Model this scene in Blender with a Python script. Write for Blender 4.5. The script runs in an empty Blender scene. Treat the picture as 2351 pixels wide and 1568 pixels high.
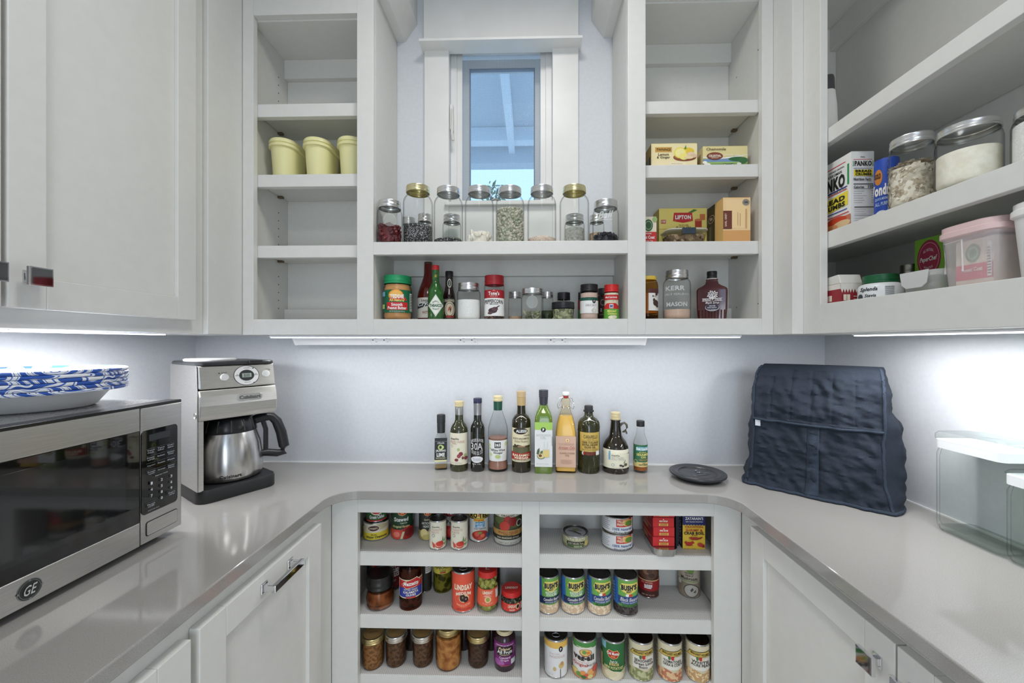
import bpy, math, random
from mathutils import Vector, noise
random.seed(7)
S = bpy.context.scene
COL = S.collection
PI = math.pi

# ------------------------------------------------------------------ camera, world, exposure
ZC = 1.347                      # camera height, worktop at .9155
F, PX, PY, W, H = 900.0, 1187.6, 788.0, 2351, 1568
YAW = math.atan(.026)
cam = bpy.data.objects.new('camera', bpy.data.cameras.new('camera'))
COL.objects.link(cam)
cam.location = (0, 0, ZC)
cam.rotation_euler = (PI/2, 0, YAW)
cam.data.sensor_width = 36
cam.data.lens = 36*F/W
cam.data.shift_x = -(PX-W/2)/W
cam.data.shift_y = (PY-H/2)/W
cam.data.clip_start = .02
S.camera = cam
S.view_settings.view_transform = 'Standard'
S.view_settings.look = 'None'
S.view_settings.gamma = 1
S.view_settings.use_curve_mapping = False
S.view_settings.exposure = .15
S.cycles.transparent_max_bounces = 32
S.cycles.max_bounces = 10
S.cycles.diffuse_bounces = 6
S.cycles.use_denoising = True
wd = bpy.data.worlds.new('sky')
S.world = wd
wd.use_nodes = True
wd.node_tree.nodes['Background'].inputs[0].default_value = (.52, .74, 1, 1)
wd.node_tree.nodes['Background'].inputs[1].default_value = 2.1

def area_light(name, loc, sx, sy, power, col, rot=(0, 0, 0), spread=180):
    l = bpy.data.lights.new(name, 'AREA')
    l.shape = 'RECTANGLE'; l.size = sx; l.size_y = sy; l.energy = power; l.color = col; l.spread = math.radians(spread)
    o = bpy.data.objects.new(name, l); COL.objects.link(o)
    o.location = loc; o.rotation_euler = rot
    return o
area_light('ceiling_light_lamp', (0, .62, 2.70), .30, .30, 7, (1, .97, .93), spread=158)
area_light('added_rear_fill', (0, -.75, 2.70), .5, .5, 9, (1, .97, .93), spread=160)  # added overhead fill behind the camera, raises the ambient level
area_light('added_low_fill', (0, -2.6, .95), 1.7, 1.7, 21, (1, .975, .94), (PI/2, 0, 0))  # added low fill behind the camera, lifts the surfaces facing it

# ------------------------------------------------------------------ materials
def lin(c):
    c = c/255
    return c/12.92 if c <= .04045 else ((c+.055)/1.055)**2.4
def L3(rgb): return (lin(rgb[0]), lin(rgb[1]), lin(rgb[2]), 1)
_m = {}
def M(rgb, rough=.5, metal=0, emit=0, coat=0, spec=.5):
    if isinstance(rgb, bpy.types.Material): return rgb
    k = (tuple(rgb), rough, metal, emit, coat, spec)
    if k in _m: return _m[k]
    m = bpy.data.materials.new('surface'); m.use_nodes = True
    b = m.node_tree.nodes['Principled BSDF']
    b.inputs['Base Color'].default_value = L3(rgb)
    b.inputs['Roughness'].default_value = rough
    b.inputs['Metallic'].default_value = metal
    b.inputs['Specular IOR Level'].default_value = spec
    if coat: b.inputs['Coat Weight'].default_value = coat; b.inputs['Coat Roughness'].default_value = .05
    if emit:
        b.inputs['Emission Color'].default_value = L3(rgb); b.inputs['Emission Strength'].default_value = emit
    _m[k] = m
    return m
def nodes(m): return m.node_tree.nodes, m.node_tree.links
def speckle(rgb1, rgb2, scale=400, rough=.5, kind='NOISE', bump=0, lo=.4, hi=.6, detail=2, stretch=(1, 1, 1), metal=0, coat=0, bscale=None, dist=.002):
    """two-colour procedural material in object space"""
    m = bpy.data.materials.new('procedural'); m.use_nodes = True
    n, l = nodes(m); b = n['Principled BSDF']
    tc = n.new('ShaderNodeTexCoord'); mp = n.new('ShaderNodeMapping'); mp.inputs['Scale'].default_value = stretch
    l.new(tc.outputs['Object'], mp.inputs[0])
    if kind == 'NOISE':
        t = n.new('ShaderNodeTexNoise'); t.inputs['Detail'].default_value = detail; out = t.outputs['Fac']
    elif kind == 'VORONOI':
        t = n.new('ShaderNodeTexVoronoi'); out = t.outputs['Distance']
    elif kind == 'CELLS':
        t = n.new('ShaderNodeTexVoronoi'); s = n.new('ShaderNodeSeparateColor'); l.new(t.outputs['Color'], s.inputs[0]); out = s.outputs[0]
    t.inputs['Scale'].default_value = scale
    l.new(mp.outputs[0], t.inputs['Vector'])
    r = n.new('ShaderNodeValToRGB')
    r.color_ramp.elements[0].position = lo; r.color_ramp.elements[1].position = hi
    r.color_ramp.elements[0].color = L3(rgb1); r.color_ramp.elements[1].color = L3(rgb2)
    l.new(out, r.inputs[0]); l.new(r.outputs[0], b.inputs['Base Color'])
    b.inputs['Roughness'].default_value = rough; b.inputs['Metallic'].default_value = metal
    if coat: b.inputs['Coat Weight'].default_value = coat; b.inputs['Coat Roughness'].default_value = .04
    if bump:
        bp = n.new('ShaderNodeBump'); bp.inputs['Strength'].default_value = bump; bp.inputs['Distance'].default_value = dist
        hgt = t.outputs['Distance'] if kind in ('VORONOI', 'CELLS') else out
        if kind in ('VORONOI', 'CELLS'): bp.invert = True
        l.new(hgt, bp.inputs['Height']); l.new(bp.outputs[0], b.inputs['Normal'])
    return m
def glass(tint=(252, 253, 252), edge=(172, 177, 176), rough=.03, blend=.17, name='glass', gl=.85):
    """thin glass: clear in the middle, darker and more reflective towards grazing angles"""
    m = bpy.data.materials.new(name); m.use_nodes = True
    n, l = nodes(m); n.remove(n['Principled BSDF'])
    o = n['Material Output']
    lw = n.new('ShaderNodeLayerWeight'); lw.inputs[0].default_value = .5
    r = n.new('ShaderNodeValToRGB'); r.color_ramp.elements[0].color = L3(tint); r.color_ramp.elements[1].color = L3(edge)
    r.color_ramp.elements[0].position = .5; r.color_ramp.elements[1].position = .98
    l.new(lw.outputs['Facing'], r.inputs[0])
    t = n.new('ShaderNodeBsdfTransparent'); l.new(r.outputs[0], t.inputs[0])
    g = n.new('ShaderNodeBsdfGlossy'); g.inputs['Roughness'].default_value = rough; g.inputs['Color'].default_value = (gl, gl, gl, 1)
    fr = n.new('ShaderNodeLayerWeight'); fr.inputs[0].default_value = blend
    mx = n.new('ShaderNodeMixShader')
    bf = n.new('ShaderNodeNewGeometry'); iv = n.new('ShaderNodeMath'); iv.operation = 'SUBTRACT'; iv.inputs[0].default_value = 1; l.new(bf.outputs['Backfacing'], iv.inputs[1])
    ml = n.new('ShaderNodeMath'); ml.operation = 'MULTIPLY'; l.new(fr.outputs['Fresnel'], ml.inputs[0]); l.new(iv.outputs[0], ml.inputs[1])
    l.new(ml.outputs[0], mx.inputs[0]); l.new(t.outputs[0], mx.inputs[1]); l.new(g.outputs[0], mx.inputs[2])
    l.new(mx.outputs[0], o.inputs[0])
    return m
def frosted(rgb, alpha=.5, rough=.3):
    """cloudy translucent plastic"""
    m = bpy.data.materials.new('cloudy_plastic'); m.use_nodes = True
    b = m.node_tree.nodes['Principled BSDF']
    b.inputs['Base Color'].default_value = L3(rgb); b.inputs['Alpha'].default_value = alpha; b.inputs['Roughness'].default_value = rough
    return m
def brushed(rgb, scale=(1, 1, 140), rough=.28):
    m = speckle([c*.86 for c in rgb], rgb, 22, rough, 'NOISE', 0, .3, .7, 3, scale, 1)
    return m

PAINT = speckle((218, 218, 214), (220, 220, 216), 40, .40)
PAINT_IN = speckle((213, 213, 208), (215, 215, 210), 60, .5)
WALLM = speckle((210, 213, 218), (213, 216, 221), 90, .6)
TRIMM = speckle((226, 226, 223), (230, 230, 228), 10, .35)
QUARTZ = speckle((146, 144, 141), (162, 160, 156), 900, .09, lo=.35, hi=.65, detail=1)
QUARTZ.node_tree.nodes['Principled BSDF'].inputs['IOR'].default_value = 1.68
STEEL = brushed((205, 203, 199))
STEELV = brushed((200, 198, 195), (140, 140, 1), .25)
CHROME = M((225, 225, 228), .06, 1)
DARKM = M((30, 31, 33), .4)
BLACKP = speckle((18, 18, 20), (30, 30, 32), 500, .38)
GLASS = glass()
LIDSILVER = M((222, 222, 222), .3, 1)
LIDGOLD = M((226, 216, 172), .3, 1)
TIN = M((190, 190, 190), .22, 1)
TIN_DARK_REFL = M((96, 94, 92), .35, 1)  # lid metal darkened to carry the reflection of the shelf underside above
WHITE = (240, 240, 236); BLACK = (22, 22, 22); RED = (190, 28, 32); GREEN = (28, 110, 60); CREAM = (236, 228, 200)
NAVY = (28, 40, 96); GOLD = (206, 170, 82); YELLOW = (236, 208, 70); GREY = (120, 120, 120)

# ------------------------------------------------------------------ pixel <-> place helpers (one pinhole camera standing at the origin)
cY, sY = math.cos(YAW), math.sin(YAW)
def fwd(x): return cY + (x-PX)/F*sY
def X_at(x, D): return D*(-sY+(x-PX)/F*cY)/fwd(x)
def Z_at(x, y, D): return (PY-y)/F*D/fwd(x)
DEEP = 1.3455                    # front of the back panel inside the base cabinet
def spot(xl, xr, zb, D=None, yb=None):
    """centre and radius of an upright cylinder seen between columns xl and xr"""
    a, b = math.atan((xl-PX)/F), math.atan((xr-PX)/F)
    h, c = (b-a)/2, (a+b)/2
    ph = c-YAW
    dist = D/math.cos(ph) if D else zb*F/(PY-yb)/math.cos(c)/(1-math.sin(h))
    if zb < -.6 and dist*(math.cos(ph)+math.sin(h)) > DEEP: dist = DEEP/(math.cos(ph)+math.sin(h))
    return dist*math.sin(ph), dist*math.cos(ph), dist*math.sin(h), dist, c
def top_of(yt, dist, c, r=0):
    s = -r if yt < PY else r
    return (PY-yt)/F*(dist+s)*math.cos(c)

# ------------------------------------------------------------------ mesh helpers
class MB:
    def __init__(s): s.v = []; s.f = []; s.m = []; s.mats = []
    def mi(s, mat):
        mat = M(mat) if not isinstance(mat, bpy.types.Material) else mat
        if mat not in s.mats: s.mats.append(mat)
        return s.mats.index(mat)
    def add(s, vs, fs, mat):
        k = len(s.v); i = s.mi(mat)
        s.v += [tuple(v) for v in vs]
        for f in fs: s.f.append([k+a for a in f]); s.m.append(i)
        return s
    def box(s, a, b, mat):
        (x0, y0, z0), (x1, y1, z1) = a, b
        if x0 > x1: x0, x1 = x1, x0
        if y0 > y1: y0, y1 = y1, y0
        if z0 > z1: z0, z1 = z1, z0
        return s.add([(x0, y0, z0), (x1, y0, z0), (x1, y1, z0), (x0, y1, z0), (x0, y0, z1), (x1, y0, z1), (x1, y1, z1), (x0, y1, z1)],
                     [(3, 2, 1, 0), (4, 5, 6, 7), (0, 1, 5, 4), (1, 2, 6, 5), (2, 3, 7, 6), (3, 0, 4, 7)], mat)
    def lathe(s, prof, mat, n=32, c=(0, 0, 0), sx=1, sy=1):
        vs = []; fs = []; idx = []
        for r, z in prof:
            if r < 1e-6: idx.append([len(vs)]*n); vs.append((c[0], c[1], c[2]+z))
            else:
                idx.append(list(range(len(vs), len(vs)+n)))
                vs += [(c[0]+sx*r*math.sin(2*PI*i/n), c[1]-sy*r*math.cos(2*PI*i/n), c[2]+z) for i in range(n)]
        for a, b in zip(idx, idx[1:]):
            for i in range(n):
                j = (i+1) % n
                q = [a[i], a[j], b[j], b[i]]
                q = [t for k, t in enumerate(q) if t not in q[:k]]
                if len(q) > 2: fs.append(q)
        return s.add(vs, fs, mat)
    def tube(s, pts, r, mat, n=8, closed=False, flat=1):
        pts = [Vector(p) for p in pts]; vs = []; fs = []; N = len(pts)
        for i, p in enumerate(pts):
            d = (pts[(i+1) % N if closed else min(i+1, N-1)]-pts[i-1 if (closed or i) else 0]).normalized()
            up = Vector((0, 0, 1)) if abs(d.z) < .9 else Vector((1, 0, 0))
            a = d.cross(up).normalized(); b = a.cross(d)
            rr = r[i] if isinstance(r, (list, tuple)) else r
            vs += [p+a*rr*math.cos(2*PI*k/n)+b*rr*flat*math.sin(2*PI*k/n) for k in range(n)]
        for i in range(N if closed else N-1):
            for k in range(n):
                fs.append([i*n+k, i*n+(k+1) % n, ((i+1) % N)*n+(k+1) % n, ((i+1) % N)*n+k])
        if not closed: fs += [list(range(n))[::-1], list(range((N-1)*n, N*n))]
        return s.add(vs, fs, mat)
    def loft(s, rings, mat, cap=True):
        n = len(rings[0]); vs = [p for r in rings for p in r]; fs = []
        for i in range(len(rings)-1):
            for k in range(n): fs.append([i*n+k, i*n+(k+1) % n, (i+1)*n+(k+1) % n, (i+1)*n+k])
        if cap: fs += [list(range(n))[::-1], list(range((len(rings)-1)*n, len(rings)*n))]
        return s.add(vs, fs, mat)
    def prism(s, poly, mat, axis, a, b):
        """poly of 2-D points extruded along an axis (0,1,2) from a to b"""
        def p(u, v, w): return [(w, u, v), (u, w, v), (u, v, w)][axis]
        n = len(poly)
        vs = [p(u, v, a) for u, v in poly]+[p(u, v, b) for u, v in poly]
        fs = [list(range(n))[::-1], list(range(n, 2*n))]+[[i, (i+1) % n, n+(i+1) % n, n+i] for i in range(n)]
        return s.add(vs, fs, mat)
    def build(s, name, parent=None, smooth=False, bevel=0, loc=None, kind=None, label=None, seg=2):
        me = bpy.data.meshes.new(name); me.from_pydata(s.v, [], s.f)
        for m in s.mats: me.materials.append(m)
        me.polygons.foreach_set('material_index', s.m)
        if smooth:
            me.polygons.foreach_set('use_smooth', [True]*len(s.f))
        me.update()
        if smooth: 
            try: me.set_sharp_from_angle(angle=math.radians(40))
            except Exception: pass
        o = bpy.data.objects.new(name, me); COL.objects.link(o)
        if parent: o.parent = parent
        if loc: o.location = loc
        if bevel:
            b = o.modifiers.new('bevel', 'BEVEL'); b.width = bevel; b.segments = seg; b.limit_method = 'ANGLE'
        if kind: o['kind'] = kind
        if label: o['label'] = label
        return o
def box(name, a, b, mat, parent=None, bevel=.0015, **k): return MB().box(a, b, mat).build(name, parent, bevel=bevel, **k)
def rrect(w, d, r, n=5, cx=0, cy=0):
    r = min(r, w/2-1e-5, d/2-1e-5); P = []
    for q, (sx, sy) in enumerate(((1, 1), (-1, 1), (-1, -1), (1, -1))):
        for i in range(n+1):
            a = PI/2*(q+i/n)
            P.append((cx+sx*(w/2-r)+r*math.cos(a), cy+sy*(d/2-r)+r*math.sin(a)))
    return P
def thing(name, label, cat, loc=(0, 0, 0), rz=0, group=None):
    o = bpy.data.objects.new(name, None); COL.objects.link(o)
    o.empty_display_size = .02
    o.location = loc; o.rotation_euler = (0, 0, rz)
    o['label'] = label; o['category'] = cat
    if group: o['group'] = group
    return o
def struct(o, label=None):
    o['kind'] = 'structure'
    if label: o['label'] = label
    return o

# ------------------------------------------------------------------ printing: flat shapes and lettering laid on curved or flat faces
_txt = {}
def glyphs(t, bold=0, shear=0):
    k = (t, bold, shear)
    if k in _txt: return _txt[k]
    c = bpy.data.curves.new('lettering', 'FONT'); c.body = t; c.resolution_u = 2; c.offset = bold; c.shear = shear
    c.space_character = 1.0 + bold*2
    o = bpy.data.objects.new('lettering', c)
    COL.objects.link(o)
    me = bpy.data.meshes.new_from_object(o)
    vs = [(v.co.x, v.co.y) for v in me.vertices]; fs = [list(p.vertices) for p in me.polygons]
    bpy.data.objects.remove(o); bpy.data.meshes.remove(me); bpy.data.curves.remove(c)
    x0 = min(v[0] for v in vs); x1 = max(v[0] for v in vs); y0 = min(v[1] for v in vs); y1 = max(v[1] for v in vs)
    vs = [((a-x0)/(x1-x0)-.5, (b-y0)/(y1-y0)-.5) for a, b in vs]
    _txt[k] = (vs, fs, (x1-x0)/(y1-y0))
    return _txt[k]
class Print:
    """art is in face units: p from -1 to 1 across the face (or the visible half of a round body), v from 0 to 1 up its height"""
    def __init__(s, fn, curved): s.fn = fn; s.curved = curved; s.a = MB(); s.t = MB(); s.e = .0003
    def sheet(s, cols, mat):
        """cols: (p, lowest v, highest v); laid on the face in enough rows to follow it"""
        lo = min(c[1] for c in cols); hi = max(c[2] for c in cols); m = 1
        if s.curved:
            r = [math.hypot(*s.fn(cols[0][0], lo+(hi-lo)*q/4, 0)[:2]) for q in range(5)]
            if max(r)-min(r) > 1e-4: m = max(1, min(10, int((hi-lo)*26)))
        vs = [s.fn(p, a+(b-a)*q/m, s.e) for p, a, b in cols for q in range(m+1)]; k = m+1
        fs = [[i*k+q, (i+1)*k+q, (i+1)*k+q+1, i*k+q+1] for i in range(len(cols)-1) for q in range(m)]
        s.a.add(vs, fs, M(mat)); s.e += .00018
    def run(s, art):
        for a in art:
            k = a[0]
            if k == 'R':
                n = max(1, int(abs(a[3]-a[1])*14)) if s.curved else 1
                s.sheet([(a[1]+(a[3]-a[1])*i/n, a[2], a[4]) for i in range(n+1)], a[5])
            elif k == 'E':
                cp, cv, rp, rv, m = a[1:6]
                n = 24; c = [cp-rp*math.cos(PI*i/n) for i in range(n+1)]
                s.sheet([(p, cv-rv*math.sin(PI*i/n), cv+rv*math.sin(PI*i/n)) for i, p in enumerate(c)], m)
            elif k == 'P':
                pts, m = a[1], a[2]
                ps = sorted(set([q[0] for q in pts])); xs = []
                for u, w in zip(ps, ps[1:]):
                    d = max(2, int((w-u)*14)) if s.curved else 2
                    xs += [u+(w-u)*i/d for i in range(d)]
                xs.append(ps[-1]); cols = []
                for x in xs:
                    ys = []
                    for (ax, ay), (bx, by) in zip(pts, pts[1:]+pts[:1]):
                        if min(ax, bx)-1e-9 <= x <= max(ax, bx)+1e-9:
                            ys += [ay, by] if abs(ax-bx) < 1e-9 else [ay+(by-ay)*(x-ax)/(bx-ax)]
                    cols.append((x, min(ys), max(ys)))
                s.sheet(cols, m)
            elif k == 'T':
                t, cp, cv, w, h, m = a[1:7]
                o = a[7] if len(a) > 7 else {}
                vs, fs, asp = glyphs(t, o.get('b', .02), o.get('s', 0))
                rot = math.radians(o.get('rot', 0)); arc = o.get('arc', 0); slope = o.get('slope', 0)
                q = []
                for x, y in vs:
                    if o.get('vert'): X, Y = -y*w, x*h
                    else: X, Y = x*w, y*h+arc*(x*x*4)*h+slope*x*h
                    q.append(s.fn(cp+X, cv+Y, s.e+.0005))
                s.t.add(q, fs, M(m))
    def build(s, parent, name='label'):
        o = None
        if s.a.v: o = s.a.build(name, parent)
        if s.t.v: s.t.build('lettering', o or parent)
        return o
def asn(p):
    if abs(p) <= 1: return math.asin(p)
    return math.copysign(PI/2+(abs(p)-1)*PI/2, p)
def round_face(rf, h, turn=0):
    """rf(z) radius at height z"""
    def fn(p, v, e):
        a = asn(max(-2, min(2, p)))+turn; z = v*h; z = max(z, .001); r = rf(z)+e
        return (r*math.sin(a), -r*math.cos(a), z)
    return fn
def prof_r(prof):
    def rf(z):
        for (r0, z0), (r1, z1) in zip(prof, prof[1:]):
            if z0 <= z <= z1 and z1 > z0: return r0+(r1-r0)*(z-z0)/(z1-z0)
        return prof[0][0]
    return rf
def flat_face(o, ux, uz, nrm, hw, h):
    o, ux, uz, nrm = Vector(o), Vector(ux), Vector(uz), Vector(nrm)
    return lambda p, v, e: tuple(o+ux*(p*hw)+uz*(v*h)+nrm*e)
def do_print(parent, fn, art, curved=True, name='label'):
    P = Print(fn, curved); P.run(art); return P.build(parent, name)
# ------------------------------------------------------------------ the room
XL, XR, YB, YR, CEIL = -1.210, 1.040, 1.399, -1.55, 2.72
def z(v): return ZC+v
WX0, WX1, WZ0, WZ1 = -.279, .088, z(.497), z(1.095)       # window opening
b = MB()
for a, c in (((XL-.1, YB, 0), (WX0, YB+.14, CEIL)), ((WX1, YB, 0), (XR+.1, YB+.14, CEIL)),
             ((WX0, YB, 0), (WX1, YB+.14, WZ0)), ((WX0, YB, WZ1), (WX1, YB+.14, CEIL))):
    b.box(a, c, WALLM)
struct(b.build('wall_back'))
struct(MB().box((XL-.1, YR, 0), (XL, YB, CEIL), WALLM).build('wall_left'))
struct(MB().box((XR, YR, 0), (XR+.1, YB, CEIL), WALLM).build('wall_right'))
b = MB()
b.box((XL, YR-.1, 0), (-.42, YR, CEIL), WALLM); b.box((.42, YR-.1, 0), (XR, YR, CEIL), WALLM); b.box((-.42, YR-.1, 2.05), (.42, YR, CEIL), WALLM)
struct(b.build('wall_front'))
struct(MB().box((XL-.1, YR-2.2, -.08), (XR+.1, YB+.14, 0), speckle((222, 216, 206), (228, 222, 213), 6, .4, stretch=(1, 12, 1))).build('floor'))
struct(MB().box((XL-.1, YR-.1, CEIL), (XR+.1, YB+.14, CEIL+.1), WALLM).build('ceiling'))

# white caulk line where the worktop meets the walls
CT = z(-.4315)
b = MB()
b.box((XL, YB-.004, CT), (XR, YB, CT+.004), (238, 238, 236)); b.box((XR-.004, -.3, CT), (XR, YB, CT+.004), (238, 238, 236)); b.box((XL, -.3, CT), (XL+.004, YB, CT+.004), (238, 238, 236))
struct(b.build('trim_1'))

# window casing and sashes
def sbox(name, a, c, mat=TRIMM, bev=.0015): return struct(box(name, a, c, mat, bevel=bev))
CY = 1.381
sbox('trim_2', (X_at(974, CY), CY, z(.309)), (WX0, YB, z(1.04)))
sbox('trim_3', (WX1, CY, z(.309)), (X_at(1328, CY), YB, z(1.04)))
sbox('trim_4', (X_at(973, CY), CY-.003, z(1.045)), (X_at(1328, CY), YB, z(1.42)))
sbox('trim_5', (X_at(961, 1.334), 1.334, z(1.036)), (X_at(1338, 1.334), YB, z(1.045)), bev=.001)
sbox('trim_6', (WX0, CY+.002, z(.309)), (WX1, YB, WZ0-.012))
sbox('trim_7', (WX0-.012, 1.366, WZ0-.012), (WX1+.012, 1.44, WZ0))

win = struct(bpy.data.objects.new('window_1', None)); COL.objects.link(win)
win['label'] = 'narrow casement window with white frame, insect screen and blue daylight'
win.location = ((WX0+WX1)/2, 1.42, WZ0)
hw, hh = (WX1-WX0)/2, WZ1-WZ0
def ring(name, w0, w1, h0, h1, y0, y1, mat, t, tb=None, bev=.001, parent=win):
    """a rectangular frame of four bars"""
    b = MB(); tb = t if tb is None else tb
    b.box((w0, y0, h0), (w0+t, y1, h1), mat); b.box((w1-t, y0, h0), (w1, y1, h1), mat)
    b.box((w0+t, y0, h1-t), (w1-t, y1, h1), mat); b.box((w0+t, y0, h0), (w1-t, y1, h0+tb), mat)
    return b.build(name, parent, bevel=bev)
ring('window_stop', -hw, hw, 0, hh-.001, .0, .02, TRIMM, .022)
ring('screen_frame', -hw+.022, hw-.022, .0, hh-.022, .004, .016, TRIMM, .019, .012)
scr = bpy.data.materials.new('insect_mesh'); scr.use_nodes = True
n, l = nodes(scr); n.remove(n['Principled BSDF'])
t = n.new('ShaderNodeBsdfTransparent'); d = n.new('ShaderNodeBsdfDiffuse'); d.inputs[0].default_value = L3((150, 156, 164))
tc = n.new('ShaderNodeTexCoord'); w1 = n.new('ShaderNodeTexWave'); w1.inputs['Scale'].default_value = 130; w2 = n.new('ShaderNodeTexWave'); w2.bands_direction = 'Z'; w2.inputs['Scale'].default_value = 130
mm = n.new('ShaderNodeMath'); mm.operation = 'MINIMUM'; m2 = n.new('ShaderNodeMath'); m2.operation = 'MULTIPLY_ADD'; m2.inputs[1].default_value = -.55; m2.inputs[2].default_value = .55
mx = n.new('ShaderNodeMixShader')
l.new(tc.outputs['Object'], w1.inputs[0]); l.new(tc.outputs['Object'], w2.inputs[0]); l.new(w1.outputs['Fac'], mm.inputs[0]); l.new(w2.outputs['Fac'], mm.inputs[1])
l.new(mm.outputs[0], m2.inputs[0]); l.new(m2.outputs[0], mx.inputs[0]); l.new(t.outputs[0], mx.inputs[1]); l.new(d.outputs[0], mx.inputs[2]); l.new(mx.outputs[0], n['Material Output'].inputs[0])
MB().add([(-hw+.04, .012, .01), (hw-.04, .012, .01), (hw-.04, .012, hh-.04), (-hw+.04, .012, hh-.04)], [(0, 1, 2, 3)], scr).build('insect_screen', win)
ring('sash_frame', -hw+.03, hw-.03, .003, hh-.03, .05, .085, TRIMM, .030, .03)
ring('sash_bead', -hw+.058, hw-.058, .03, hh-.058, .055, .07, M((120, 140, 160), .5), .006)
MB().box((-hw+.058, .066, .03), (hw-.058, .070, hh-.058), glass((236, 246, 254), (150, 180, 200), blend=.1)).build('pane', win)
b = MB(); b.box((-hw+.001, -.022, .27), (-hw+.012, .0, .36), (225, 225, 222)); b.tube([(-hw+.009, -.024, .34), (-hw+.012, -.032, .30), (-hw+.011, -.036, .245), (-hw+.014, -.03, .225)], [.004, .0045, .005, .0065], (214, 212, 205))
b.build('latch_lever', win, bevel=.001)
b = MB(); b.box((-.028, -.012, .006), (.028, .003, .016), (222, 221, 216)); b.tube([(0, -.01, .014), (-.02, -.016, .02), (-.034, -.014, .016)], .004, (150, 148, 140)); b.build('crank_handle', win, bevel=.001)

# ------------------------------------------------------------------ outside: porch roof, beams, a tree, the ground
OUT = M((196, 206, 212), .7); OUT2 = M((226, 232, 236), .7)
pr = thing('porch_roof', 'pale porch roof with rafter and beams seen through the window', 'roof', (0, 2.6, z(1.7)))
b = MB(); b.prism([(-.9, .0), (1.6, .33), (1.6, .36), (-.9, .03)], OUT, 0, -1.6, 1.4); b.build('ceiling_board', pr)
box('beam', (-1.6, .9, .113), (1.4, 1.0, .235), OUT2, pr); box('beam', (-1.6, 1.16, .03), (1.4, 1.30, .19), OUT, pr)
for px in (1165, 1460, 800):
    b = MB(); x = X_at(px, 2.9); b.prism([(-.9, -.06), (1.0, .10), (1.3, .14), (1.3, .26), (-.9, .02)], OUT2, 0, x-.028, x+.028); b.build('rafter', pr)
for px in (-1.5, 1.3):
    box('post', (px-.07, 1.18, -z(1.7)), (px+.07, 1.29, .03), OUT2, pr)
struct(MB().box((-8, YB+.14, -.1), (8, 14, 0), speckle((206, 204, 196), (214, 212, 206), 3, .9)).build('ground'))
def tree(name, label, x, y, h, seed):
    random.seed(seed)
    t = thing(name, label, 'tree', (x, y, 0))
    b = MB(); b.tube([(0, 0, 0), (.03, 0, h*.5), (0, .02, h*.95)], [.06, .04, .012], (96, 80, 66)); b.build('trunk', t, smooth=True)
    b = MB()
    for i in range(420):
        zz = h*random.uniform(.45, 1.0); r = .75*(1-.8*(zz/h-.45)/.55)*random.random()**.5; a = random.random()*2*PI
        c = Vector((r*math.cos(a), r*math.sin(a), zz)); u = Vector((random.gauss(0, 1), random.gauss(0, 1), random.gauss(0, .6))).normalized(); w = u.orthogonal().normalized()
        L = random.uniform(.05, .09); b.add([c-u*L, c+w*L*.35, c+u*L, c-w*L*.35], [(0, 1, 2, 3)], (70, 104, 62) if i % 2 else (92, 126, 78))
    b.build('foliage', t, kind='stuff')
tree('young_tree', 'thin-crowned green tree beyond the window, rising above the jar lids in the middle', -.55, 6.2, 3.86, 3)
tree('young_tree', 'small tree beyond the window, only a few leaf tips showing at the right pane edge', .38, 6.6, 4.3, 5)
random.seed(11)

# ------------------------------------------------------------------ upper cabinet along the back wall
YU, YI, YN = 1.18, 1.199, 1.383
uc = thing('upper_cabinet', 'white open-shelf upper cabinet with face frame around the window', 'cabinet', (-.07, YU, z(.0255)))
O = Vector(uc.location)
def part(name, a, c, mat=PAINT, parent=uc, bevel=.0012, o=None, **k):
    o = Vector(parent.location) if o is None else o
    return box(name, tuple(Vector(a)-o), tuple(Vector(c)-o), mat, parent, bevel, **k)
def upart(name, x0, x1, y0, y1, z0, z1, mat=PAINT, parent=uc, **k): return part(name, (x0, y0, z(z0)), (x1, y1, z(z1)), mat, parent, o=O, **k)
SX = [(-.8735, -.840), (-.519, -.4685), (.300, .353), (.695, .728)]
TOPZ = 1.32
for x0, x1 in SX: upart('stile', x0, x1, YU, YI, .0255, TOPZ)
for k, (x0, x1) in enumerate(((SX[0][1], SX[1][0]), (SX[1][1], SX[2][0]), (SX[2][1], SX[3][0]))):
    upart('rail', x0, x1, YU, YI, .0255, .0734)
    if k != 1: upart('rail', x0, x1, YU, YI, (1.005, 0, 1.035)[k], TOPZ)
upart('rail', SX[1][1], SX[2][0], YU, YI, .269, .308)
b = MB(); hx = []
def side(x0, x1, ztop=TOPZ, zb=.0255): upart('side_panel', x0, x1, YI+.0005, YN+.012, zb, ztop, PAINT_IN)
IX = [(-.859, -.4875), (-.4685, .300), (.319, .700)]        # clear widths inside the three bays
side(-.875, -.859); side(-.4875, -.4685); side(.300, .319); side(.700, .716)
for (x0, x1), tz in ((IX[0], 1.0), (IX[2], 1.03)):
    upart('back_panel', x0, x1, YN, YN+.012, .0255, TOPZ, PAINT_IN)
    upart('floor_panel', x0, x1, YI, YN, .0258, .0734, PAINT_IN)
    upart('top_panel', x0, x1, YI, YN, tz, tz+.018, PAINT_IN)
    upart('nailer', x0, x1, YN-.02, YN, tz-.066, tz, PAINT_IN)
    upart('nailer', x0, x1, YN-.02, YN, .0734, .12, PAINT_IN)
upart('back_panel', SX[1][1], SX[2][0], YN, YN+.012, .0255, .29, PAINT_IN)
upart('floor_panel', SX[1][1], SX[2][0], YI, YN, .0258, .0734, PAINT_IN)
upart('deck', SX[1][1], SX[2][0], YI, YN+.014, .290, .308, PAINT)
upart('nailer', SX[1][1], SX[2][0], YN-.02, YN, .234, .29, PAINT_IN)
BRASS = M((120, 104, 84), .4, .7)
LSH = [(.705, .745), (.487, .5255), (.2665, .304)]       # left column: lip bottom, lip top
RSH = [(.697, .735), (.503, .541), (.270, .309)]
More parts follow.
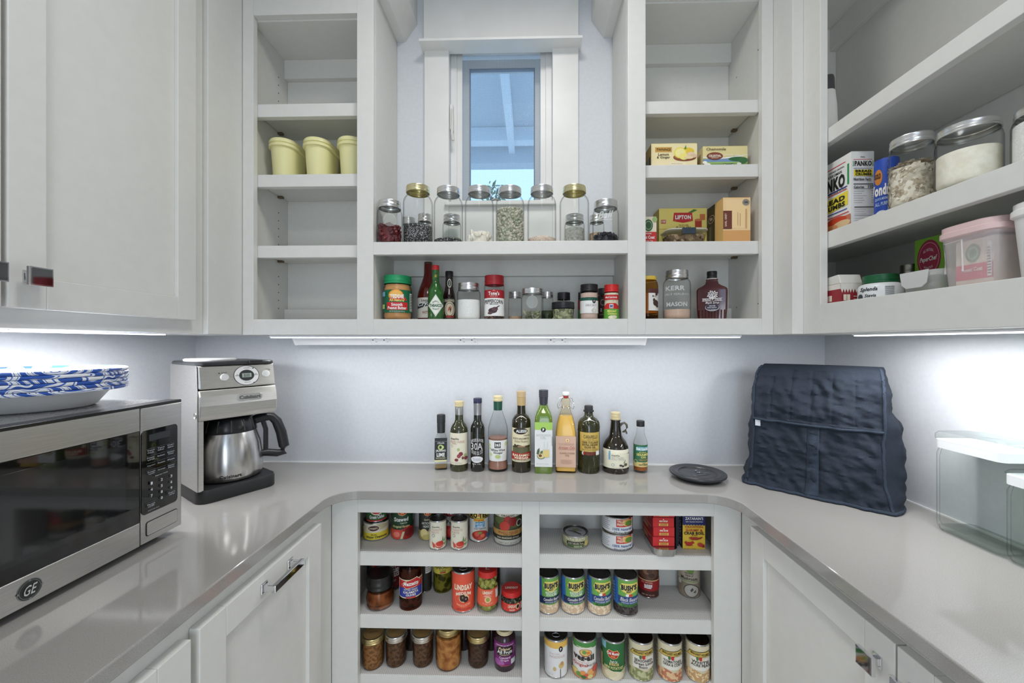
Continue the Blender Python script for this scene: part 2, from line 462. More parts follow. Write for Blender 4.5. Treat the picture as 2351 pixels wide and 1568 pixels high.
def shelf(x0, x1, zb, zt, pins):
    s = upart('shelf', x0+.002, x1-.002, YI+.002, YI+.022, zb, zt, PAINT)
    b = MB(); f = lambda p: tuple(Vector(p)-O)
    b.box(f((x0+.002, YI+.022, z(zt-.019))), f((x1-.002, YN-.001, z(zt))), PAINT_IN); p = b.build('shelf_board', s, bevel=.001)
    for x in pins:
        b = MB()
        b.box(f((x, 1.325, z(zt-.026))), f((x+(.016 if x < 0 else -.016), 1.337, z(zt-.0195))), BRASS); b.tube([f((x, 1.331, z(zt-.0225))), f((x+(.004 if x < 0 else -.004), 1.331, z(zt-.0225)))], .003, BRASS)
        b.build('shelf_pin', s)
for a, c in LSH: shelf(IX[0][0], IX[0][1], a, c, [IX[0][0]])
for a, c in RSH: shelf(IX[2][0], IX[2][1], a, c, [IX[2][1]])
b = MB()                                                     # rows of shelf-pin holes
for x, sg in ((IX[0][0], 1), (IX[2][1], -1)):
    for yy in (1.208, 1.331):
        for k in range(30):
            zz = .12+k*.0275
            if any(a-.01 < zz < c+.01 for a, c in (LSH if sg > 0 else RSH)): continue
            if sg < 0 and k % 7: continue
            c0 = Vector((x+sg*.0004, yy, z(zz)))-O
            b.add([c0+Vector((0, .0024*math.cos(q*PI/4), .0024*math.sin(q*PI/4))) for q in range(8)], [tuple(range(8))], (58, 52, 46))
b.build('pin_hole', uc, kind='stuff')
for sx, x in ((1, SX[1][1]), (-1, SX[2][0])):                # crown moulding running back to the wall on both sides of the window
    P = [(0, 1.083), (.030, 1.083), (.073, 1.145), (.073, 1.30), (0, 1.30)]
    MB().prism([(x+sx*u-O.x, z(v)-O.z) for u, v in P][::sx], PAINT, 1, YU+.002-O.y, YB-O.y).build('crown_moulding', uc, bevel=.001)

# ------------------------------------------------------------------ side upper cabinets
def door(name, root, mat, x, y0, y1, z0, z1, face, sw, rw, rec=.009, th=.02):
    """shaker door in a side cabinet, standing in the plane x, looking along face (+1/-1); coordinates relative to root"""
    o = Vector(root.location)
    xa, xb = x, x-face*th
    d = bpy.data.objects.new(name, None); COL.objects.link(d); d.parent = root; d.location = Vector((x, y0, z0))-o
    q = Vector((x, y0, z0))
    def bx(nm, ya, yb, za, zb, d0=0, d1=th): return box(nm, tuple(Vector((x-face*d0, ya, za))-q), tuple(Vector((x-face*d1, yb, zb))-q), mat, d, .0015)
    bx('door_stile', y0, y0+sw, z0, z1); bx('door_stile', y1-sw, y1, z0, z1)
    bx('door_rail', y0+sw, y1-sw, z0, z0+rw); bx('door_rail', y0+sw, y1-sw, z1-rw, z1)
    bx('door_panel', y0+sw, y1-sw, z0+rw, z1-rw, rec, th-.002)
    return d, q
def knob(d, q, x, y, zz, face):
    b = MB(); p = lambda a, b_, c: tuple(Vector((x+face*a, y+b_, zz+c))-q)
    b.box(p(0, -.008, -.011), p(.003, .008, .011), CHROME); b.box(p(.003, -.005, -.006), p(.019, .005, .006), CHROME)
    b.box(p(.019, -.0165, -.016), p(.0255, .0165, .016), CHROME); b.box(p(.0255, -.0145, -.014), p(.0262, .0145, .014), M((150, 150, 152), .05, 1))
    return b.build('knob', d, bevel=.0012, label='square chrome knob')
ul = thing('upper_cabinet', 'white shaker upper cabinet with two closed doors above the microwave', 'cabinet', (-.889, .4, z(.0255)))
o2 = Vector(ul.location)
box('carcass', tuple(Vector((XL+.001, -.35, z(.0257)))-o2), tuple(Vector((-.90, YB-.004, z(TOPZ)))-o2), PAINT, ul)
box('face_frame', tuple(Vector((-.908, -.35, z(.0255)))-o2), tuple(Vector((-.889, 1.051, z(TOPZ)))-o2), PAINT, ul)
d, q = door('door', ul, PAINT, -.869, .633, 1.007, z(.0604), z(1.25), 1, .054, .055); knob(d, q, -.869, .660, z(.1156), 1)
d, q = door('door', ul, PAINT, -.869, .25, .6255, z(.0604), z(1.25), 1, .054, .055); knob(d, q, -.869, .600, z(.1156), 1)
box('filler_strip', tuple(Vector((-.90, 1.0515, z(.0255)))-o2), tuple(Vector((-.8752, 1.1985, z(TOPZ)))-o2), PAINT, ul)

ur = thing('upper_cabinet', 'white open-shelf upper cabinet on the right wall holding jars and boxes', 'cabinet', (.758, .5, z(.0255)))
o3 = Vector(ur.location)
def rp(name, x0, x1, y0, y1, z0, z1, mat=PAINT, parent=ur, **k): return box(name, tuple(Vector((x0, y0, z(z0)))-o3), tuple(Vector((x1, y1, z(z1)))-o3), mat, parent, .0012, **k)
rp('stile', .758, .777, 1.035, 1.097, .0255, TOPZ); rp('stile', .758, .777, -.35, -.29, .0255, TOPZ)
rp('rail', .758, .777, -.29, 1.035, .0255, .1016); rp('rail', .758, .777, -.29, 1.035, 1.16, TOPZ)
rp('filler_strip', .7285, .760, 1.0975, 1.1995, .0255, TOPZ)
rp('side_panel', .777, XR-.002, 1.34, 1.356, .0255, TOPZ, PAINT_IN); rp('side_panel', .777, XR-.002, -.35, -.334, .0255, TOPZ, PAINT_IN)
rp('blind_panel', .760, .776, 1.0975, 1.356, .0255, TOPZ, PAINT_IN)
rp('back_panel', XR-.008, XR-.001, -.334, 1.34, .0255, TOPZ, PAINT_IN); rp('floor_panel', .777, XR-.008, -.334, 1.34, .0257, .1016, PAINT_IN)
rp('top_panel', .777, XR-.008, -.334, 1.34, 1.05, 1.068, PAINT_IN); rp('nailer', XR-.028, XR-.008, -.334, 1.34, .976, 1.05, PAINT_IN)
RS = [(.247, .2895), (.519, .557)]
for a, c in RS:
    s = rp('shelf', .779, .799, -.33, 1.338, a, c); rp('shelf_board', .799, XR-.010, -.33, 1.338, c-.019, c, PAINT_IN, s).location = (0, 0, 0)

# ------------------------------------------------------------------ lamps and power strip under the cabinets
LAMPM = M((250, 252, 255), .4, emit=2.0)
def lamp(name, label, a, c, emit_face, power, size, rot=(0, 0, 0)):
    ctr = ((a[0]+c[0])/2, (a[1]+c[1])/2, a[2])
    t = thing(name, label, 'light', ctr)
    o = Vector(ctr)
    e = .0025
    box('housing', tuple(Vector((a[0], a[1], a[2]+e))-o), tuple(Vector(c)-o), (240, 242, 244), t)
    box('diffuser', tuple(Vector((a[0]+.003, a[1]+.003, a[2]))-o), tuple(Vector((c[0]-.003, c[1]-.003, a[2]+e))-o), LAMPM, t, 0)
    l = area_light('under_cabinet_glow', (0, 0, -.004), size[0], size[1], power, (.99, .992, 1)); l.parent = t
lamp('under_cabinet_light', 'slim white light bar under the left upper cabinet above the paper bowls', (-1.00, .70, z(.0216)), (-.96, 1.022, z(.0254)), 0, 3.2, (.03, .31))
lamp('under_cabinet_light', 'slim white light bar under the right upper cabinet above the glass canisters', (.85, .66, z(.0180)), (.89, 1.05, z(.0254)), 0, 2.0, (.03, .37))
lamp('under_cabinet_light', 'long thin white light bar behind the angled outlet strip', (X_at(629, 1.24), 1.215, z(.0165)), (X_at(1693, 1.24), 1.245, z(.0254)), 0, 1.6, (1.46, .022))
ps = thing('power_strip', 'white angled outlet strip under the middle upper cabinet', 'power strip', (-.26, 1.30, z(.0254)))
xa, xb = X_at(668, 1.30)-ps.location.x, X_at(1487, 1.30)-ps.location.x
PWHITE = M((246, 247, 250), .35)
MB().prism([(-.001, -.0005), (.023, -.0315), (.052, -.0315), (.056, -.0005)], PWHITE, 0, xa+.006, xb-.006).build('housing', ps, bevel=.001)
for x, s in ((xa, 1), (xb, -1)): MB().prism([(-.003, 0), (.022, -.0325), (.053, -.0325), (.058, 0)], M((250, 250, 252), .3), 0, x, x+s*.008).build('end_cap', ps, bevel=.001)
sl = Vector((0, .024, -.031)).normalized(); nr = Vector((0, -.031, -.024)).normalized()
for px in (873, 1074, 1281):
    xc = X_at(px, 1.312)-ps.location.x
    base = Vector((xc, -.001, -.0005))+sl*.003
    fn = flat_face(base, (1, 0, 0), sl, nr, .0335, .032)
    P = Print(fn, False); P.e = .0006
    P.run([('R', -1, 0, 1, 1, (226, 228, 232)), ('R', -.97, .03, .97, .97, (244, 246, 249)),
           ('E', -.72, .45, .085, .06, (40, 40, 44)), ('E', .42, .45, .085, .06, (40, 40, 44)),
           ('R', -.50, .22, -.30, .255, (90, 90, 94)), ('R', -.50, .66, -.28, .695, (90, 90, 94)), ('R', .62, .22, .82, .255, (90, 90, 94)), ('R', .62, .66, .84, .695, (90, 90, 94))])
    P.build(ps, 'outlet')

# ------------------------------------------------------------------ base cabinets
YF = 1.16
CB = CT-.027
bb = thing('base_cabinet', 'white open base cabinet under the back worktop with canned food shelves', 'cabinet', (.02, YF, 0))
o4 = Vector(bb.location)
def bp(name, x0, x1, y0, y1, z0, z1, mat=PAINT, parent=bb, **k): return box(name, tuple(Vector((x0, y0, z0))-o4), tuple(Vector((x1, y1, z1))-o4), mat, parent, .0012, **k)
BI = [(-.546, .0005), (.0185, .585)]
BX = [(-.587, -.508), (-.0165, .0355), (.545, .624)]
for x0, x1 in BX: bp('stile', x0, x1, YF, YF+.019, .02, CB)
for k_, (x0, x1) in enumerate(((BX[0][1], BX[1][0]), (BX[1][1], BX[2][0]))):
    i0, i1 = BI[k_]
    bp('rail', x0, x1, YF, YF+.019, z(-.5065), CB); bp('rail', x0, x1, YF, YF+.019, .02, .09)
    bp('back_panel', i0, i1, 1.347, 1.357, .02, CB, PAINT_IN); bp('floor_panel', i0, i1, YF+.019, 1.347, .07, .09, PAINT_IN)
for x0, x1 in ((-.562, -.546), (.0005, .0185), (.585, .601)): bp('side_panel', x0, x1, YF+.0195, 1.347, .02, CB-.001, PAINT_IN)
BS = [(-.676, -.636), (-.866, -.8265), (-1.047, -1.0085)]
LINER = speckle((206, 209, 214), (236, 238, 240), 1, .7)
n, l = nodes(LINER)                                             # ribbed liner: fine grid of raised lines
tc = n.new('ShaderNodeTexCoord'); br = n.new('ShaderNodeTexBrick'); br.offset = 0
br.inputs['Scale'].default_value = 105; br.inputs['Mortar Size'].default_value = .16; br.inputs['Brick Width'].default_value = .62; br.inputs['Row Height'].default_value = .5; br.inputs['Mortar Smooth'].default_value = .3
br.inputs['Color1'].default_value = br.inputs['Color2'].default_value = L3((242, 241, 239)); br.inputs['Mortar'].default_value = L3((204, 203, 201))
l.new(tc.outputs['Object'], br.inputs[0]); l.new(br.outputs[0], n['Principled BSDF'].inputs['Base Color'])
bm_ = n.new('ShaderNodeBump'); bm_.inputs['Strength'].default_value = .5; bm_.inputs['Distance'].default_value = .001; bm_.invert = True
l.new(br.outputs['Fac'], bm_.inputs['Height']); l.new(bm_.outputs[0], n['Principled BSDF'].inputs['Normal'])
WHERE = [('left', 'water chestnuts'), ('right', 'tuna can')]
LN = [['under the tomato paste cans', 'under the sardine boxes'], ['under the olive jars', 'under the blue bean cans'], ['under the jam jars', 'under the can of lima beans']]
for k, (a, c) in enumerate(BS):
    for h, (x0, x1) in enumerate(BI):
        s = bp('shelf', x0+.001, x1-.001, YF+.0195, YF+.039, z(a), z(c)); bp('shelf_board', x0+.001, x1-.001, YF+.039, 1.346, z(c-.018), z(c), PAINT_IN, s)
        g = thing('shelf_liner', 'white ribbed non-slip liner '+LN[k][h], 'liner', ((x0+x1)/2, 1.26, z(c)))
        w = (x1-x0)/2-.003
        MB().box((-w, -.078, .0002), (w, .085, .0022), LINER).build('liner_sheet', g)
BSZ = [c+.0022 for a, c in BS]

bl = thing('base_cabinet', 'white shaker base cabinet under the left worktop below the microwave', 'cabinet', (-.587, .4, 0))
o5 = Vector(bl.location)
box('carcass', tuple(Vector((XL+.001, -.35, .09))-o5), tuple(Vector((-.606, YB-.004, CB))-o5), PAINT, bl)
box('face_frame', tuple(Vector((-.606, -.35, .09))-o5), tuple(Vector((-.587, YF-.0005, CB))-o5), PAINT, bl)
box('toe_kick', tuple(Vector((XL+.001, -.35, 0))-o5), tuple(Vector((-.66, YF, .09))-o5), PAINT, bl)
DT = z(-.495)
d, q = door('door', bl, PAINT, -.567, .664, 1.064, .12, DT, 1, .0605, .058)
b = MB(); yy0, yy1, zz = .827, .920, z(-.524); p = lambda a, y, c: tuple(Vector((-.567+a, y, zz+c))-q)
for y in (yy0, yy1):
    b.box(p(0, y-.010, -.011), p(.004, y+.010, .011), CHROME); b.box(p(.004, y-.006, -.007), p(.024, y+.006, .007), CHROME)
b.box(p(.022, yy0-.008, -.008), p(.032, yy1+.008, .008), CHROME); b.build('bar_pull', d, bevel=.0015, label='square chrome bar pull')
d, q = door('door', bl, PAINT, -.567, .25, .647, .12, DT-.004, 1, .0605, .058); knob(d, q, -.567, .30, z(-.545), 1)
br_ = thing('base_cabinet', 'white shaker base cabinet under the right worktop below the mixer cover', 'cabinet', (.624, .4, 0))
o6 = Vector(br_.location)
box('carcass', tuple(Vector((.644, -.35, .09))-o6), tuple(Vector((XR-.001, YB-.004, CB))-o6), PAINT, br_)
box('face_frame', tuple(Vector((.624, -.35, .09))-o6), tuple(Vector((.643, YF-.0005, CB))-o6), PAINT, br_)
box('toe_kick', tuple(Vector((.70, -.35, 0))-o6), tuple(Vector((XR-.001, YF, .09))-o6), PAINT, br_)
d, q = door('door', br_, PAINT, .605, .662, 1.080, .12, DT, -1, .058, .058); knob(d, q, .605, .692, z(-.547), -1)
d, q = door('door', br_, PAINT, .605, .23, .658, .12, DT, -1, .058, .058); knob(d, q, .605, .628, z(-.547), -1)

# worktop: one U-shaped slab with rounded inner corners
fx0, fx1, fy, R = -.562, .579, 1.1345, .075
P = [(XL+.001, -.33), (fx0, -.33)]
P += [(fx0+R-R*math.cos(a*PI/20), fy-R+R*math.sin(a*PI/20)) for a in range(11)]
P += [(fx1-R+R*math.sin(a*PI/20), fy-R+R*math.cos(a*PI/20)) for a in range(11)]
P += [(fx1, -.33), (XR-.001, -.33), (XR-.001, YB-.001), (XL+.001, YB-.001)]
wt = MB().prism(P, QUARTZ, 2, CB, CT).build('worktop', bevel=.0025)
wt['label'] = 'grey polished quartz worktop running around three walls'; wt['category'] = 'worktop'
# ------------------------------------------------------------------ builders for packaged food
def standing(name, label, cat, xl, xr, yt, zb, D=None, yb=None, group=None, turn=0, topr=1):
    """a round thing seen between columns xl..xr, top at row yt, standing on height zb (relative to the camera)"""
    x, y, r, dist, c = spot(xl, xr, zb, D, yb)
    h = top_of(yt, dist, c, r*topr)-zb
    t = thing(name, label, cat, (x, y, z(zb)+.0003), math.atan2(-x, y)+turn, group)
    return t, r, h
def lathe(name, prof, mat, parent, n=32, label=None, **k):
    return MB().lathe(prof, mat, n, **k).build(name, parent, smooth=True, label=label)
def sc(prof, r, h): return [(a*r, b*h) for a, b in prof]

def can(name, label, xl, xr, yt, zb, yb=None, D=None, art=(), base=WHITE, group=None, h=None, v0=.035, v1=.965, top=TIN_DARK_REFL, turn=0, ring=False, cat='can', topart=()):
    t, r, hh = standing(name, label, cat, xl, xr, yt or 0, zb, D, yb, group, turn)
    h = h or hh
    lathe('tin', [(0, .001), (r*.93, .001), (r*.94, 0), (r, .0015), (r, .004), (r*.975, .005), (r*.975, h-.005), (r, h-.004), (r, h-.0012), (r*.975, h), (r*.94, h), (r*.93, h-.004)], TIN, t, 40)
    l = lathe('can_lid', [(r*.93, h-.004), (r*.80, h-.0042), (r*.78, h-.0034), (r*.62, h-.0034), (r*.60, h-.0044), (0, h-.0044)], top, t, 40)
    if topart:
        P = Print(lambda p, v, e: (p*r*.78, v*r*.78, h-.0036+e), False); P.run(topart); P.build(l, 'printed_lid')
    if ring:
        b = MB(); b.tube([(r*.33*math.cos(a*PI/8), -r*.2+r*.22*math.sin(a*PI/8), h-.0025) for a in range(16)], .0012, TIN, 6, True); b.tube([(0, r*.02, h-.0025), (0, r*.4, h-.003)], [.004, .002], TIN, 6, flat=.4); b.build('pull_tab', l)
    rf = lambda zz: r*.979
    fn = round_face(rf, h)
    do_print(t, fn, [('R', -2, v0, 2, v1, base)]+list(art))
    return t, r, h
MASON = [(0, .012), (.55, .012), (.80, .0), (.90, .006), (.985, .035), (1, .07), (1, .70), (.975, .755), (.90, .80), (.80, .835), (.755, .85), (.755, .90), (.735, .965), (.70, .975)]
def lid_profile(r, z0, z1):
    h = z1-z0
    return [(r*.965, z0), (r*1.0, z0+.03*h), (r*1.0, z0+.16*h), (r*.975, z0+.2*h), (r*.975, z0+.28*h), (r*.995, z0+.34*h), (r*.995, z0+.48*h), (r*.975, z0+.52*h), (r*.975, z0+.84*h), (r*.985, z0+.9*h), (r*.965, z1), (r*.86, z1), (r*.84, z1-.04*h), (0, z1-.04*h)]
def jar(name, label, xl, xr, yt, zb, D=None, yb=None, lid=LIDSILVER, lidr=.80, lidh=.11, contents=None, fill=0, group=None, turn=0, g=GLASS, beans=None, art=(), prof=MASON, cat='jar', emboss=None, slope=0, litart=()):
    t, r, h = standing(name, label, cat, xl, xr, yt, zb, D, yb, group, turn, lidr)
    P = sc(prof, r, h)
    lathe('glass_body', P, g, t, 40)
    MB().lathe(lid_profile(r*lidr, h*(1-lidh), h), lid, 40).build('lid', t, smooth=True)
    if litart:
        pr_ = Print(lambda p, v, e: (p*r*lidr*.84, v*r*lidr*.84, h*(1-.04*lidh)+e), False); pr_.run(litart); pr_.build(t, 'printed_lid')
    ri = r*.945
    if contents and fill:
        f = fill*h; pr_ = prof_r(P)
        q = [(0, h*.02), (ri*.88, h*.022), (ri*.97, h*.05), (ri, h*.085)]
        n = 8
        for k in range(1, n+1):
            zz = h*.085+(f-h*.085)*k/n
            q.append((min(ri, pr_(zz)*.945), zz))
        q += [(q[-1][0]*.6, f+slope*r*.3), (0, f+slope*r*.5)]
        lathe('contents', q, contents, t, 40)
    if beans:
        bean_fill(t, ri, h*.022, fill*h, *beans)
    if emboss:
        fn = round_face(prof_r(P), h); Pp = Print(fn, True); Pp.e = .0006
        Pp.run(emboss); Pp.build(t, 'embossing')
    if art: do_print(t, round_face(prof_r(P), h), art)
    return t, r, h
_sph = []
for i in range(1, 4):
    for k in range(7): _sph.append(Vector((math.sin(PI*i/4)*math.cos(2*PI*(k+.5*(i % 2))/7), math.sin(PI*i/4)*math.sin(2*PI*(k+.5*(i % 2))/7), math.cos(PI*i/4))))
_sph = [Vector((0, 0, 1))]+_sph+[Vector((0, 0, -1))]
_sf = [[0, 1+k, 1+(k+1) % 7] for k in range(7)]+[[1+7*i+k, 1+7*(i+1)+k, 1+7*(i+1)+(k+1) % 7, 1+7*i+(k+1) % 7] for i in range(2) for k in range(7)]+[[22, 15+(k+1) % 7, 15+k] for k in range(7)]
def bean_fill(t, r, z0, z1, size, mats, mound=.12):
    """a heap of beans against the glass: one countless mass"""
    a, b_, c = size; B = MB()
    mats = [M(m, .45) for m in mats]
    def one(p):
        q = Vector((random.gauss(0, 1), random.gauss(0, 1), random.gauss(0, 1))).normalized().to_track_quat('Z', 'Y')
        k = random.uniform(.85, 1.12)
        B.add([p+q @ Vector((v.x*a*k, v.y*b_*k, v.z*c*k)) for v in _sph], _sf, random.choice(mats))
    m = max(a, b_, c)
    n = int(2.1*PI*r*(z1-z0)/(2.2*m*m)); nt = int(PI*r*r/(1.8*m*m))
    for i in range(n): 
        an = random.uniform(0, 2*PI); one(Vector(((r-m*.85)*math.sin(an), -(r-m*.85)*math.cos(an), random.uniform(z0+m*.6, z1))))
    for i in range(nt):
        an = random.uniform(0, 2*PI); rr = (r-m)*random.random()**.5
        one(Vector((rr*math.sin(an), -rr*math.cos(an), z1+mound*r*(1-rr/r)-m*random.uniform(0, .6))))
    lathe('core', [(0, z0), (r-m, z0), (r-m, z1-m*.6), (0, z1-m*.6)], mats[0], t, 20)
    o = B.build('beans', t, smooth=True, kind='stuff')
    return o
def carton(name, label, xl, xr, yt, zb, D, depth, front=(), left=(), base=WHITE, sidecol=None, topcol=None, turn=0, group=None, cat='box', h=None):
    """a cardboard box whose front faces -y; xl..xr is the front face at depth D"""
    x0, x1 = X_at(xl, D), X_at(xr, D); w = x1-x0
    h = h or Z_at((xl+xr)/2, yt, D)-zb
    t = thing(name, label, cat, ((x0+x1)/2, D+depth/2, z(zb)+.0003), turn, group)
    sidecol = sidecol or base
    b = MB(); hw_, hd = w/2, depth/2
    vs = [(-hw_, -hd, 0), (hw_, -hd, 0), (hw_, hd, 0), (-hw_, hd, 0), (-hw_, -hd, h), (hw_, -hd, h), (hw_, hd, h), (-hw_, hd, h)]
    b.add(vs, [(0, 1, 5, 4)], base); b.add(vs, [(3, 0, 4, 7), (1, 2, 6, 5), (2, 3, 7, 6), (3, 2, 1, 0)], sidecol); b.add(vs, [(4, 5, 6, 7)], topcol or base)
    b.build('carton', t)
    bt = MB(); bt.box((-hw_+.001, -hd-.0002, h*.993), (hw_-.001, -hd+.012, h+.0006), topcol or base); bt.build('closing_flap', t)
    if front: do_print(t, flat_face((0, -hd, 0), (1, 0, 0), (0, 0, 1), (0, -1, 0), hw_, h), front, False, 'front_print')
    if left: do_print(t, flat_face((-hw_, 0, 0), (0, -1, 0), (0, 0, 1), (-1, 0, 0), hd, h), left, False, 'side_print')
    return t, w, h
def bottle(name, label, xl, xr, yt, zb, prof, mat, D=None, yb=None, cap=None, art=(), liquid=None, group=None, turn=0, neck=None, cat='bottle', capname='cap', n=36, flat=1, topr=.45, lq=None):
    """prof: (radius/r, height/h) pairs; cap: (profile, colour)"""
    t, r, h = standing(name, label, cat, xl, xr, yt, zb, D, yb, group, turn, topr)
    P = sc(prof, r, h)
    lathe('glass_body', P, mat, t, n, sy=flat)
    if cap: MB().lathe(sc(cap[0], r, h), cap[1], 28).build(capname, t, smooth=True)
    if neck: lathe('neck_sleeve', sc(neck[0], r, h), M(neck[1], .35) if not isinstance(neck[1], bpy.types.Material) else neck[1], t, 28)
    if liquid:
        q = [(a*.94, max(b_, .008)) for a, b_ in sc(prof, r, h) if b_ <= liquid[0]*h]
        pr_ = prof_r(P); q.append((pr_(liquid[0]*h)*.94, liquid[0]*h)); q.append((0, liquid[0]*h))
        lathe('liquid', q, liquid[1], t, n, sy=flat)
    if art:
        f0 = round_face(prof_r(P), h)
        fn = f0 if flat == 1 else (lambda p, v, e: (lambda q: (q[0], q[1]*flat-e*.5, q[2]))(f0(p, v, e)))
        do_print(t, fn, art)
    return t, r, h
def ridged(r, z0, z1, n=3):
    P = [(r*.96, z0)]
    for k in range(n):
        a = z0+(z1-z0)*k/n; b_ = z0+(z1-z0)*(k+1)/n
        P += [(r, a+(b_-a)*.15), (r, a+(b_-a)*.8), (r*.95, a+(b_-a)*.9)]
    return P+[(r*.96, z1), (0, z1)]
def plaincap(r, z0, z1): return [(r*.9, z0), (r, z0), (r, z1-(z1-z0)*.1), (r*.93, z1), (0, z1)]

# ------------------------------------------------------------------ top deck of the middle bay: mason jars
DK = .308
def zx(x): return 830+x/3.7317
def zy(y): return 400+y/3.7317
CHIA = speckle((26, 26, 28), (176, 176, 178), 420, .6, 'CELLS', .5, .62, .95)
LENT = speckle((206, 176, 158), (240, 224, 208), 420, .7, 'CELLS', .5, .1, .8)
GREYB = speckle((120, 118, 112), (196, 194, 188), 210, .6, 'CELLS', .6, .1, .8)
SAND = speckle((196, 164, 146), (214, 184, 166), 600, .8)
SALT = speckle((232, 232, 230), (246, 246, 244), 500, .8, bump=.2)
g = 'mason jars on the deck below the window'
JD = 1.236
def DJ(name, label, x0, x1, yt, **k): return jar(name, label, zx(x0), zx(x1), zy(yt), DK, k.pop('D', JD), group=g, **k)
BALL = [('T', 'Ball', 0, .62, 1.1, .17, frosted((236, 240, 240), .55, .1), {'s': .35, 'b': .015, 'slope': .15}), ('R', -.5, .50, .5, .515, frosted((236, 240, 240), .5, .1))]
DJ('mason_jar', 'short mason jar of dark red kidney beans with embossed glass', 130, 352, 210, D=1.2125, fill=.42, beans=((.0058, .0058, .0092), [(98, 34, 40), (120, 44, 48), (84, 28, 34)]), lidr=.90, lidh=.17, emboss=[('E', 0, .50, .52, .15, frosted((236, 240, 240), .22, .1)), ('E', 0, .50, .46, .13, frosted((160, 170, 170), .14, .1))])
DJ('mason_jar', 'tall mason jar with gold lid, filled a third with tiny black seeds', 354, 612, 75, contents=CHIA, fill=.325, lid=LIDGOLD)
DJ('mason_jar', 'tall mason jar with silver lid and almost nothing inside, right of the black seeds', 618, 870, 92, contents=CHIA, fill=.035)
DJ('mason_jar', 'tall mason jar with large white lima beans on its floor', 885, 1133, 87, fill=.185, beans=((.0046, .0085, .0128), [(232, 226, 212), (242, 238, 228), (222, 214, 198)], .22))
DJ('mason_jar', 'tall mason jar two thirds full of dried green peas', 1150, 1395, 87, fill=.60, beans=((.0045, .0045, .0045), [(170, 172, 152), (190, 190, 172), (148, 152, 130), (206, 196, 180)]))
DJ('mason_jar', 'tall mason jar with a low heap of pale pink lentils', 1422, 1668, 83, contents=LENT, fill=.10, slope=.45)
DJ('mason_jar', 'tall empty mason jar with gold lid, in front of a small jar', 1697, 1950, 78, lid=LIDGOLD)
DJ('mason_jar', 'short mason jar with script embossing and a few black beans', 1978, 2206, 207, fill=.21, beans=((.005, .005, .0075), [(34, 36, 44), (46, 50, 62), (24, 25, 30)]), lidr=.90, lidh=.17, emboss=BALL)
def RJ(label, x0, x1, yt, **k): return jar('mason_jar', label, zx(x0), zx(x1), zy(yt), DK, 1.333, lidr=.92, lidh=.2, group='small jars behind the tall mason jars', **k)
RJ('small jar at the back, between the kidney beans and the black seeds', 345, 465, 362, contents=GREYB, fill=.3)
RJ('small jar at the back, seen through the tall jar of black seeds', 478, 604, 332, contents=GREYB, fill=.25)
RJ('small jar at the back holding grey seeds, behind the almost empty jar', 694, 854, 335, contents=GREYB, fill=.38)
RJ('small jar at the back holding pale beans, behind the empty gold-lidded jar', 1738, 1912, 332, contents=speckle((186, 182, 174), (222, 220, 212), 190, .6, 'CELLS', .6, .1, .8), fill=.62)
RJ('small jar at the back, partly behind the jar of black beans', 1950, 2080, 340, contents=speckle((170, 140, 110), (206, 180, 150), 200, .6, 'CELLS', .6, .1, .8), fill=.5)

# ------------------------------------------------------------------ lower bay of the middle: sauces and spices
FL = .0736
PB = speckle((196, 142, 86), (206, 152, 96), 30, .35)
def LB(fn_, name, label, x0, x1, yt, *a, D=1.25, **k): return fn_(name, label, zx(x0), zx(x1), zy(yt), FL, *a, D=D, **k)
KG = M((20, 148, 92), .45)
JARP = [(0, .01), (.8, .01), (.93, 0), (1, .03), (1, .68), (.97, .74), (.90, .79), (.90, .84)]
t, r, h = LB(jar, 'peanut_butter_jar', 'peanut butter jar with green lid and green label', 187, 432, 860, lid=KG, lidr=.985, lidh=.185, contents=PB, fill=.80, prof=JARP,
   art=[('R', -1.6, .155, 1.6, .665, (20, 104, 68)), ('E', -.12, .54, .50, .13, (236, 160, 60)), ('E', -.12, .555, .38, .09, (240, 186, 90)), ('P', [(-.62, .43), (.62, .43), (.5, .50), (-.5, .50)], (206, 44, 44)),
        ('T', 'TEDDIE', -.06, .515, .92, .09, (250, 244, 236), {'b': .05}), ('T', 'All Natural', -.06, .435, 1.0, .065, (230, 226, 120), {'s': .2}),
        ('R', -.72, .215, .66, .385, (204, 36, 40)), ('T', 'Smooth', -.06, .335, .74, .07, WHITE, {'b': .03}), ('T', 'Peanut Butter', -.04, .26, 1.22, .07, WHITE, {'b': .03}),
        ('T', 'NET WT 36 OZ (2 LB 4 OZ) 1kg', -.05, .18, 1.0, .028, WHITE, {'b': 0}), ('R', .80, .2, .97, .6, WHITE)]+[('R', .81, .22+k*.036, .96, .236+k*.036, (40, 40, 40)) for k in range(10)]+[('R', -.97, .52, -.80, .62, (120, 180, 200)), ('R', -.97, .24, -.82, .34, (190, 200, 120))])
SAUCE = [(0, 0), (.94, 0), (1, .02), (1, .40), (.95, .47), (.80, .56), (.60, .66), (.46, .74), (.40, .80), (.38, .93), (.38, .96)]
REDG = M((92, 20, 18), .12, coat=.5); DKR = M((36, 14, 14), .12, coat=.5)
LB(bottle, 'hot_sauce_bottle', 'tall red hot sauce bottle with dark brown neck wrap', 478, 664, 748, SAUCE, REDG, D=1.315, cap=([(.39, .70), (.385, .80), (.37, .97), (.36, 1), (0, 1)], M((74, 46, 34), .35)), capname='neck_wrap',
   art=[('R', -1.2, .05, 1.2, .385, (232, 226, 214)), ('T', 'Louisiana', -.1, .34, 1.0, .04, (70, 60, 60)), ('P', [(-.95, .20), (.9, .30), (.9, .37), (-.95, .27)], (60, 60, 60)), ('T', 'Crystal', -.1, .285, 1.6, .09, WHITE, {'s': .3, 'slope': .6, 'b': .03}), ('T', 'HOT SAUCE', .1, .14, 1.2, .045, (150, 30, 30))])
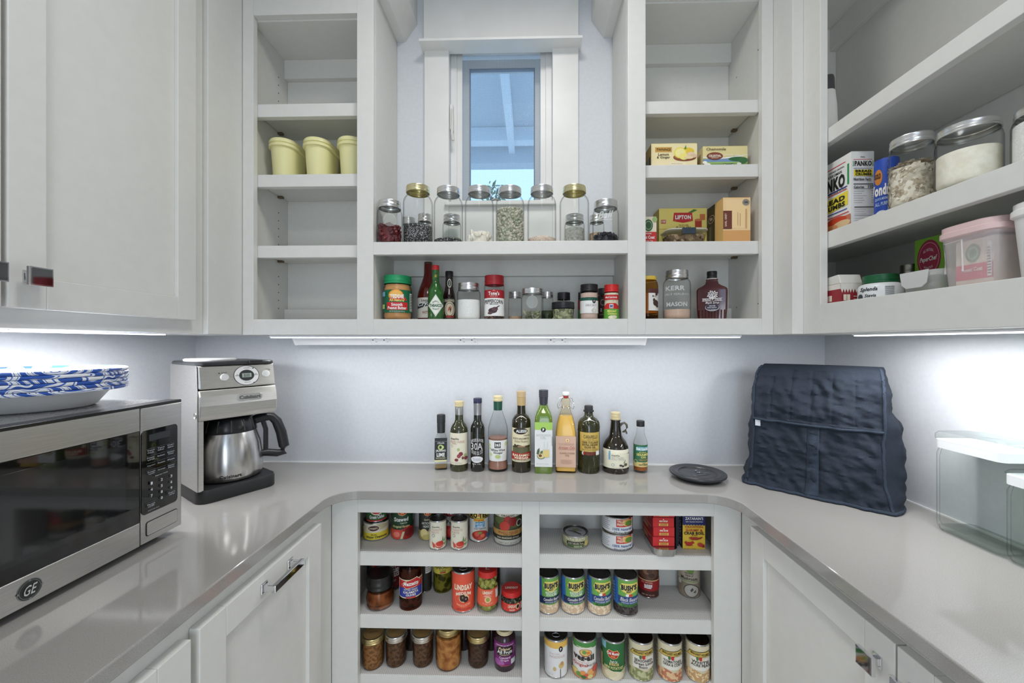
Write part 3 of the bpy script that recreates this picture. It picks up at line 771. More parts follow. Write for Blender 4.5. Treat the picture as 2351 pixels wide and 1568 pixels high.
TAB = [(0, 0), (.95, 0), (1, .02), (1, .46), (.97, .52), (.82, .58), (.58, .65), (.47, .69), (.45, .74), (.44, .90)]
LB(bottle, 'green_sauce_bottle', 'green pepper sauce bottle with red cap and diamond label', 568, 703, 778, TAB, M((36, 92, 30), .12, coat=.6), D=1.238, cap=(ridged(.47, .915, 1, 2), M((196, 34, 40), .4)), topr=.47,
   neck=([(.462, .655), (.452, .70), (.452, .905), (.44, .915)], speckle((30, 90, 50), (80, 120, 50), 60, .4)),
   art=[('T', 'TABASCO', 0, .80, .62, .05, YELLOW, {'rot': 50}), ('P', [(0, .045), (.97, .255), (0, .465), (-.97, .255)], (60, 110, 60)), ('P', [(0, .055), (.93, .255), (0, .455), (-.93, .255)], (238, 238, 230)), ('P', [(0, .075), (.84, .255), (0, .435), (-.84, .255)], (60, 110, 60)), ('P', [(0, .079), (.82, .255), (0, .431), (-.82, .255)], (238, 238, 230)),
        ('T', 'McILHENNY CO.', 0, .33, .75, .03, (40, 100, 60), {'arc': -.8}), ('T', 'TABASCO', 0, .255, 1.45, .055, (34, 96, 54), {'b': .04}), ('T', 'GREEN PEPPER SAUCE', 0, .185, .8, .026, (40, 100, 60), {'arc': .8})])
LB(bottle, 'pepper_sauce_bottle', 'dark sauce bottle with black cap and round pepper label', 700, 804, 828, [(0, 0), (.95, 0), (1, .02), (1, .46), (.94, .52), (.78, .60), (.72, .64), (.64, .70), (.62, .9)], DKR, D=1.285, cap=(plaincap(.66, .90, 1), M((20, 20, 22), .4)), topr=.65,
   art=[('E', .05, .75, .55, .09, (214, 214, 204)), ('E', .05, .75, .42, .065, (60, 80, 66)), ('T', 'J', .05, .75, .25, .08, (210, 200, 180)), ('R', -1.2, .02, 1.2, .44, (54, 66, 52)), ('E', .05, .22, .80, .16, (222, 206, 178)), ('E', .05, .22, .66, .13, (54, 66, 52)), ('E', .05, .22, .62, .12, (222, 206, 178)), ('T', 'DRAPEPPER', 0, .395, 1.6, .055, (222, 206, 178), {'b': .03}), ('P', [(-.25, .17), (.05, .22), (.2, .30), (-.1, .26)], (190, 50, 40)), ('P', [(.1, .15), (.3, .22), (.3, .29), (.05, .22)], (90, 60, 40)), ('R', -1, .05, 1, .10, (54, 66, 52)), ('T', 'SAUCE', .1, .075, 1.1, .05, (200, 60, 50), {'b': .05})])
DJ2 = dict(group='small jars and shakers in the bay under the deck')
LB(jar, 'salt_jar', 'small mason jar of white salt beside the dark pepper sauce', 817, 1020, 925, lidr=.90, lidh=.19, contents=SALT, fill=.54)
t, r, h = LB(jar, 'peppercorn_shaker', 'peppercorn shaker with dark red cap and white label', 1052, 1223, 860, lid=M((158, 24, 34), .4), lidr=.985, lidh=.215, fill=.12, contents=speckle((58, 44, 40), (150, 110, 96), 190, .6, 'CELLS', .6), prof=[(0, .01), (.9, .01), (.97, 0), (1, .02), (1, .79), (.95, .80)],
   art=[('R', -1.3, .48, 1.3, .665, (168, 30, 40)), ('R', -1.3, .08, 1.3, .48, (240, 240, 238)), ('T', "Tone's", -.05, .585, 1.05, .085, WHITE, {'b': .03}), ('T', 'SINCE 1873', -.05, .52, .7, .025, (230, 180, 170)), ('P', [(-.2, .635), (-.05, .645), (.1, .635), (-.05, .66)], (230, 180, 170)), ('T', 'PEPPERCORN', -.05, .41, 1.7, .085, (60, 52, 52), {'b': .02, 'arc': -.25}), ('T', '- MELANGE -', -.05, .345, .95, .035, (90, 84, 84)),
        ('E', -.15, .20, .42, .06, (64, 44, 52)), ('E', .05, .235, .30, .045, (92, 62, 66)), ('P', [(.1, .23), (.5, .30), (.48, .32), (.05, .26)], (70, 50, 54)), ('E', -.4, .145, .22, .03, (96, 70, 70))])
LB(jar, 'spice_jar', 'narrow jar of peach-coloured grains left of the bay leaf jar', 1258, 1372, 1005, D=1.325, lidr=.97, lidh=.19, contents=speckle((222, 180, 150), (236, 204, 176), 300, .7, 'CELLS', .5), fill=.17)
HERB = speckle((86, 92, 66), (176, 178, 140), 150, .7, 'CELLS', .7, .1, .9); DHERB = speckle((34, 48, 28), (92, 104, 70), 170, .7, 'CELLS', .7, .1, .9)
t, r, h = LB(jar, 'spice_jar', 'embossed jar of dried bay leaves in the middle of the bay', 1368, 1557, 972, D=1.255, lidr=.97, lidh=.17, emboss=[('E', 0, .55, .5, .2, frosted((236, 240, 240), .22, .1)), ('E', 0, .55, .44, .17, frosted((150, 160, 160), .15, .1))])
b = MB()
for i in range(46):
    a = random.uniform(0, 2*PI); rr = r*.86*random.random()**.4; c0 = Vector((rr*math.sin(a), -rr*math.cos(a), random.uniform(.004, h*.27))); u = Vector((random.gauss(0, 1), random.gauss(0, 1), random.gauss(0, .7))).normalized(); w = u.orthogonal().normalized()*.005
    u = u*.011
    lim = lambda p: Vector((p.x, p.y, max(p.z, .003)))*1 if math.hypot(p.x, p.y) < r*.93 else Vector((p.x*r*.93/math.hypot(p.x, p.y), p.y*r*.93/math.hypot(p.x, p.y), max(p.z, .003)))
    b.add([lim(c0-u), lim(c0+w), lim(c0+u), lim(c0-w)], [(0, 1, 2, 3)], ((150, 156, 120), (122, 130, 94), (176, 178, 148))[i % 3])
b.build('bay_leaves', t, kind='stuff')
LB(jar, 'spice_jar', 'narrow jar of dark green herbs right of the bay leaf jar', 1540, 1643, 1005, D=1.325, lidr=.97, lidh=.19, contents=DHERB, fill=.36)
LB(jar, 'spice_jar', 'squat jar of pale herbs with wide black lid', 1627, 1826, 1090, D=1.245, lid=M((24, 26, 32), .4), lidr=1.0, lidh=.36, contents=HERB, fill=.60, prof=[(0, .02), (.78, .02), (.86, 0), (.88, .03), (.95, .62), (.95, .66), (.9, .70)])
LB(jar, 'spice_jar', 'small bottle with black screw cap behind the wide black lid', 1676, 1790, 1010, D=1.325, lid=M((26, 28, 34), .4), lidr=.97, lidh=.25, prof=[(0, .01), (.9, .01), (1, 0), (1, .6), (.93, .72), (.88, .76)])
LB(jar, 'spice_shaker', 'thin red and green shaker half hidden behind the garlic salt', 1855, 1912, 1012, D=1.33, lid=M((24, 24, 26), .4), lidr=.97, lidh=.23, prof=[(0, .01), (.9, .01), (1, 0), (1, .76)], art=[('R', -1.4, .40, 1.4, .75, (150, 40, 50)), ('R', -1.4, .02, 1.4, .40, (80, 140, 70))])
LB(jar, 'garlic_salt_shaker', 'garlic salt shaker with black cap, green band and white label', 1872, 2028, 938, D=1.245, lid=M((22, 22, 24), .4), lidr=.98, lidh=.20, contents=speckle((206, 176, 164), (218, 190, 178), 400, .8), fill=.84, prof=[(0, .01), (.9, .01), (.98, 0), (1, .02), (1, .77), (.95, .80)],
   art=[('R', -1.4, .175, 1.4, .62, (236, 236, 234)), ('R', -1.4, .53, 1.4, .62, (22, 84, 68)), ('E', .52, .51, .17, .06, (20, 20, 22)), ('T', 'P', .52, .51, .1, .06, WHITE), ('T', 'GARLIC SALT', .18, .40, 1.1, .06, (140, 140, 142), {'b': 0}), ('E', .5, .25, .24, .055, (206, 198, 190)), ('E', .55, .25, .13, .05, (226, 220, 212)), ('P', [(.45, .30), (.55, .30), (.52, .36)], (206, 198, 190))])
LB(bottle, 'spice_shaker', 'dark seasoning bottle with black cap behind the red-capped shaker', 2024, 2118, 975, [(0, 0), (.95, 0), (1, .03), (1, .74), (.9, .80), (.9, .84)], M((44, 20, 18), .15, coat=.4), D=1.315, cap=(plaincap(.97, .82, 1), M((22, 22, 24), .4)), topr=.95, art=[('R', -1.3, .1, 1.3, .72, (46, 24, 22)), ('E', -.1, .56, .4, .1, (150, 140, 120)), ('E', -.1, .56, .3, .07, (46, 24, 22)), ('T', 'Z', -.35, .33, .3, .09, (210, 200, 180), {'b': .04}), ('R', -.7, .18, .5, .2, (120, 110, 90))])
LB(jar, 'minced_onion_shaker', 'minced onion shaker with bright red cap and red and green label', 2077, 2205, 942, D=1.242, lid=M((206, 36, 36), .4), lidr=.98, lidh=.21, contents=speckle((226, 212, 180), (240, 230, 206), 260, .8, 'CELLS', .5), fill=.76, prof=[(0, .01), (.9, .01), (.98, 0), (1, .02), (1, .76), (.95, .79)],
   art=[('R', -1.3, .56, 1.3, .70, (200, 34, 38)), ('T', 'McCormick', 0, .63, 1.5, .055, WHITE, {'b': .03}), ('P', [(-1, .0), (1, .0), (1, .36), (.6, .46), (-.6, .46), (-1, .36)], (200, 34, 38)), ('R', -.25, .32, .25, .43, WHITE), ('T', 'M', 0, .375, .34, .08, (30, 70, 140), {'b': .06}), ('R', -1, .0, 1, .30, (96, 164, 60)), ('T', 'Minced', .05, .24, 1.1, .07, (236, 226, 120), {'b': .03, 's': .1}), ('T', 'Onions', .1, .165, 1.1, .07, (236, 226, 120), {'b': .03, 's': .1}), ('E', .1, .06, .5, .05, (238, 232, 204)), ('E', .4, .07, .3, .045, (226, 218, 190))])

# ------------------------------------------------------------------ left column: yellow tubs
TUB = M((234, 229, 172), .38)
for k, (xl, xr, yt, label) in enumerate(((603, 662, 314.5, 'pale yellow plastic tub with lid, first from the open end near the pin holes'), (683, 741, 313, 'pale yellow plastic tub with lid, middle one of the row of tubs'), (763, 822, 311, 'pale yellow plastic tub with lid, cut off by the cabinet stile'))):
    D = 1.226; zb = .5257
    x0, x1 = X_at(xl, D), X_at(xr, D); w = .088; hh_ = Z_at(xl, yt, D)-zb; ln = .135
    t = thing('storage_tub', label, 'container', (x0+.045, D+ln/2, z(zb)+.0003), 0, 'yellow lidded tubs on the left shelf')
    b = MB(); rings = []
    for q, s in ((0, .86), (.003, .89), (hh_*.8, 1.0), (hh_*.83, 1.0)):
        rings.append([(u, v, q) for u, v in rrect(w*.88*s, ln*.93*s, .036, 7)])
    b.loft(rings, TUB); b.build('tub_body', t, smooth=True)
    b = MB(); rings = [[(u, v, q) for u, v in rrect(w*s, ln*s2, .042, 7)] for q, s, s2 in ((hh_*.80, .95, .97), (hh_*.81, 1.03, 1.02), (hh_*.86, 1.03, 1.02), (hh_*.87, .97, .97), (hh_*.90, .97, .97), (hh_*.905, 1.02, 1.01), (hh_*.97, 1.01, 1.005), (hh_, .96, .97), (hh_*.99, .8, .85))]
    b.loft(rings, TUB); b.build('tub_lid', t, smooth=True)
# ------------------------------------------------------------------ right column: tea boxes, jar, syrup
def rx(x): return 1430+x/3.2676
def ry(y): return 300+y/3.2676
R2, R3 = .5412, .3092
TEA = (240, 226, 176)
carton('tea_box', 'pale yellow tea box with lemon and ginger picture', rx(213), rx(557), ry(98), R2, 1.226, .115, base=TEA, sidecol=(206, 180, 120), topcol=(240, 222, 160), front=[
    ('R', -1, 0, 1, .3, (240, 226, 184)), ('R', -.83, .66, -.10, .86, (204, 158, 74)), ('T', 'TWININGS', -.465, .76, .62, .10, (60, 40, 26), {'b': .015}), ('T', 'Lemon', -.47, .565, .46, .11, (70, 56, 44)), ('T', '& Ginger', -.47, .435, .58, .12, (70, 56, 44)),
    ('E', .46, .44, .50, .16, (140, 78, 50)), ('E', .46, .475, .46, .12, (180, 120, 80)), ('E', .56, .69, .30, .14, (232, 200, 60)), ('E', .26, .62, .27, .22, (240, 222, 90)), ('E', .26, .62, .22, .18, (246, 236, 160)), ('E', .42, .47, .20, .14, (244, 230, 130)), ('E', .72, .55, .18, .10, (232, 206, 176)), ('E', .84, .49, .14, .08, (224, 194, 160)), ('E', .62, .42, .20, .06, (236, 214, 170)), ('P', [(.42, .76), (.50, .93), (.52, .78)], (90, 140, 60)),
    ('R', -.2, .12, .5, .22, (244, 232, 204)), ('T', 'BLENDED TEA BAGS 20', .1, .17, .5, .03, (150, 140, 120), {'b': 0})],
    left=[('R', -.2, .1, .85, .55, (60, 60, 60)), ('R', -.9, .1, -.3, .55, (196, 168, 110))]+[('R', -.15+k*.12, .12, -.10+k*.12, .53, (230, 226, 214)) for k in range(8)])
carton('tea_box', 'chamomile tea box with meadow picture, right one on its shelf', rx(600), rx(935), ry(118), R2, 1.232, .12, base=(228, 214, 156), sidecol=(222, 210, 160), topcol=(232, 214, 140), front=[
    ('R', -1, 0, 1, .44, (126, 160, 90)), ('P', [(-1, .40), (-.5, .5), (0, .42), (.4, .56), (1, .44), (1, .3), (-1, .3)], (120, 150, 190)), ('P', [(-1, .5), (-.3, .42), (.5, .5), (1, .6), (1, .62), (.4, .54), (-.3, .47), (-1, .54)], (240, 244, 246)), ('R', -1, .22, 1, .30, (150, 186, 106)),
    ('E', .55, .42, .4, .10, (50, 104, 60)), ('E', .8, .36, .2, .14, (60, 110, 64)), ('T', 'Chamomile', -.41, .87, .88, .12, (70, 54, 34), {'b': .01}),
    ('E', -.47, .56, .36, .17, (112, 56, 44)), ('E', -.47, .56, .33, .145, (140, 70, 54)), ('T', 'CELESTIAL', -.47, .565, .56, .10, (244, 236, 216), {'b': .03}), ('T', 'SEASONINGS', -.47, .475, .32, .035, (244, 236, 216)), ('T', 'HERBAL TEA', .30, .60, .7, .055, (236, 238, 236), {'b': 0}),
    ('E', -.80, .14, .16, .11, (246, 244, 236)), ('E', -.80, .14, .05, .04, (226, 190, 60)), ('E', -.92, .27, .1, .07, (246, 244, 236)), ('E', -.02, .12, .12, .10, (40, 50, 44)), ('E', -.02, .12, .10, .08, (150, 186, 106)), ('E', .30, .12, .12, .10, (40, 50, 44)), ('E', .30, .12, .10, .08, (150, 186, 106)), ('R', .0, .18, .3, .20, (40, 50, 44)), ('E', .75, .1, .18, .08, (150, 60, 50)), ('E', .6, .2, .1, .05, (230, 230, 220))],
    left=[('R', -.8, .1+k*.1, .8, .12+k*.1, (140, 120, 80)) for k in range(7)])
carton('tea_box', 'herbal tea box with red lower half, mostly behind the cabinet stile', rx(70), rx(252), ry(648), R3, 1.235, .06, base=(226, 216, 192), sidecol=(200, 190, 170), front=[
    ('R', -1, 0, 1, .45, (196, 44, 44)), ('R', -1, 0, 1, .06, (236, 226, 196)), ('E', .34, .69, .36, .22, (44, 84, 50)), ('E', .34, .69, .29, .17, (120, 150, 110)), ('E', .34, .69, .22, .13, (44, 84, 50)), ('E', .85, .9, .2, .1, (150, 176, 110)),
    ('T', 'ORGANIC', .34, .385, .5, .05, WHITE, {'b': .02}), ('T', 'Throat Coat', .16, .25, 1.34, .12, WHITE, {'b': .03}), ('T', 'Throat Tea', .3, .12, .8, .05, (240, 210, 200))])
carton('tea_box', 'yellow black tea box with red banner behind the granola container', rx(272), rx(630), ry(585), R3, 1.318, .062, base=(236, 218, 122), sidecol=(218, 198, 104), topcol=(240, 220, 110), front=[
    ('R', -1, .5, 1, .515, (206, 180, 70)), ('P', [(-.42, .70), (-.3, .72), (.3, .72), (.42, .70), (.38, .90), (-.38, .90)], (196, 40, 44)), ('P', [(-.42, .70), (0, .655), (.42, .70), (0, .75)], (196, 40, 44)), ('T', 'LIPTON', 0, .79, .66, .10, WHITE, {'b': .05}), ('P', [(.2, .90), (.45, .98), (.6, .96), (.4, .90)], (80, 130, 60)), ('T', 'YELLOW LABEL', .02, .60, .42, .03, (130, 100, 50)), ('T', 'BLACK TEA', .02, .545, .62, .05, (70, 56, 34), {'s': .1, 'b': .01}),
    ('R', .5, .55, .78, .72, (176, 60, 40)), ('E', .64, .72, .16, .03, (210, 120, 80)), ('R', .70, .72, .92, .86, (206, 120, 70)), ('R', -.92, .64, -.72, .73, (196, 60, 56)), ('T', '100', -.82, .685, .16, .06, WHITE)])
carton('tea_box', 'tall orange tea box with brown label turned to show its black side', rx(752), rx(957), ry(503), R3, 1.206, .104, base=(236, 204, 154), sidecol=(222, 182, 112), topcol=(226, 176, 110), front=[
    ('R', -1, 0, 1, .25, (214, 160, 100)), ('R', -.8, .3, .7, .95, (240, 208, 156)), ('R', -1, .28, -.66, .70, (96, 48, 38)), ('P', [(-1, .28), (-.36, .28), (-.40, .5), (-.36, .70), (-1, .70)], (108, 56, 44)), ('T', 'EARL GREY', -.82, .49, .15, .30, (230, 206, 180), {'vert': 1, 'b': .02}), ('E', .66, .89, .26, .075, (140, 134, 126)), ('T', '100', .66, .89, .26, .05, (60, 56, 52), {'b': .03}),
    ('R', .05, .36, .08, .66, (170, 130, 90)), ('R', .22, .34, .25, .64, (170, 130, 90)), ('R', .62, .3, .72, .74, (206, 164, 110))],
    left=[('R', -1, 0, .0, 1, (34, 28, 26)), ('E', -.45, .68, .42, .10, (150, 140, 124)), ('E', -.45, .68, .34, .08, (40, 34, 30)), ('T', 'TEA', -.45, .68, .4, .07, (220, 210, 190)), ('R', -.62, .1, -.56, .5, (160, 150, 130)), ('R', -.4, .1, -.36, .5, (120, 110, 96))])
t = thing('food_container', 'clear lidded container of granola with dark blue latch', 'container', (X_at(rx(455), 1.262), 1.262, z(R3)+.0003))
w = (X_at(rx(612), 1.215)-X_at(rx(298), 1.215)); hh_ = Z_at(rx(455), ry(735), 1.218)-R3
CLEAR = glass((238, 238, 234), (190, 194, 194), .06, .1, 'clear_plastic')
MB().loft([[(a, b_, q) for a, b_ in rrect(w*s, .078*s, .02)] for q, s in ((0, .86), (.003, .88), (hh_, 1))], CLEAR).build('container_body', t, smooth=True)
MB().loft([[(a, b_, q) for a, b_ in rrect(w*s, .074*s, .018)] for q, s in ((.002, .82), (.004, .86), (hh_*.66, .93), (hh_*.74, .5))], speckle((78, 58, 44), (190, 164, 130), 130, .8, 'CELLS', .8, .05, .95)).build('granola', t, smooth=True)
MB().loft([[(a, b_, q) for a, b_ in rrect(w*s, .082*s, .022)] for q, s in ((hh_*.97, .97), (hh_*.98, 1.03), (hh_*1.04, 1.03), (hh_*1.09, .97))], frosted((226, 226, 220), .55)).build('lid', t, smooth=True)
box('latch', (-.021, -.046, hh_*.62), (.021, -.0405, hh_*1.08), (46, 58, 70), t, .002)
t, r, h = jar('honey_jar', 'amber jar with yellow lid and white label beside the stile', rx(100), rx(266), ry(1088), FL, 1.25, lid=M((228, 196, 74), .4), lidr=.86, lidh=.085, prof=[(0, .01), (.9, .01), (.97, 0), (1, .02), (1, .78), (.94, .86), (.84, .90)], contents=M((34, 28, 30), .2), fill=.10, g=glass((226, 190, 130), (150, 110, 60), .05), art=[('R', .12, .20, 1.2, .60, (232, 230, 222)), ('R', .12, .60, 1.2, .70, (84, 40, 36)), ('T', 'M.C', .62, .53, .35, .05, (90, 84, 76)), ('E', .74, .375, .22, .07, (70, 46, 38)), ('E', .60, .44, .10, .04, (70, 46, 38)), ('E', .85, .31, .1, .04, (70, 46, 38)), ('E', .8, .58, .1, .04, (70, 46, 38))])
lathe('syrup_glaze', [(r*.93, h*.14), (r*.93, h*.60), (0, h*.60)], M((196, 150, 96), .4), t)
jar('mason_jar', 'embossed mason jar with pinkish sand-like contents beside the syrup bottle', rx(299), rx(512), ry(1040), FL, 1.25, lidr=.83, lidh=.17, contents=SAND, fill=.20, emboss=[('T', 'KERR', -.1, .62, 1.3, .09, frosted((240, 242, 242), .5, .1), {'b': .03}), ('T', 'SELF SEALING', 0, .50, 1.6, .04, frosted((240, 242, 242), .3, .1)), ('T', 'MASON', 0, .30, 1.4, .09, frosted((240, 242, 242), .5, .1), {'b': .03})])
SYR = M((74, 26, 26), .12, coat=.7)
t, r, h = standing('syrup_bottle', 'dark red maple syrup bottle with white tree print and black cap', 'bottle', rx(552), rx(787), ry(1052), FL, 1.26, topr=.35)
def sring(hw_, q, d=.30, cr=.5): return [(a, b_, q*h) for a, b_ in rrect(2*r*hw_, 2*r*d, r*d*cr*1.0, 6)]
MB().loft([sring(.88, 0), sring(.92, .01), sring(.98, .25), sring(1.0, .50), sring(1.0, .60), sring(.97, .635), sring(.86, .665), sring(.62, .70), sring(.44, .735), sring(.40, .78, .28), sring(.36, .80, .28), sring(.40, .82, .28), sring(.36, .84, .27)], SYR).build('glass_body', t, smooth=True)
MB().lathe(sc(ridged(.335, .845, 1, 2), r, h), M((22, 22, 24), .4), 24).build('cap', t, smooth=True)
lathe('neck_ring', sc([(.36, .83), (.40, .832), (.40, .85), (.3, .852)], r, h), M((210, 196, 190), .3), t, 24)
for k in range(9): MB().tube([(r*(-.78+k*.195), -r*.30, h*.01), (r*(-.8+k*.2), -r*.302, h*.20)], .0022, SYR, 6).build('rib', t, smooth=True)
PW = (226, 224, 226)
do_print(t, flat_face((0, -r*.305, 0), (1, 0, 0), (0, 0, 1), (0, -1, 0), r, h), [*[('E', .03+math.cos(q*2.4)*.032*q**.5*1.9, .505+math.sin(q*2.4)*.0085*q**.5*1.9, .045, .0125, PW) for q in range(30)], ('R', .0, .40, .07, .47, PW), ('P', [(.03, .43), (.22, .49), (.25, .485), (.05, .415)], PW), ('P', [(.03, .43), (-.18, .49), (-.21, .485), (.02, .415)], PW), ('R', -.62, .432, .66, .438, PW), ('R', -.62, .375, .66, .381, PW),
    ('T', 'SPRING', -.34, .405, .52, .045, PW, {'b': .02}), ('T', 'TREE', .38, .405, .46, .045, PW, {'b': .02}), ('T', 'Maple Syrup', .02, .34, .86, .055, PW, {'s': .35, 'b': .01}), ('E', .02, .25, .44, .075, PW), ('E', .02, .255, .42, .07, (40, 30, 60)), ('T', '100% PURE', .02, .28, .4, .025, PW), ('T', 'MAPLE GRADE A', .02, .245, .6, .022, PW), ('T', 'ALL NATURAL', .02, .20, .5, .022, PW)], False)

# ------------------------------------------------------------------ right wall cabinet: flour, oats, crumbs, sweetener
def fx(x): return 1850+x/3.2675
def fy(y): return 300+y/3.2675
Q3, Q2, Q1 = .5573, .2898, .1019
t, r, h = standing('squeeze_bottle', 'white bottle with dark grey lid on the top right shelf', 'bottle', 1872, 1924, 168, Q3, 1.10)
lathe('bottle_body', sc([(0, 0), (.95, 0), (1, .02), (1, .25), (.93, .55), (.80, .74), (.74, .77)], r, h), M((222, 222, 218), .4), t)
lathe('cap', sc([(.74, .76), (.76, .77), (.72, .96), (.66, 1), (0, 1)], r, h), M((62, 64, 66), .5), t)
carton('bread_crumb_box', 'white bread crumb box with red, green and yellow print', fx(340), fx(512), fy(157), Q2, .99, .112, sidecol=(236, 236, 232), base=(236, 236, 232), front=[
    ('T', 'ORIGINAL', 0, .925, .4, .02, (60, 60, 60)), ('R', -.8, .89, .85, .897, (200, 40, 50)), ('R', -.85, .80, -.80, .875, (40, 140, 70)), ('R', .86, .80, .91, .875, (40, 140, 70)), ('T', 'PANKO', .02, .838, 1.5, .07, (34, 40, 34), {'b': .04}), ('R', -.8, .77, .85, .776, (40, 50, 120)), ('R', -.78, .67, .84, .755, (236, 214, 50)), ('T', 'BREAD', .03, .735, 1.4, .035, (34, 40, 34), {'b': .05}), ('T', 'CRUMBS', .03, .692, 1.4, .035, (34, 40, 34), {'b': .05}),
    ('T', 'Nutrition Facts', -.06, .625, 1.5, .04, (40, 40, 40), {'b': .03}), ('R', -.82, .555, .9, .566, (30, 30, 30)), ('T', 'Calories', -.36, .52, .9, .035, (40, 40, 40), {'b': .03}), ('T', '110', .66, .525, .45, .045, (30, 30, 30), {'b': .03}), ('R', -.82, .495, .9, .500, (60, 60, 60))]+[('R', -.82, .46-k*.031, (.1, -.1, .3, .0)[k % 4], .466-k*.031, (150, 150, 150)) for k in range(6)]+[('R', .7, .46-k*.031, .88, .466-k*.031, (110, 110, 110)) for k in range(6)]+[('R', -.82, .24, .9, .252, (30, 30, 30)), ('R', -.82, .13, .9, .135, (90, 90, 90))]+[('R', -.82, .21-k*.03, (.2, .0)[k % 2], .215-k*.03, (160, 160, 160)) for k in range(3)]+[('R', -.82, .09-k*.03, .85, .095-k*.03, (160, 160, 160)) for k in range(3)],
    left=[('R', -.9, .90, .70, .912, (200, 40, 50)), ('T', 'JAPANESE ORIGINAL', .2, .85, .9, .03, (40, 40, 40)), ('T', 'KIKKOMAN', .1, .80, .8, .04, (40, 40, 40)), ('R', .80, .58, .90, .86, (40, 150, 84)), ('T', 'PANKO', -.12, .67, 1.6, .19, (30, 34, 30), {'b': .05}), ('R', -.9, .555, .8, .57, (40, 50, 140)), ('R', -.9, .52, .8, .53, (206, 50, 50)), ('T', 'JAPANESE STYLE', .2, .54, 1.1, .03, (40, 40, 50)),
          ('P', [(-.9, .27), (.84, .31), (.84, .50), (-.9, .46)], (240, 220, 70)), ('T', 'BREAD', -.05, .425, 1.5, .07, (34, 40, 34), {'b': .05}), ('T', 'CRUMBS', -.05, .34, 1.5, .07, (34, 40, 34), {'b': .05}), ('R', -.9, .25, .8, .262, (40, 60, 150)), ('R', -.9, .20, .9, .212, (206, 50, 50)), ('R', -1, 0, 1, .17, (200, 120, 90)), ('E', .2, .13, .6, .06, (206, 70, 40)), ('E', .5, .07, .5, .05, (226, 196, 150)), ('E', -.2, .05, .5, .05, (216, 150, 100))])
t, r, h = standing('flour_canister', 'blue cardboard flour canister between bread crumb box and oat jar', 'canister', 2006, 2066, 361, Q2, .945)
BL = M((30, 74, 176), .4)
lathe('canister_body', [(0, 0), (r, 0), (r, h*.975), (r*.98, h), (0, h)], BL, t)
do_print(t, round_face(lambda q: r, h), [('E', -.62, .70, .30, .13, (206, 130, 50)), ('T', 'GOLD', -.66, .72, .46, .09, (60, 40, 30), {'b': .04}), ('T', 'Wondra', -.50, .48, 1.9, .19, WHITE, {'b': .05}), ('T', 'QUICK-MIXING FLOUR', -.1, .33, 1.5, .05, (190, 210, 240)), ('T', 'ALL PURPOSE', -.2, .25, 1.3, .06, (190, 210, 240)), ('E', -.4, .06, .5, .08, (220, 224, 230))])
OAT = speckle((150, 136, 116), (226, 218, 202), 85, .8, 'CELLS', .9, .0, .7)
FLOUR = speckle((232, 226, 208), (240, 236, 222), 60, .9, bump=.6, detail=6, dist=.004)
BIGJ = [(0, .012), (.6, .012), (.85, 0), (.95, .02), (1, .07), (1, .73), (.97, .80), (.91, .845), (.90, .90), (.89, .96)]
g = 'wide-mouthed glass jars on the right wall shelf'
t, r, h = jar('wide_mouth_jar', 'wide glass jar of rolled oats with silver lid', 2037, 2152, 304, Q2, .862, lidr=.93, lidh=.13, contents=OAT, fill=.55, prof=BIGJ, group=g)
b = MB()
for i in range(520):
    an = random.uniform(0, 2*PI); top = random.random() < .35; rr = r*.93*random.random()**.5 if top else r*.948; c0 = Vector((rr*math.sin(an), -rr*math.cos(an), h*.57+random.uniform(-.002, .006)+(1-rr/r)*.012 if top else random.uniform(.008, h*.56)))
    nn = (Vector((math.sin(an), -math.cos(an), 0)) if not top else Vector((0, 0, 1)))+Vector((random.gauss(0, .18), random.gauss(0, .18), random.gauss(0, .18)))*1; u = nn.orthogonal().normalized(); w = nn.cross(u).normalized(); q = random.uniform(.0034, .0052)
    b.add([c0+u*q*math.cos(a*PI/3)+w*q*.75*math.sin(a*PI/3) for a in range(6)], [tuple(range(6))], ((214, 204, 184), (196, 184, 162), (228, 220, 204), (178, 162, 138))[i % 4])
b.build('oat_flakes', t, kind='stuff')
jar('wide_mouth_jar', 'wide glass jar of white flour with silver lid', 2144, 2308, 274, Q2, .752, lidr=.955, lidh=.13, contents=FLOUR, fill=.56, slope=.25, prof=BIGJ, group=g)
jar('wide_mouth_jar', 'wide glass jar of white sugar cut off by the picture edge beside the flour', 2318, 2548, 214, Q2, .655, lidr=.93, lidh=.14, contents=SALT, fill=.74, prof=BIGJ, group=g)
t, w, h = carton('spice_tin', 'small dark red and white carton with white sloping lid', 1930, 1981, 662, Q1, 1.0, .055, base=(150, 40, 48), sidecol=(150, 40, 48), topcol=(226, 222, 214), h=.047, front=[('R', -1, .72, 1, 1, (226, 222, 214))]+[('P', [(-1+k*.25, .72), (-.875+k*.25, .50), (-.75+k*.25, .72)], (226, 222, 214)) for k in range(8)]+[('R', -.8, .1, -.2, .42, (226, 216, 200)), ('R', -.52, .1, -.48, .42, (150, 40, 48)), ('R', .1, .3, .9, .34, (226, 216, 200)), ('R', .1, .15, .9, .19, (206, 180, 170))], left=[('R', -1, .72, 1, 1, (226, 222, 214)), ('R', -.7, .1, 0, .42, (226, 216, 200)), ('R', -.36, .1, -.32, .42, (150, 40, 48))])
MB().prism([(-.0285, .0475), (.0285, .0475), (.02, .068), (-.02, .071)], M((222, 220, 214), .35), 0, -w/2, w/2).build('spout_lid', t, bevel=.002)
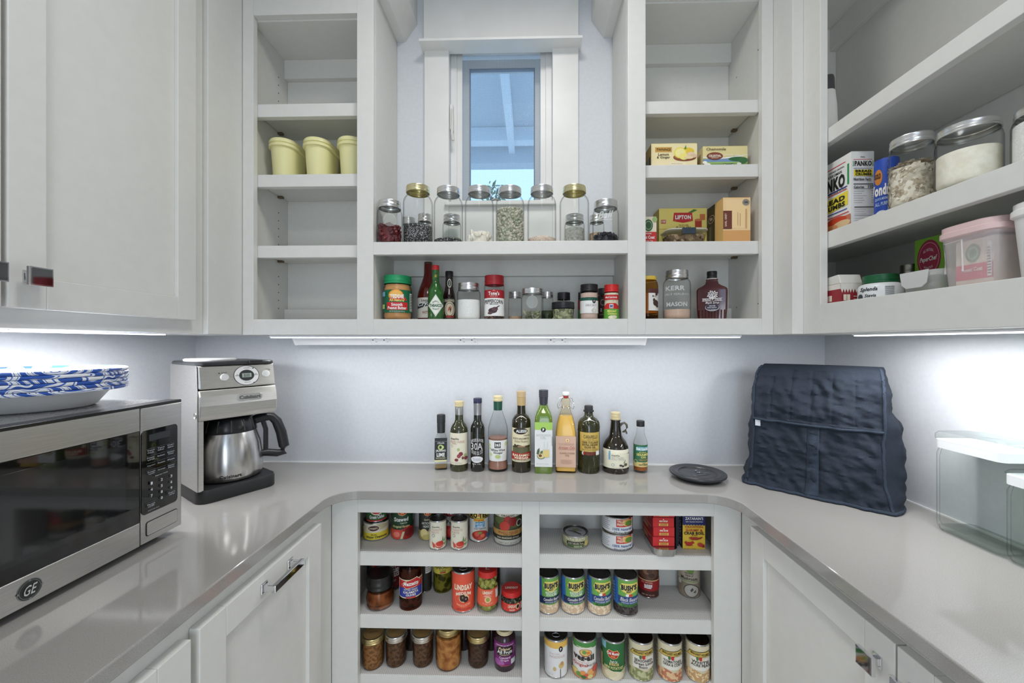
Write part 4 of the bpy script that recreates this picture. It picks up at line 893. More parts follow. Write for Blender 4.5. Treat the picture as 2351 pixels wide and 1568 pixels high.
jar('sweetener_jar', 'white sweetener jar with dark green lid', 1968, 2078, 629, Q1, .952, lid=M((22, 92, 54), .4), lidr=.80, lidh=.33, prof=[(0, 0), (.96, 0), (1, .03), (1, .50), (.93, .60), (.8, .66)], g=M((226, 230, 232), .3), art=[('T', 'Splenda', -.48, .40, .72, .20, (30, 34, 40), {'s': .25, 'b': .02}), ('T', 'Stevia', -.42, .16, .48, .13, (40, 44, 50), {'s': .3}), ('R', .18, .05, .56, .5, (200, 206, 210)), ('T', 'Nutrition Facts', .37, .46, .34, .04, (60, 60, 60))]+[('R', .20, .38-k*.07, .54, .40-k*.07, (120, 124, 128)) for k in range(5)]+[('E', -.82, .12, .1, .12, (60, 70, 80))])
jar('mason_jar', 'low jar with metal screw band beside the parchment box', 2064, 2118, 606, Q1, 1.0, lid=M((150, 148, 140), .3, 1), lidr=.96, lidh=.34, prof=MASON)
px_ = lambda X, D: PX+F*(X*cY+D*sY)/(D*cY-X*sY)
t, w, h = carton('parchment_box', 'bright green baking parchment box with a round maroon seal', px_(.915, .884), px_(.955, .884), None, Q1, .884, .066, base=(120, 178, 52), sidecol=(120, 178, 52), h=.139, left=[('R', -1, 0, 1, 1, (120, 178, 52)), ('E', -.02, .66, .80, .30, (150, 36, 66)), ('E', -.02, .66, .70, .26, (206, 130, 150)), ('E', -.02, .66, .66, .245, (160, 40, 72)), ('T', 'PaperChef', -.02, .64, 1.15, .10, WHITE, {'s': .2, 'slope': .12, 'b': .02}), ('T', 'ALL NATURAL', -.02, .80, .7, .05, (230, 200, 210), {'arc': -.6}), ('T', 'NON-STICK', -.02, .50, .6, .04, (230, 200, 210), {'arc': .6}), ('T', 'Culinary', -.4, .32, .9, .08, (226, 240, 200)), ('T', 'PARCHMENT', -.02, .225, 1.75, .085, WHITE, {'b': .04}), ('T', '60', -.74, .11, .32, .09, (240, 246, 220)), ('T', 'LARGE', .1, .15, .7, .05, (30, 60, 20)), ('T', 'BAKING CUPS', .2, .09, 1.1, .05, (30, 60, 20))])
def tub(label, X, D, w, dp, hb, mat, lidmat, rad=.02, lh=.02):
    t = thing('food_container', label, 'container', (X, D, z(Q1)+.0003), -PI/2)
    MB().loft([[(a, b_, q) for a, b_ in rrect(w*s, dp*s, rad)] for q, s in ((0, .86), (.004, .89), (hb, 1))], mat).build('container_body', t, smooth=True)
    MB().loft([[(a, b_, q) for a, b_ in rrect(w*s, dp*s, rad+.004)] for q, s in ((hb-.002, 1.02), (hb, 1.08), (hb+lh*.4, 1.08), (hb+lh*.5, 1.04), (hb+lh*.9, 1.04), (hb+lh, .96), (hb+lh*.92, .86))], lidmat).build('lid', t, smooth=True)
    return t
t = tub('clear clip-lid container in front of the parchment box', .838, .832, .084, .068, .034, frosted((222, 224, 222), .35, .15), frosted((228, 230, 230), .5, .15), .018, .012)
MB().prism([(-.030, .046), (.030, .046), (.026, .020), (.016, .012), (-.016, .012), (-.026, .020)], frosted((232, 234, 234), .6, .15), 1, -.0405, -.0375).build('clip', t, bevel=.001)
t = tub('tall cloudy container with pink lid holding a tea carton', .852, .737, .098, .112, .096, frosted((238, 230, 232), .40, .25), frosted((234, 204, 204), .9, .35), .022, .022)
MB().tube([(-.034, -.0525, .03), (-.034, -.0545, .086), (-.004, -.0545, .088), (-.004, -.0525, .03)], .0014, frosted((244, 240, 240), .6)).build('measuring_ridge', t, smooth=True)
carton('tea_box', 'tea carton with pink band seen through the cloudy container', px_(.817, .709), px_(.870, .709), None, Q1+.005, .709, .060, base=(226, 214, 196), sidecol=(226, 214, 196), h=.083, left=[('R', -1, .12, 1, .46, (214, 70, 96)), ('E', -.05, .70, .40, .2, (90, 140, 100)), ('E', -.05, .70, .30, .15, (160, 190, 160)), ('E', -.05, .7, .2, .1, (90, 140, 100)), ('T', 'Throat Coat', -.1, .34, 1.2, .09, WHITE, {'b': .03}), ('R', .72, .15, .95, .9, (236, 234, 230))]+[('R', .75, .2+k*.06, .92, .225+k*.06, (90, 80, 80)) for k in range(10)])
tub('white plastic container cut off by the right picture edge', .845, .628, .10, .10, .104, frosted((240, 240, 240), .88, .3), frosted((244, 244, 244), .96, .3), .03, .022)

# ------------------------------------------------------------------ oil and vinegar bottles on the worktop
def ox(x): return 960+x/4.198
def oy(y): return 860+y/4.198
CZ = -.4315
class BP:
    """turns picture measures of one bottle into profile fractions"""
    def __init__(s, xl, xr, top, base): s.half = (xr-xl)/2; s.top = top; s.base = base; s.c = (xl+xr)/2
    def v(s, y): return (s.base-y)/(s.base-s.top)
    def pr(s, *pts): return [(a/s.half, max(0, s.v(y))) for a, y in pts]
    def p(s, x): return (x-s.c)/s.half
    def R(s, x0, y0, x1, y1, c): return ('R', s.p(x0), s.v(y1), s.p(x1), s.v(y0), c)
    def T(self, txt, x0, y0, x1, y1, c, **k): return ('T', txt, (self.p(x0)+self.p(x1))/2, (self.v(y0)+self.v(y1))/2, abs(self.p(x1)-self.p(x0)), abs(self.v(y0)-self.v(y1)), c, k)
    def E(s, cx, cy, rx_, ry_, c): return ('E', s.p(cx), s.v(cy), rx_/s.half, ry_/(s.base-s.top), c)
def oil(label, b, mat, prof, cap, art, **k):
    return bottle(k.pop('name', 'oil_bottle'), label, ox(b.c-b.half), ox(b.c+b.half), oy(b.top), CZ, prof, mat, yb=oy(b.base), cap=cap, art=art, topr=cap[0][0][0], **k)
CREAMCAP = M((226, 210, 164), .4); OLIVE = speckle((52, 54, 30), (60, 62, 34), 5, .08, coat=.6); DARKO = M((34, 34, 22), .08, coat=.6)
b = BP(308, 483, 250, 940)
oil('green vinegar bottle with cream grape label and cream cap', b, OLIVE, b.pr((0, 940), (82, 940), (87.5, 925), (87.5, 560), (82, 520), (66, 485), (48, 462), (40, 435), (38, 300)), (ridged(45/87.5, b.v(303), 1, 3), CREAMCAP),
    [b.R(309, 556, 478, 870, (228, 222, 200)), b.T('GreenWise', 318, 602, 392, 622, (70, 66, 50), s=.2), b.T('RED WINE', 318, 630, 445, 655, (186, 150, 140), b=0), b.T('VINEGAR', 330, 656, 372, 668, (186, 150, 140), b=0), b.E(326, 688, 10, 12, (120, 130, 120)), b.E(326, 688, 8, 9, (228, 222, 200)), b.E(388, 718, 14, 16, (170, 186, 130)), b.E(410, 762, 20, 20, (132, 50, 64)), b.E(392, 782, 18, 20, (150, 64, 74)), b.E(370, 820, 17, 14, (120, 46, 58)), b.E(450, 776, 14, 16, (160, 180, 120)), b.E(455, 806, 16, 18, (130, 52, 64)), b.E(428, 802, 10, 14, (110, 70, 60)), b.T('12.7 FL OZ (375mL)', 318, 846, 420, 858, (120, 110, 96), b=0)], neck=(b.pr((40, 385), (41, 310), (38, 303)), M((168, 168, 164), .3, .6)), name='vinegar_bottle')
b = BP(505, 642, 222, 940)
WP = (226, 226, 228)
oil('slim dark oil bottle with navy cap and large white lettering printed on glass', b, M((28, 30, 22), .08, coat=.6), b.pr((0, 940), (64, 940), (68.5, 925), (68.5, 520), (62, 490), (46, 460), (38, 440), (36, 290)), (plaincap(41/68.5, b.v(268), 1), M((40, 42, 74), .4)),
    [b.T('INFUSED FLAVORS', 512, 610, 626, 640, WP, b=0, arc=-.6), b.T('30A', 512, 655, 616, 722, WP, b=.0), b.T('OLIVE OIL CO.', 516, 738, 622, 775, WP, b=0, arc=.6), b.E(567, 818, 56, 32, WP), b.T('BALSAMIC', 530, 806, 600, 815, (150, 156, 176), b=0), b.T('BLUEBERRY', 536, 820, 604, 830, (150, 156, 176), b=0), b.T('375 ML', 524, 858, 604, 868, WP, b=0)], neck=(b.pr((37.5, 388), (39, 292), (41, 286), (41, 270)), M((176, 176, 180), .3, .7)))
b = BP(672, 866, 198, 944)
oil('clear vinegar bottle with green neck and white label, pale liquid below', b, glass((250, 251, 250), (176, 186, 182), .04), b.pr((0, 944), (90, 944), (97, 925), (96, 880), (88, 838), (90, 800), (93, 650), (97, 560), (92, 510), (76, 450), (56, 390), (42, 345), (40, 255)), (ridged(45/97, b.v(252), 1, 2), M((232, 216, 170), .4)),
    [b.R(680, 630, 858, 838, (234, 236, 232)), b.R(735, 648, 797, 705, (40, 40, 42)), b.T('365', 740, 658, 793, 688, WHITE, b=.04), b.T('WHOLE FOODS', 744, 690, 790, 698, (200, 200, 200)), b.T('White Wine', 700, 714, 836, 738, (60, 62, 60), b=.02), b.T('Vinegar', 722, 742, 818, 768, (60, 62, 60), b=.02), b.E(688, 680, 10, 14, (206, 216, 150)), b.E(690, 712, 9, 12, (206, 216, 150)), b.E(846, 668, 10, 22, (206, 216, 150)), b.E(700, 770, 12, 14, (206, 216, 150)), b.E(768, 790, 28, 18, (186, 200, 130)), b.E(826, 792, 16, 20, (220, 224, 220))], neck=(b.pr((41.5, 342), (42, 300), (43, 254)), (34, 84, 66)), liquid=(b.v(615), speckle((150, 108, 92), (158, 114, 98), 8, .2)), name='vinegar_bottle')
b = BP(902, 1087, 155, 950)
oil('balsamic bottle with tan cap, cream label and farm picture', b, M((40, 36, 18), .08, coat=.6), b.pr((0, 950), (86, 950), (92, 935), (92, 480), (88, 440), (70, 405), (44, 380), (40, 340), (39, 220)), (ridged(44/92.5, b.v(212), 1, 3), M((206, 180, 140), .4)),
    [b.R(902, 510, 1087, 842, (232, 224, 190)), b.R(902, 538, 1087, 842, (228, 220, 186)), b.E(988, 538, 66, 32, (90, 70, 50)), b.E(988, 538, 62, 28, (30, 28, 28)), b.T('ALESSI', 946, 524, 1042, 552, WHITE, b=.04), b.T('PREMIUM', 1018, 576, 1066, 586, (120, 60, 50)), b.T('ACETO BALSAMICO', 918, 604, 1062, 620, (80, 60, 46)), b.T('Dolce Modena', 932, 628, 1052, 650, (130, 96, 60), s=.3, b=0), b.R(916, 690, 1072, 756, (96, 96, 66)), ('P', [(b.p(916), b.v(690)), (b.p(960), b.v(672)), (b.p(1010), b.v(684)), (b.p(1072), b.v(678)), (b.p(1072), b.v(700)), (b.p(916), b.v(700))], (74, 60, 40)), b.R(930, 668, 944, 692, (46, 46, 36)), b.R(962, 684, 1030, 696, (170, 130, 96)), ('P', [(b.p(906), b.v(745)), (b.p(988), b.v(757)), (b.p(1080), b.v(745)), (b.p(1080), b.v(815)), (b.p(906), b.v(820))], (170, 50, 44)), b.T('BALSAMIC', 918, 764, 1066, 786, (240, 230, 200), b=.04), b.T('VINEGAR', 930, 790, 1058, 812, (240, 230, 200), b=.04), b.T('NET 17 FL. OZ. (500 mL)', 930, 822, 1052, 834, (60, 50, 40))], neck=(b.pr((40.5, 296), (42, 240), (43, 212)), (196, 168, 118)), name='vinegar_bottle')
def sqoil(label, b, mat, pts, cap, art, cap_h=None, name='oil_bottle', neck=None, liquid=None, round_n=.35):
    """square-shouldered bottle; pts (half width, y, corner fraction)"""
    t, r, h = standing(name, label, 'bottle', ox(b.c-b.half), ox(b.c+b.half), oy(b.top), CZ, yb=oy(b.base+4), topr=.5)
    k = r/b.half
    MB().loft([[(u, v, max(0, b.v(y))*h) for u, v in rrect(2*a*k, 2*a*k*.96, a*k*c, 5)] for a, y, c in pts], mat).build('glass_body', t, smooth=True)
    if liquid: MB().loft([[(u, v, max(.006, b.v(y)*h)) for u, v in rrect(1.9*a*k, 1.82*a*k, a*k*.9*c, 5)] for a, y, c in pts if y >= liquid[0]], liquid[1]).build('liquid', t, smooth=True)
    if cap: MB().lathe(sc(cap[0], r, h), cap[1], 28).build('cap', t, smooth=True)
    if neck: lathe('neck_sleeve', sc(neck[0], r, h), M(neck[1], .4), t, 28)
    do_print(t, flat_face((0, -r*.965, 0), (1, 0, 0), (0, 0, 1), (0, -1, 0), r, h), art, False)
    return t, r, h, k
b = BP(162, 280, 380, 918)
t, r, h, k = sqoil('small square bottle with black wrapped neck and slanted jalapeno label', b, glass((250, 251, 250), (190, 196, 192), .05), [(54, 918, .4), (58, 910, .4), (59, 890, .4), (56, 640, .4), (50, 600, .5), (40, 575, 1), (34, 560, 1), (32, 470, 1)], (plaincap(41/59, b.v(462), 1), M((44, 46, 48), .5)), [], neck=(b.pr((38, 560), (40, 480), (38, 462)), (48, 50, 52)), liquid=(700, M((150, 120, 62), .2)), name='vinegar_bottle')
do_print(t, flat_face((-r*.10, -r*1.0, 0), (1, 0, -.02), (.015, 0, 1), (0, -1, 0), r, h), [('R', -.98, .155, .96, .205, (226, 222, 170)), ('R', -1, .19, 1, .59, (34, 36, 38)), ('T', 'Olivelle', 0, .50, 1.1, .035, WHITE, {'s': .3, 'b': 0}), ('R', -.95, .525, .95, .53, (150, 154, 156)), ('E', -.05, .42, .42, .05, (176, 200, 110)), ('E', .2, .42, .3, .035, (200, 216, 140)), ('E', -.05, .42, .2, .025, (34, 36, 38)), ('T', 'JALAPENO', 0, .355, 1.6, .05, WHITE, {'b': .03}), ('T', 'LIME', 0, .285, 1.3, .07, WHITE, {'b': .04}), ('T', 'WHITE BALSAMIC', 0, .225, 1.6, .022, (226, 222, 170))], False, 'hang_label')
b = BP(1125, 1293, 143, 953)
sqoil('square green avocado oil bottle with white label and lime band', b, speckle((96, 122, 44), (110, 138, 52), 4, .08, coat=.6), [(80, 953, .3), (84, 945, .3), (84, 450, .3), (82, 410, .35), (68, 360, .6), (48, 320, 1), (40, 295, 1), (38, 215, 1)], (ridged(45/84, b.v(212), 1, 4), M((70, 72, 78), .4)),
      [b.R(1126, 450, 1292, 886, (228, 230, 230)), b.R(1126, 450, 1292, 525, (166, 208, 96)), b.E(1207, 523, 23, 23, (26, 26, 26)), b.T('P', 1199, 508, 1216, 537, WHITE, b=.06), b.T('AVOCADO', 1138, 566, 1280, 586, (176, 182, 176), b=0), b.T('OIL', 1180, 590, 1234, 612, (176, 182, 176), b=0), ('P', [(b.p(1142), b.v(760)), (b.p(1150), b.v(720)), (b.p(1170), b.v(700)), (b.p(1172), b.v(740)), (b.p(1160), b.v(765))], (80, 96, 60)), ('P', [(b.p(1168), b.v(765)), (b.p(1184), b.v(730)), (b.p(1206), b.v(728)), (b.p(1196), b.v(760))], (96, 116, 70)), b.E(1186, 782, 38, 28, (86, 96, 56)), b.E(1186, 780, 33, 24, (222, 212, 150)), b.E(1178, 776, 15, 14, (120, 70, 40)), b.R(1202, 714, 1264, 790, (214, 206, 176)), b.R(1204, 725, 1262, 788, (226, 206, 130)), b.R(1212, 640, 1218, 700, (206, 210, 210)), b.R(1244, 640, 1250, 700, (206, 210, 210)), b.T('NET 16.9 FL OZ (500mL)', 1142, 852, 1256, 862, (150, 154, 150), b=0)]+[b.R(1284, 590+q*10, 1291, 594+q*10, (90, 90, 90)) for q in range(9)], neck=(b.pr((39, 292), (41, 240), (43, 212)), (58, 60, 70)))
b = BP(1327, 1520, 158, 948)
t, r, h, k = sqoil('square golden sunflower oil bottle with swing stopper and pink label', b, glass((252, 247, 234), (214, 186, 130), .04), [(92, 948, .3), (97, 938, .3), (96, 560, .3), (84, 470, .45), (66, 400, .8), (50, 360, 1), (45, 330, 1), (41, 300, 1), (40, 225, 1)], None,
      [b.R(1330, 585, 1518, 890, (216, 180, 156)), b.E(1438, 625, 23, 23, (206, 150, 60)), b.E(1438, 625, 19, 19, (236, 214, 186)), b.E(1438, 627, 7, 11, (206, 150, 60)), b.T('LA TOURANGELLE', 1352, 654, 1502, 664, (176, 130, 116), b=0), b.R(1360, 670, 1500, 672, (176, 130, 116)), b.T('Artisan Oils', 1352, 682, 1510, 712, (180, 90, 84), s=.35, b=0), b.R(1360, 716, 1500, 718, (176, 130, 116)), b.T('SUNFLOWER', 1366, 744, 1508, 760, (130, 100, 80), b=.01), b.T('OIL', 1418, 766, 1458, 782, (130, 100, 80), b=.01)]+[b.R(1372+(q % 2)*10, 818+q*11, 1486-(q % 2)*14, 821+q*11, (176, 136, 116)) for q in range(4)], liquid=(365, speckle((226, 190, 104), (232, 198, 114), 4, .15)))
w = MB()
kz = lambda y: b.v(y)*h
for s in (-1, 1):
    w.tube([(s*k*28, -k*10, kz(215)), (s*k*60, -k*12, kz(225)), (s*k*82, -k*10, kz(300)), (s*k*70, -k*6, kz(330)), (s*k*46, 0, kz(318))], .0011, CHROME, 6)
    w.tube([(s*k*64, -k*14, kz(300)), (s*k*46, -k*20, kz(250)), (s*k*20, -k*26, kz(205))], .0011, CHROME, 6)
w.tube([(k*50*math.cos(a*PI/8), k*50*math.sin(a*PI/8), kz(316)) for a in range(16)], .0011, CHROME, 6, True)
w.build('wire_bail', t, smooth=True)
MB().lathe([(k*30, kz(198)), (k*36, kz(192)), (k*36, kz(170)), (k*30, kz(160)), (0, kz(158))], M((232, 232, 230), .3), 24).build('stopper', t, smooth=True)
MB().lathe([(k*20, kz(222)), (k*27, kz(216)), (k*27, kz(200)), (k*20, kz(196))], M((190, 50, 50), .5), 24).build('rubber_seal', t, smooth=True)
b = BP(1538, 1750, 290, 960)
t, r, h = oil('wide dark olive oil bottle with ridged glass and gold label', b, speckle((40, 42, 18), (52, 54, 24), 5, .1, coat=.6), b.pr((0, 960), (98, 960), (105, 945), (106, 500), (102, 460), (84, 425), (52, 403), (43, 385), (41, 352)), (b.pr((50, 352), (51, 346), (50, 338), (42, 334), (42, 300), (38, 291), (0, 290)), M((44, 44, 46), .5)),
    [b.R(1562, 545, 1742, 738, (206, 176, 92)), b.T('CARAPELLI', 1596, 572, 1722, 606, (60, 50, 30), b=0), b.T('FIRENZE 1893', 1626, 612, 1690, 620, (120, 96, 50), b=0), b.R(1580, 626, 1728, 628, (120, 96, 50)), b.T('100% ITALIAN', 1584, 634, 1728, 656, (70, 56, 30), b=.02), b.T('EXTRA VIRGIN', 1586, 660, 1726, 680, (70, 56, 30), b=.03), b.T('OLIVE OIL', 1604, 684, 1710, 704, (70, 56, 30), b=.03), b.T('FIRST COLD PRESSED', 1582, 712, 1730, 726, (120, 96, 50), b=0), b.R(1572, 738, 1742, 776, (52, 30, 26)), b.E(1590, 754, 16, 18, (40, 110, 70)), b.E(1594, 754, 12, 18, (226, 226, 220)), b.E(1600, 754, 8, 16, (190, 50, 44)), b.T('QUALITA ITALIANA', 1612, 742, 1704, 754, (206, 90, 60), b=.01), b.T('PRODUCT OF ITALY', 1616, 758, 1700, 768, (206, 90, 60), b=.01), b.R(1710, 732, 1738, 774, (226, 226, 222))])
w = MB()
for q in range(34):                                             # raised spiral ribs in the glass
    a0 = -1.5+q*.092; pts = []
    for s in range(7):
        f = s/6; a = a0+f*.9
        if abs(a) > 1.55: continue
        for y0, y1 in ((545, 440),):
            zz = b.v(y0+(y1-y0)*f)*h; rr = prof_r(sc(b.pr((106, 960), (106, 500), (102, 460), (84, 425), (52, 403)), r, h))(zz)
            pts.append((rr*math.sin(a), -rr*math.cos(a), zz))
    if len(pts) > 2: w.tube(pts, .0006, OLIVE, 4)
    pts = []
    for s in range(5):
        a = a0+s/4*.7
        if abs(a) < 1.55: pts.append((r*math.sin(a), -r*math.cos(a), (b.v(945)+(b.v(785)-b.v(945))*s/4)*h))
    if len(pts) > 2: w.tube(pts, .0006, OLIVE, 4)
w.build('glass_ribs', t, smooth=True, kind='stuff')
b = BP(1772, 2035, 355, 964)
t, r, h = oil('round dark olive oil jug with ear handle and cream label', b, M((36, 30, 20), .08, coat=.6), b.pr((0, 964), (120, 964), (130, 945), (131.5, 880), (131.5, 760), (122, 700), (100, 650), (72, 615), (60, 590), (50, 500), (46, 455), (44, 445), (51, 442), (51, 434), (44, 430)), (ridged(47/131.5, b.v(432), 1, 3), CREAMCAP),
    [b.R(1776, 718, 2030, 905, (232, 228, 206)), b.R(1838, 730, 1856, 820, (120, 170, 196)), b.T('GreenWise', 1866, 764, 1942, 780, (70, 66, 50), s=.2), b.T('100% ITALIAN', 1866, 788, 1976, 802, (170, 176, 170), b=0), b.T('EXTRA VIRGIN', 1866, 806, 1982, 820, (170, 176, 170), b=0), b.E(1880, 868, 14, 15, (110, 160, 160)), b.E(1880, 868, 10, 11, (232, 228, 206)), b.T('16.9 FL OZ (500mL)', 1866, 894, 1970, 902, (120, 120, 110), b=0), b.E(1952, 872, 14, 10, (70, 64, 56)), b.E(1996, 868, 14, 15, (96, 90, 70)), b.E(1972, 880, 10, 10, (60, 54, 44)), ('P', [(b.p(1976), b.v(855)), (b.p(1990), b.v(820)), (b.p(1996), b.v(816)), (b.p(1988), b.v(850))], (130, 140, 110))]+[b.R(1782, 770+q*16, 1800, 774+q*16, (120, 116, 100)) for q in range(7)])
kk = r/131.5; kz = lambda y: b.v(y)*h
w = MB(); w.tube([(kk*40, 0, kz(500)), (kk*62, 0, kz(472)), (kk*86, 0, kz(462)), (kk*106, 0, kz(480)), (kk*110, 0, kz(510)), (kk*96, 0, kz(540)), (kk*66, 0, kz(560)), (kk*84, 0, kz(552)), (kk*102, 0, kz(552)), (kk*108, 0, kz(575))], [kk*12, kk*11, kk*11, kk*11, kk*10, kk*9, kk*6, kk*10, kk*10, kk*7], M((70, 64, 46), .15, coat=.5), 10); w.build('ear_handle', t, smooth=True)
lathe('neck_rings', b and sc(b.pr((52, 575), (56, 572), (54, 560), (52, 548), (54, 545), (50, 530)), r, h), M((44, 38, 26), .1, coat=.5), t)
b = BP(2075, 2212, 437, 952)
oil('small clear sesame oil bottle with black cap and green label', b, glass((250, 251, 250), (176, 186, 182), .04), b.pr((0, 952), (64, 952), (68.5, 940), (68.5, 660), (62, 630), (46, 590), (38, 550), (36, 500)), (plaincap(40/68.5, b.v(494), 1), M((30, 30, 32), .4)),
    [b.R(2075, 670, 2212, 890, (52, 110, 78)), b.R(2075, 842, 2212, 890, (216, 196, 130)), ('P', [(b.p(2110), b.v(690)), (b.p(2211), b.v(690)), (b.p(2211), b.v(728)), (b.p(2100), b.v(728))], (120, 180, 196)), b.T('Sun Luck', 2104, 694, 2210, 722, WHITE, b=.05), b.T('PURE', 2132, 738, 2196, 750, (220, 206, 110)), b.T('SESAME', 2108, 754, 2210, 778, (226, 216, 120), b=.03), b.T('OIL', 2148, 782, 2200, 802, (226, 216, 120), b=.03), b.E(2100, 836, 16, 18, (206, 196, 130)), b.E(2100, 836, 12, 14, (60, 120, 86)), b.T('100% PURE', 2130, 812, 2208, 826, (200, 150, 90)), b.T('ALL', 2162, 846, 2190, 856, (50, 60, 40), b=.03), b.T('NATURAL', 2130, 860, 2208, 874, (50, 60, 40), b=.03)], liquid=(b.v(880), M((164, 92, 40), .15)))
# ------------------------------------------------------------------ base cabinet, left bay: cans and jars
def lx(x): return 810+x/3.6634
def ly(y): return 1140+y/3.6634
def kx(x): return 1220+x/3.6628
def ky(y): return 1140+y/3.6628
B1, B2, B3 = [c+.0025 for c in (-.636, -.8265, -1.0085)]
def lcan(name, label, x0, x1, yb, zb, h, art, base=WHITE, **k): return can(name, label, lx(x0), lx(x1), None, zb, ly(yb), h=h, art=art, base=base, **k)
def rcan(name, label, x0, x1, yb, zb, h, art, base=WHITE, **k): return can(name, label, kx(x0), kx(x1), None, zb, ky(yb), h=h, art=art, base=base, **k)
DELM = lambda v=.80, s=1: [('P', [(-.5*s, v), (-.32*s, v+.10), (0, v+.07), (.32*s, v+.10), (.5*s, v), (.3*s, v-.11), (0, v-.14), (-.3*s, v-.11)], (226, 206, 120)), ('P', [(-.46*s, v), (-.3*s, v+.085), (0, v+.055), (.3*s, v+.085), (.46*s, v), (.27*s, v-.10), (0, v-.125), (-.27*s, v-.10)], (196, 36, 40)), ('T', 'Del Monte', 0, v+.01, .82*s, .08, WHITE, {'b': .04}), ('T', 'Quality', 0, v-.07, .32*s, .045, (240, 220, 120), {'s': .3})]
t, r, h = lcan('water_chestnut_can', 'low yellow and cream can of water chestnuts under the green chile can', 87, 307, 375, B1, .058, [('R', -2, .04, 2, .46, (226, 204, 60)), ('E', .3, .74, .5, .16, (204, 190, 150)), ('E', -.7, .62, .35, .18, (214, 204, 170)), ('E', -.2, .70, .44, .17, (236, 226, 206)), ('E', -.2, .70, .40, .145, (70, 30, 36)), ('T', 'DYNASTY', -.2, .70, .62, .09, (240, 226, 190), {'b': .03}), ('T', 'Sliced', -.2, .36, .4, .07, (60, 70, 40)), ('T', 'Water Chestnuts', 0, .23, 1.5, .13, (40, 64, 40), {'b': .03})], base=(226, 220, 200))
stk = bpy.data.objects['water_chestnut_can'].location
rr = r
xx, yy_, r2, d2, c2 = spot(lx(112), lx(292), B1, D=stk.y)
t, r, h = can('green_chile_can', 'small green and red can of chiles stacked on the water chestnut can', lx(112), lx(292), None, B1+.0585, D=stk.y-.004, h=.052, art=[('R', -2, .66, 2, .97, (186, 40, 44)), ('E', 0, .72, .62, .28, (236, 228, 206)), ('E', 0, .74, .54, .24, (196, 36, 40)), ('P', [(-.15, .7), (0, .95), (.15, .7)], (40, 130, 60)), ('R', -2, .06, 2, .14, (190, 44, 44)), ('T', 'Green Chiles', 0, .34, 1.3, .22, WHITE, {'b': .03})], base=(50, 96, 50))
lcan('tomato_can', 'green and red can of stewed tomatoes', 322, 512, 366, B1, .112, [('R', -2, .03, 2, .30, (196, 60, 44))]+DELM(.83)+[('T', 'Stewed', -.1, .59, 1.2, .12, WHITE, {'b': .03}), ('T', 'TOMATOES', .1, .48, .6, .04, (200, 220, 180)), ('R', -1, .30, 1, .44, (28, 60, 34)), ('T', 'Original Recipe', -.1, .38, 1.4, .08, (226, 214, 150), {'s': .2}), ('E', -.5, .16, .42, .14, (214, 74, 60)), ('E', -.5, .16, .26, .08, (232, 130, 110)), ('E', .45, .18, .5, .20, (170, 34, 30)), ('E', .5, .20, .32, .12, (120, 24, 24)), ('P', [(-.2, .03), (.0, .03), (.2, .24), (.0, .24)], (206, 206, 160))], base=(30, 66, 40))
lcan('artichoke_can', 'dark can of artichoke hearts, half hidden by the left paste can', 555, 705, 372, B1, .112, DELM(.84, 1.1)+[('T', 'Quarter', 0, .60, .8, .06, (226, 214, 170), {'s': .2}), ('T', 'ARTICHOKE', 0, .50, 1.3, .07, (220, 220, 206), {'b': .02}), ('T', 'HEARTS', -.05, .41, .9, .07, (220, 220, 206), {'b': .02}), ('R', -2, .03, 2, .28, (160, 146, 84)), ('E', -.4, .20, .4, .14, (226, 210, 150)), ('E', .3, .16, .4, .12, (214, 196, 130)), ('E', -.1, .10, .5, .08, (196, 180, 110)), ('E', .4, .28, .3, .1, (226, 206, 146))], base=(36, 40, 32))
lcan('diced_tomato_can', 'dark red diced tomato can behind the two paste cans', 757, 935, 372, B1, .112, [('R', -2, .70, 2, .97, (120, 22, 36)), ('T', "Hunt's", 0, .84, 1.6, .17, WHITE, {'b': .05}), ('R', -.8, .42, .8, .68, (170, 166, 160)), ('T', 'Diced', 0, .63, .8, .07, (60, 40, 40)), ('T', 'Petite', .0, .53, 1.3, .11, (40, 30, 30), {'b': .02}), ('T', 'DICED', 0, .45, .8, .05, (60, 40, 40)), ('R', -2, .10, 2, .42, (166, 36, 40)), ('E', 0, .26, .6, .12, (196, 60, 50)), ('E', .4, .18, .3, .08, (206, 80, 64))], base=(44, 24, 30))
PASTE = [('R', -.92, .60, -.87, .90, (70, 110, 140)), ('T', 'GreenWise', -.25, .80, .82, .05, (60, 60, 54), {'s': .2}), ('T', 'TOMATO', -.12, .70, 1.16, .075, (196, 150, 140), {'b': 0}), ('T', 'PASTE', -.30, .61, .80, .065, (196, 150, 140), {'b': 0}), ('E', -.52, .50, .15, .055, (100, 110, 106)), ('E', -.52, .50, .11, .04, (226, 222, 204)), ('P', [(-.68, .30), (-.55, .26), (-.30, .20), (-.35, .08), (-.55, .10)], (206, 84, 66)), ('E', .15, .17, .48, .10, (190, 70, 50)), ('E', .15, .20, .46, .09, (226, 170, 150)), ('E', .2, .22, .42, .085, (206, 60, 44)), ('E', .35, .26, .20, .05, (190, 50, 36)), ('P', [(.45, .30), (.55, .48), (.62, .30)], (90, 140, 90)), ('P', [(.55, .28), (.85, .42), (.75, .26)], (150, 160, 100)), ('P', [(.6, .2), (.9, .24), (.7, .14)], (110, 150, 90)), ('T', 'NET WT 6 OZ', -.1, .04, .9, .03, (130, 120, 110), {'b': 0})]
PBASE = (226, 222, 202)
lcan('tomato_paste_can', 'small cream tomato paste can, left one of the front pair', 643, 788, 452, B1, .088, PASTE, PBASE, group='cream tomato paste cans')
lcan('tomato_paste_can', 'small cream tomato paste can, right one of the front pair', 822, 968, 454, B1, .088, PASTE, PBASE, turn=-.10, group='cream tomato paste cans')
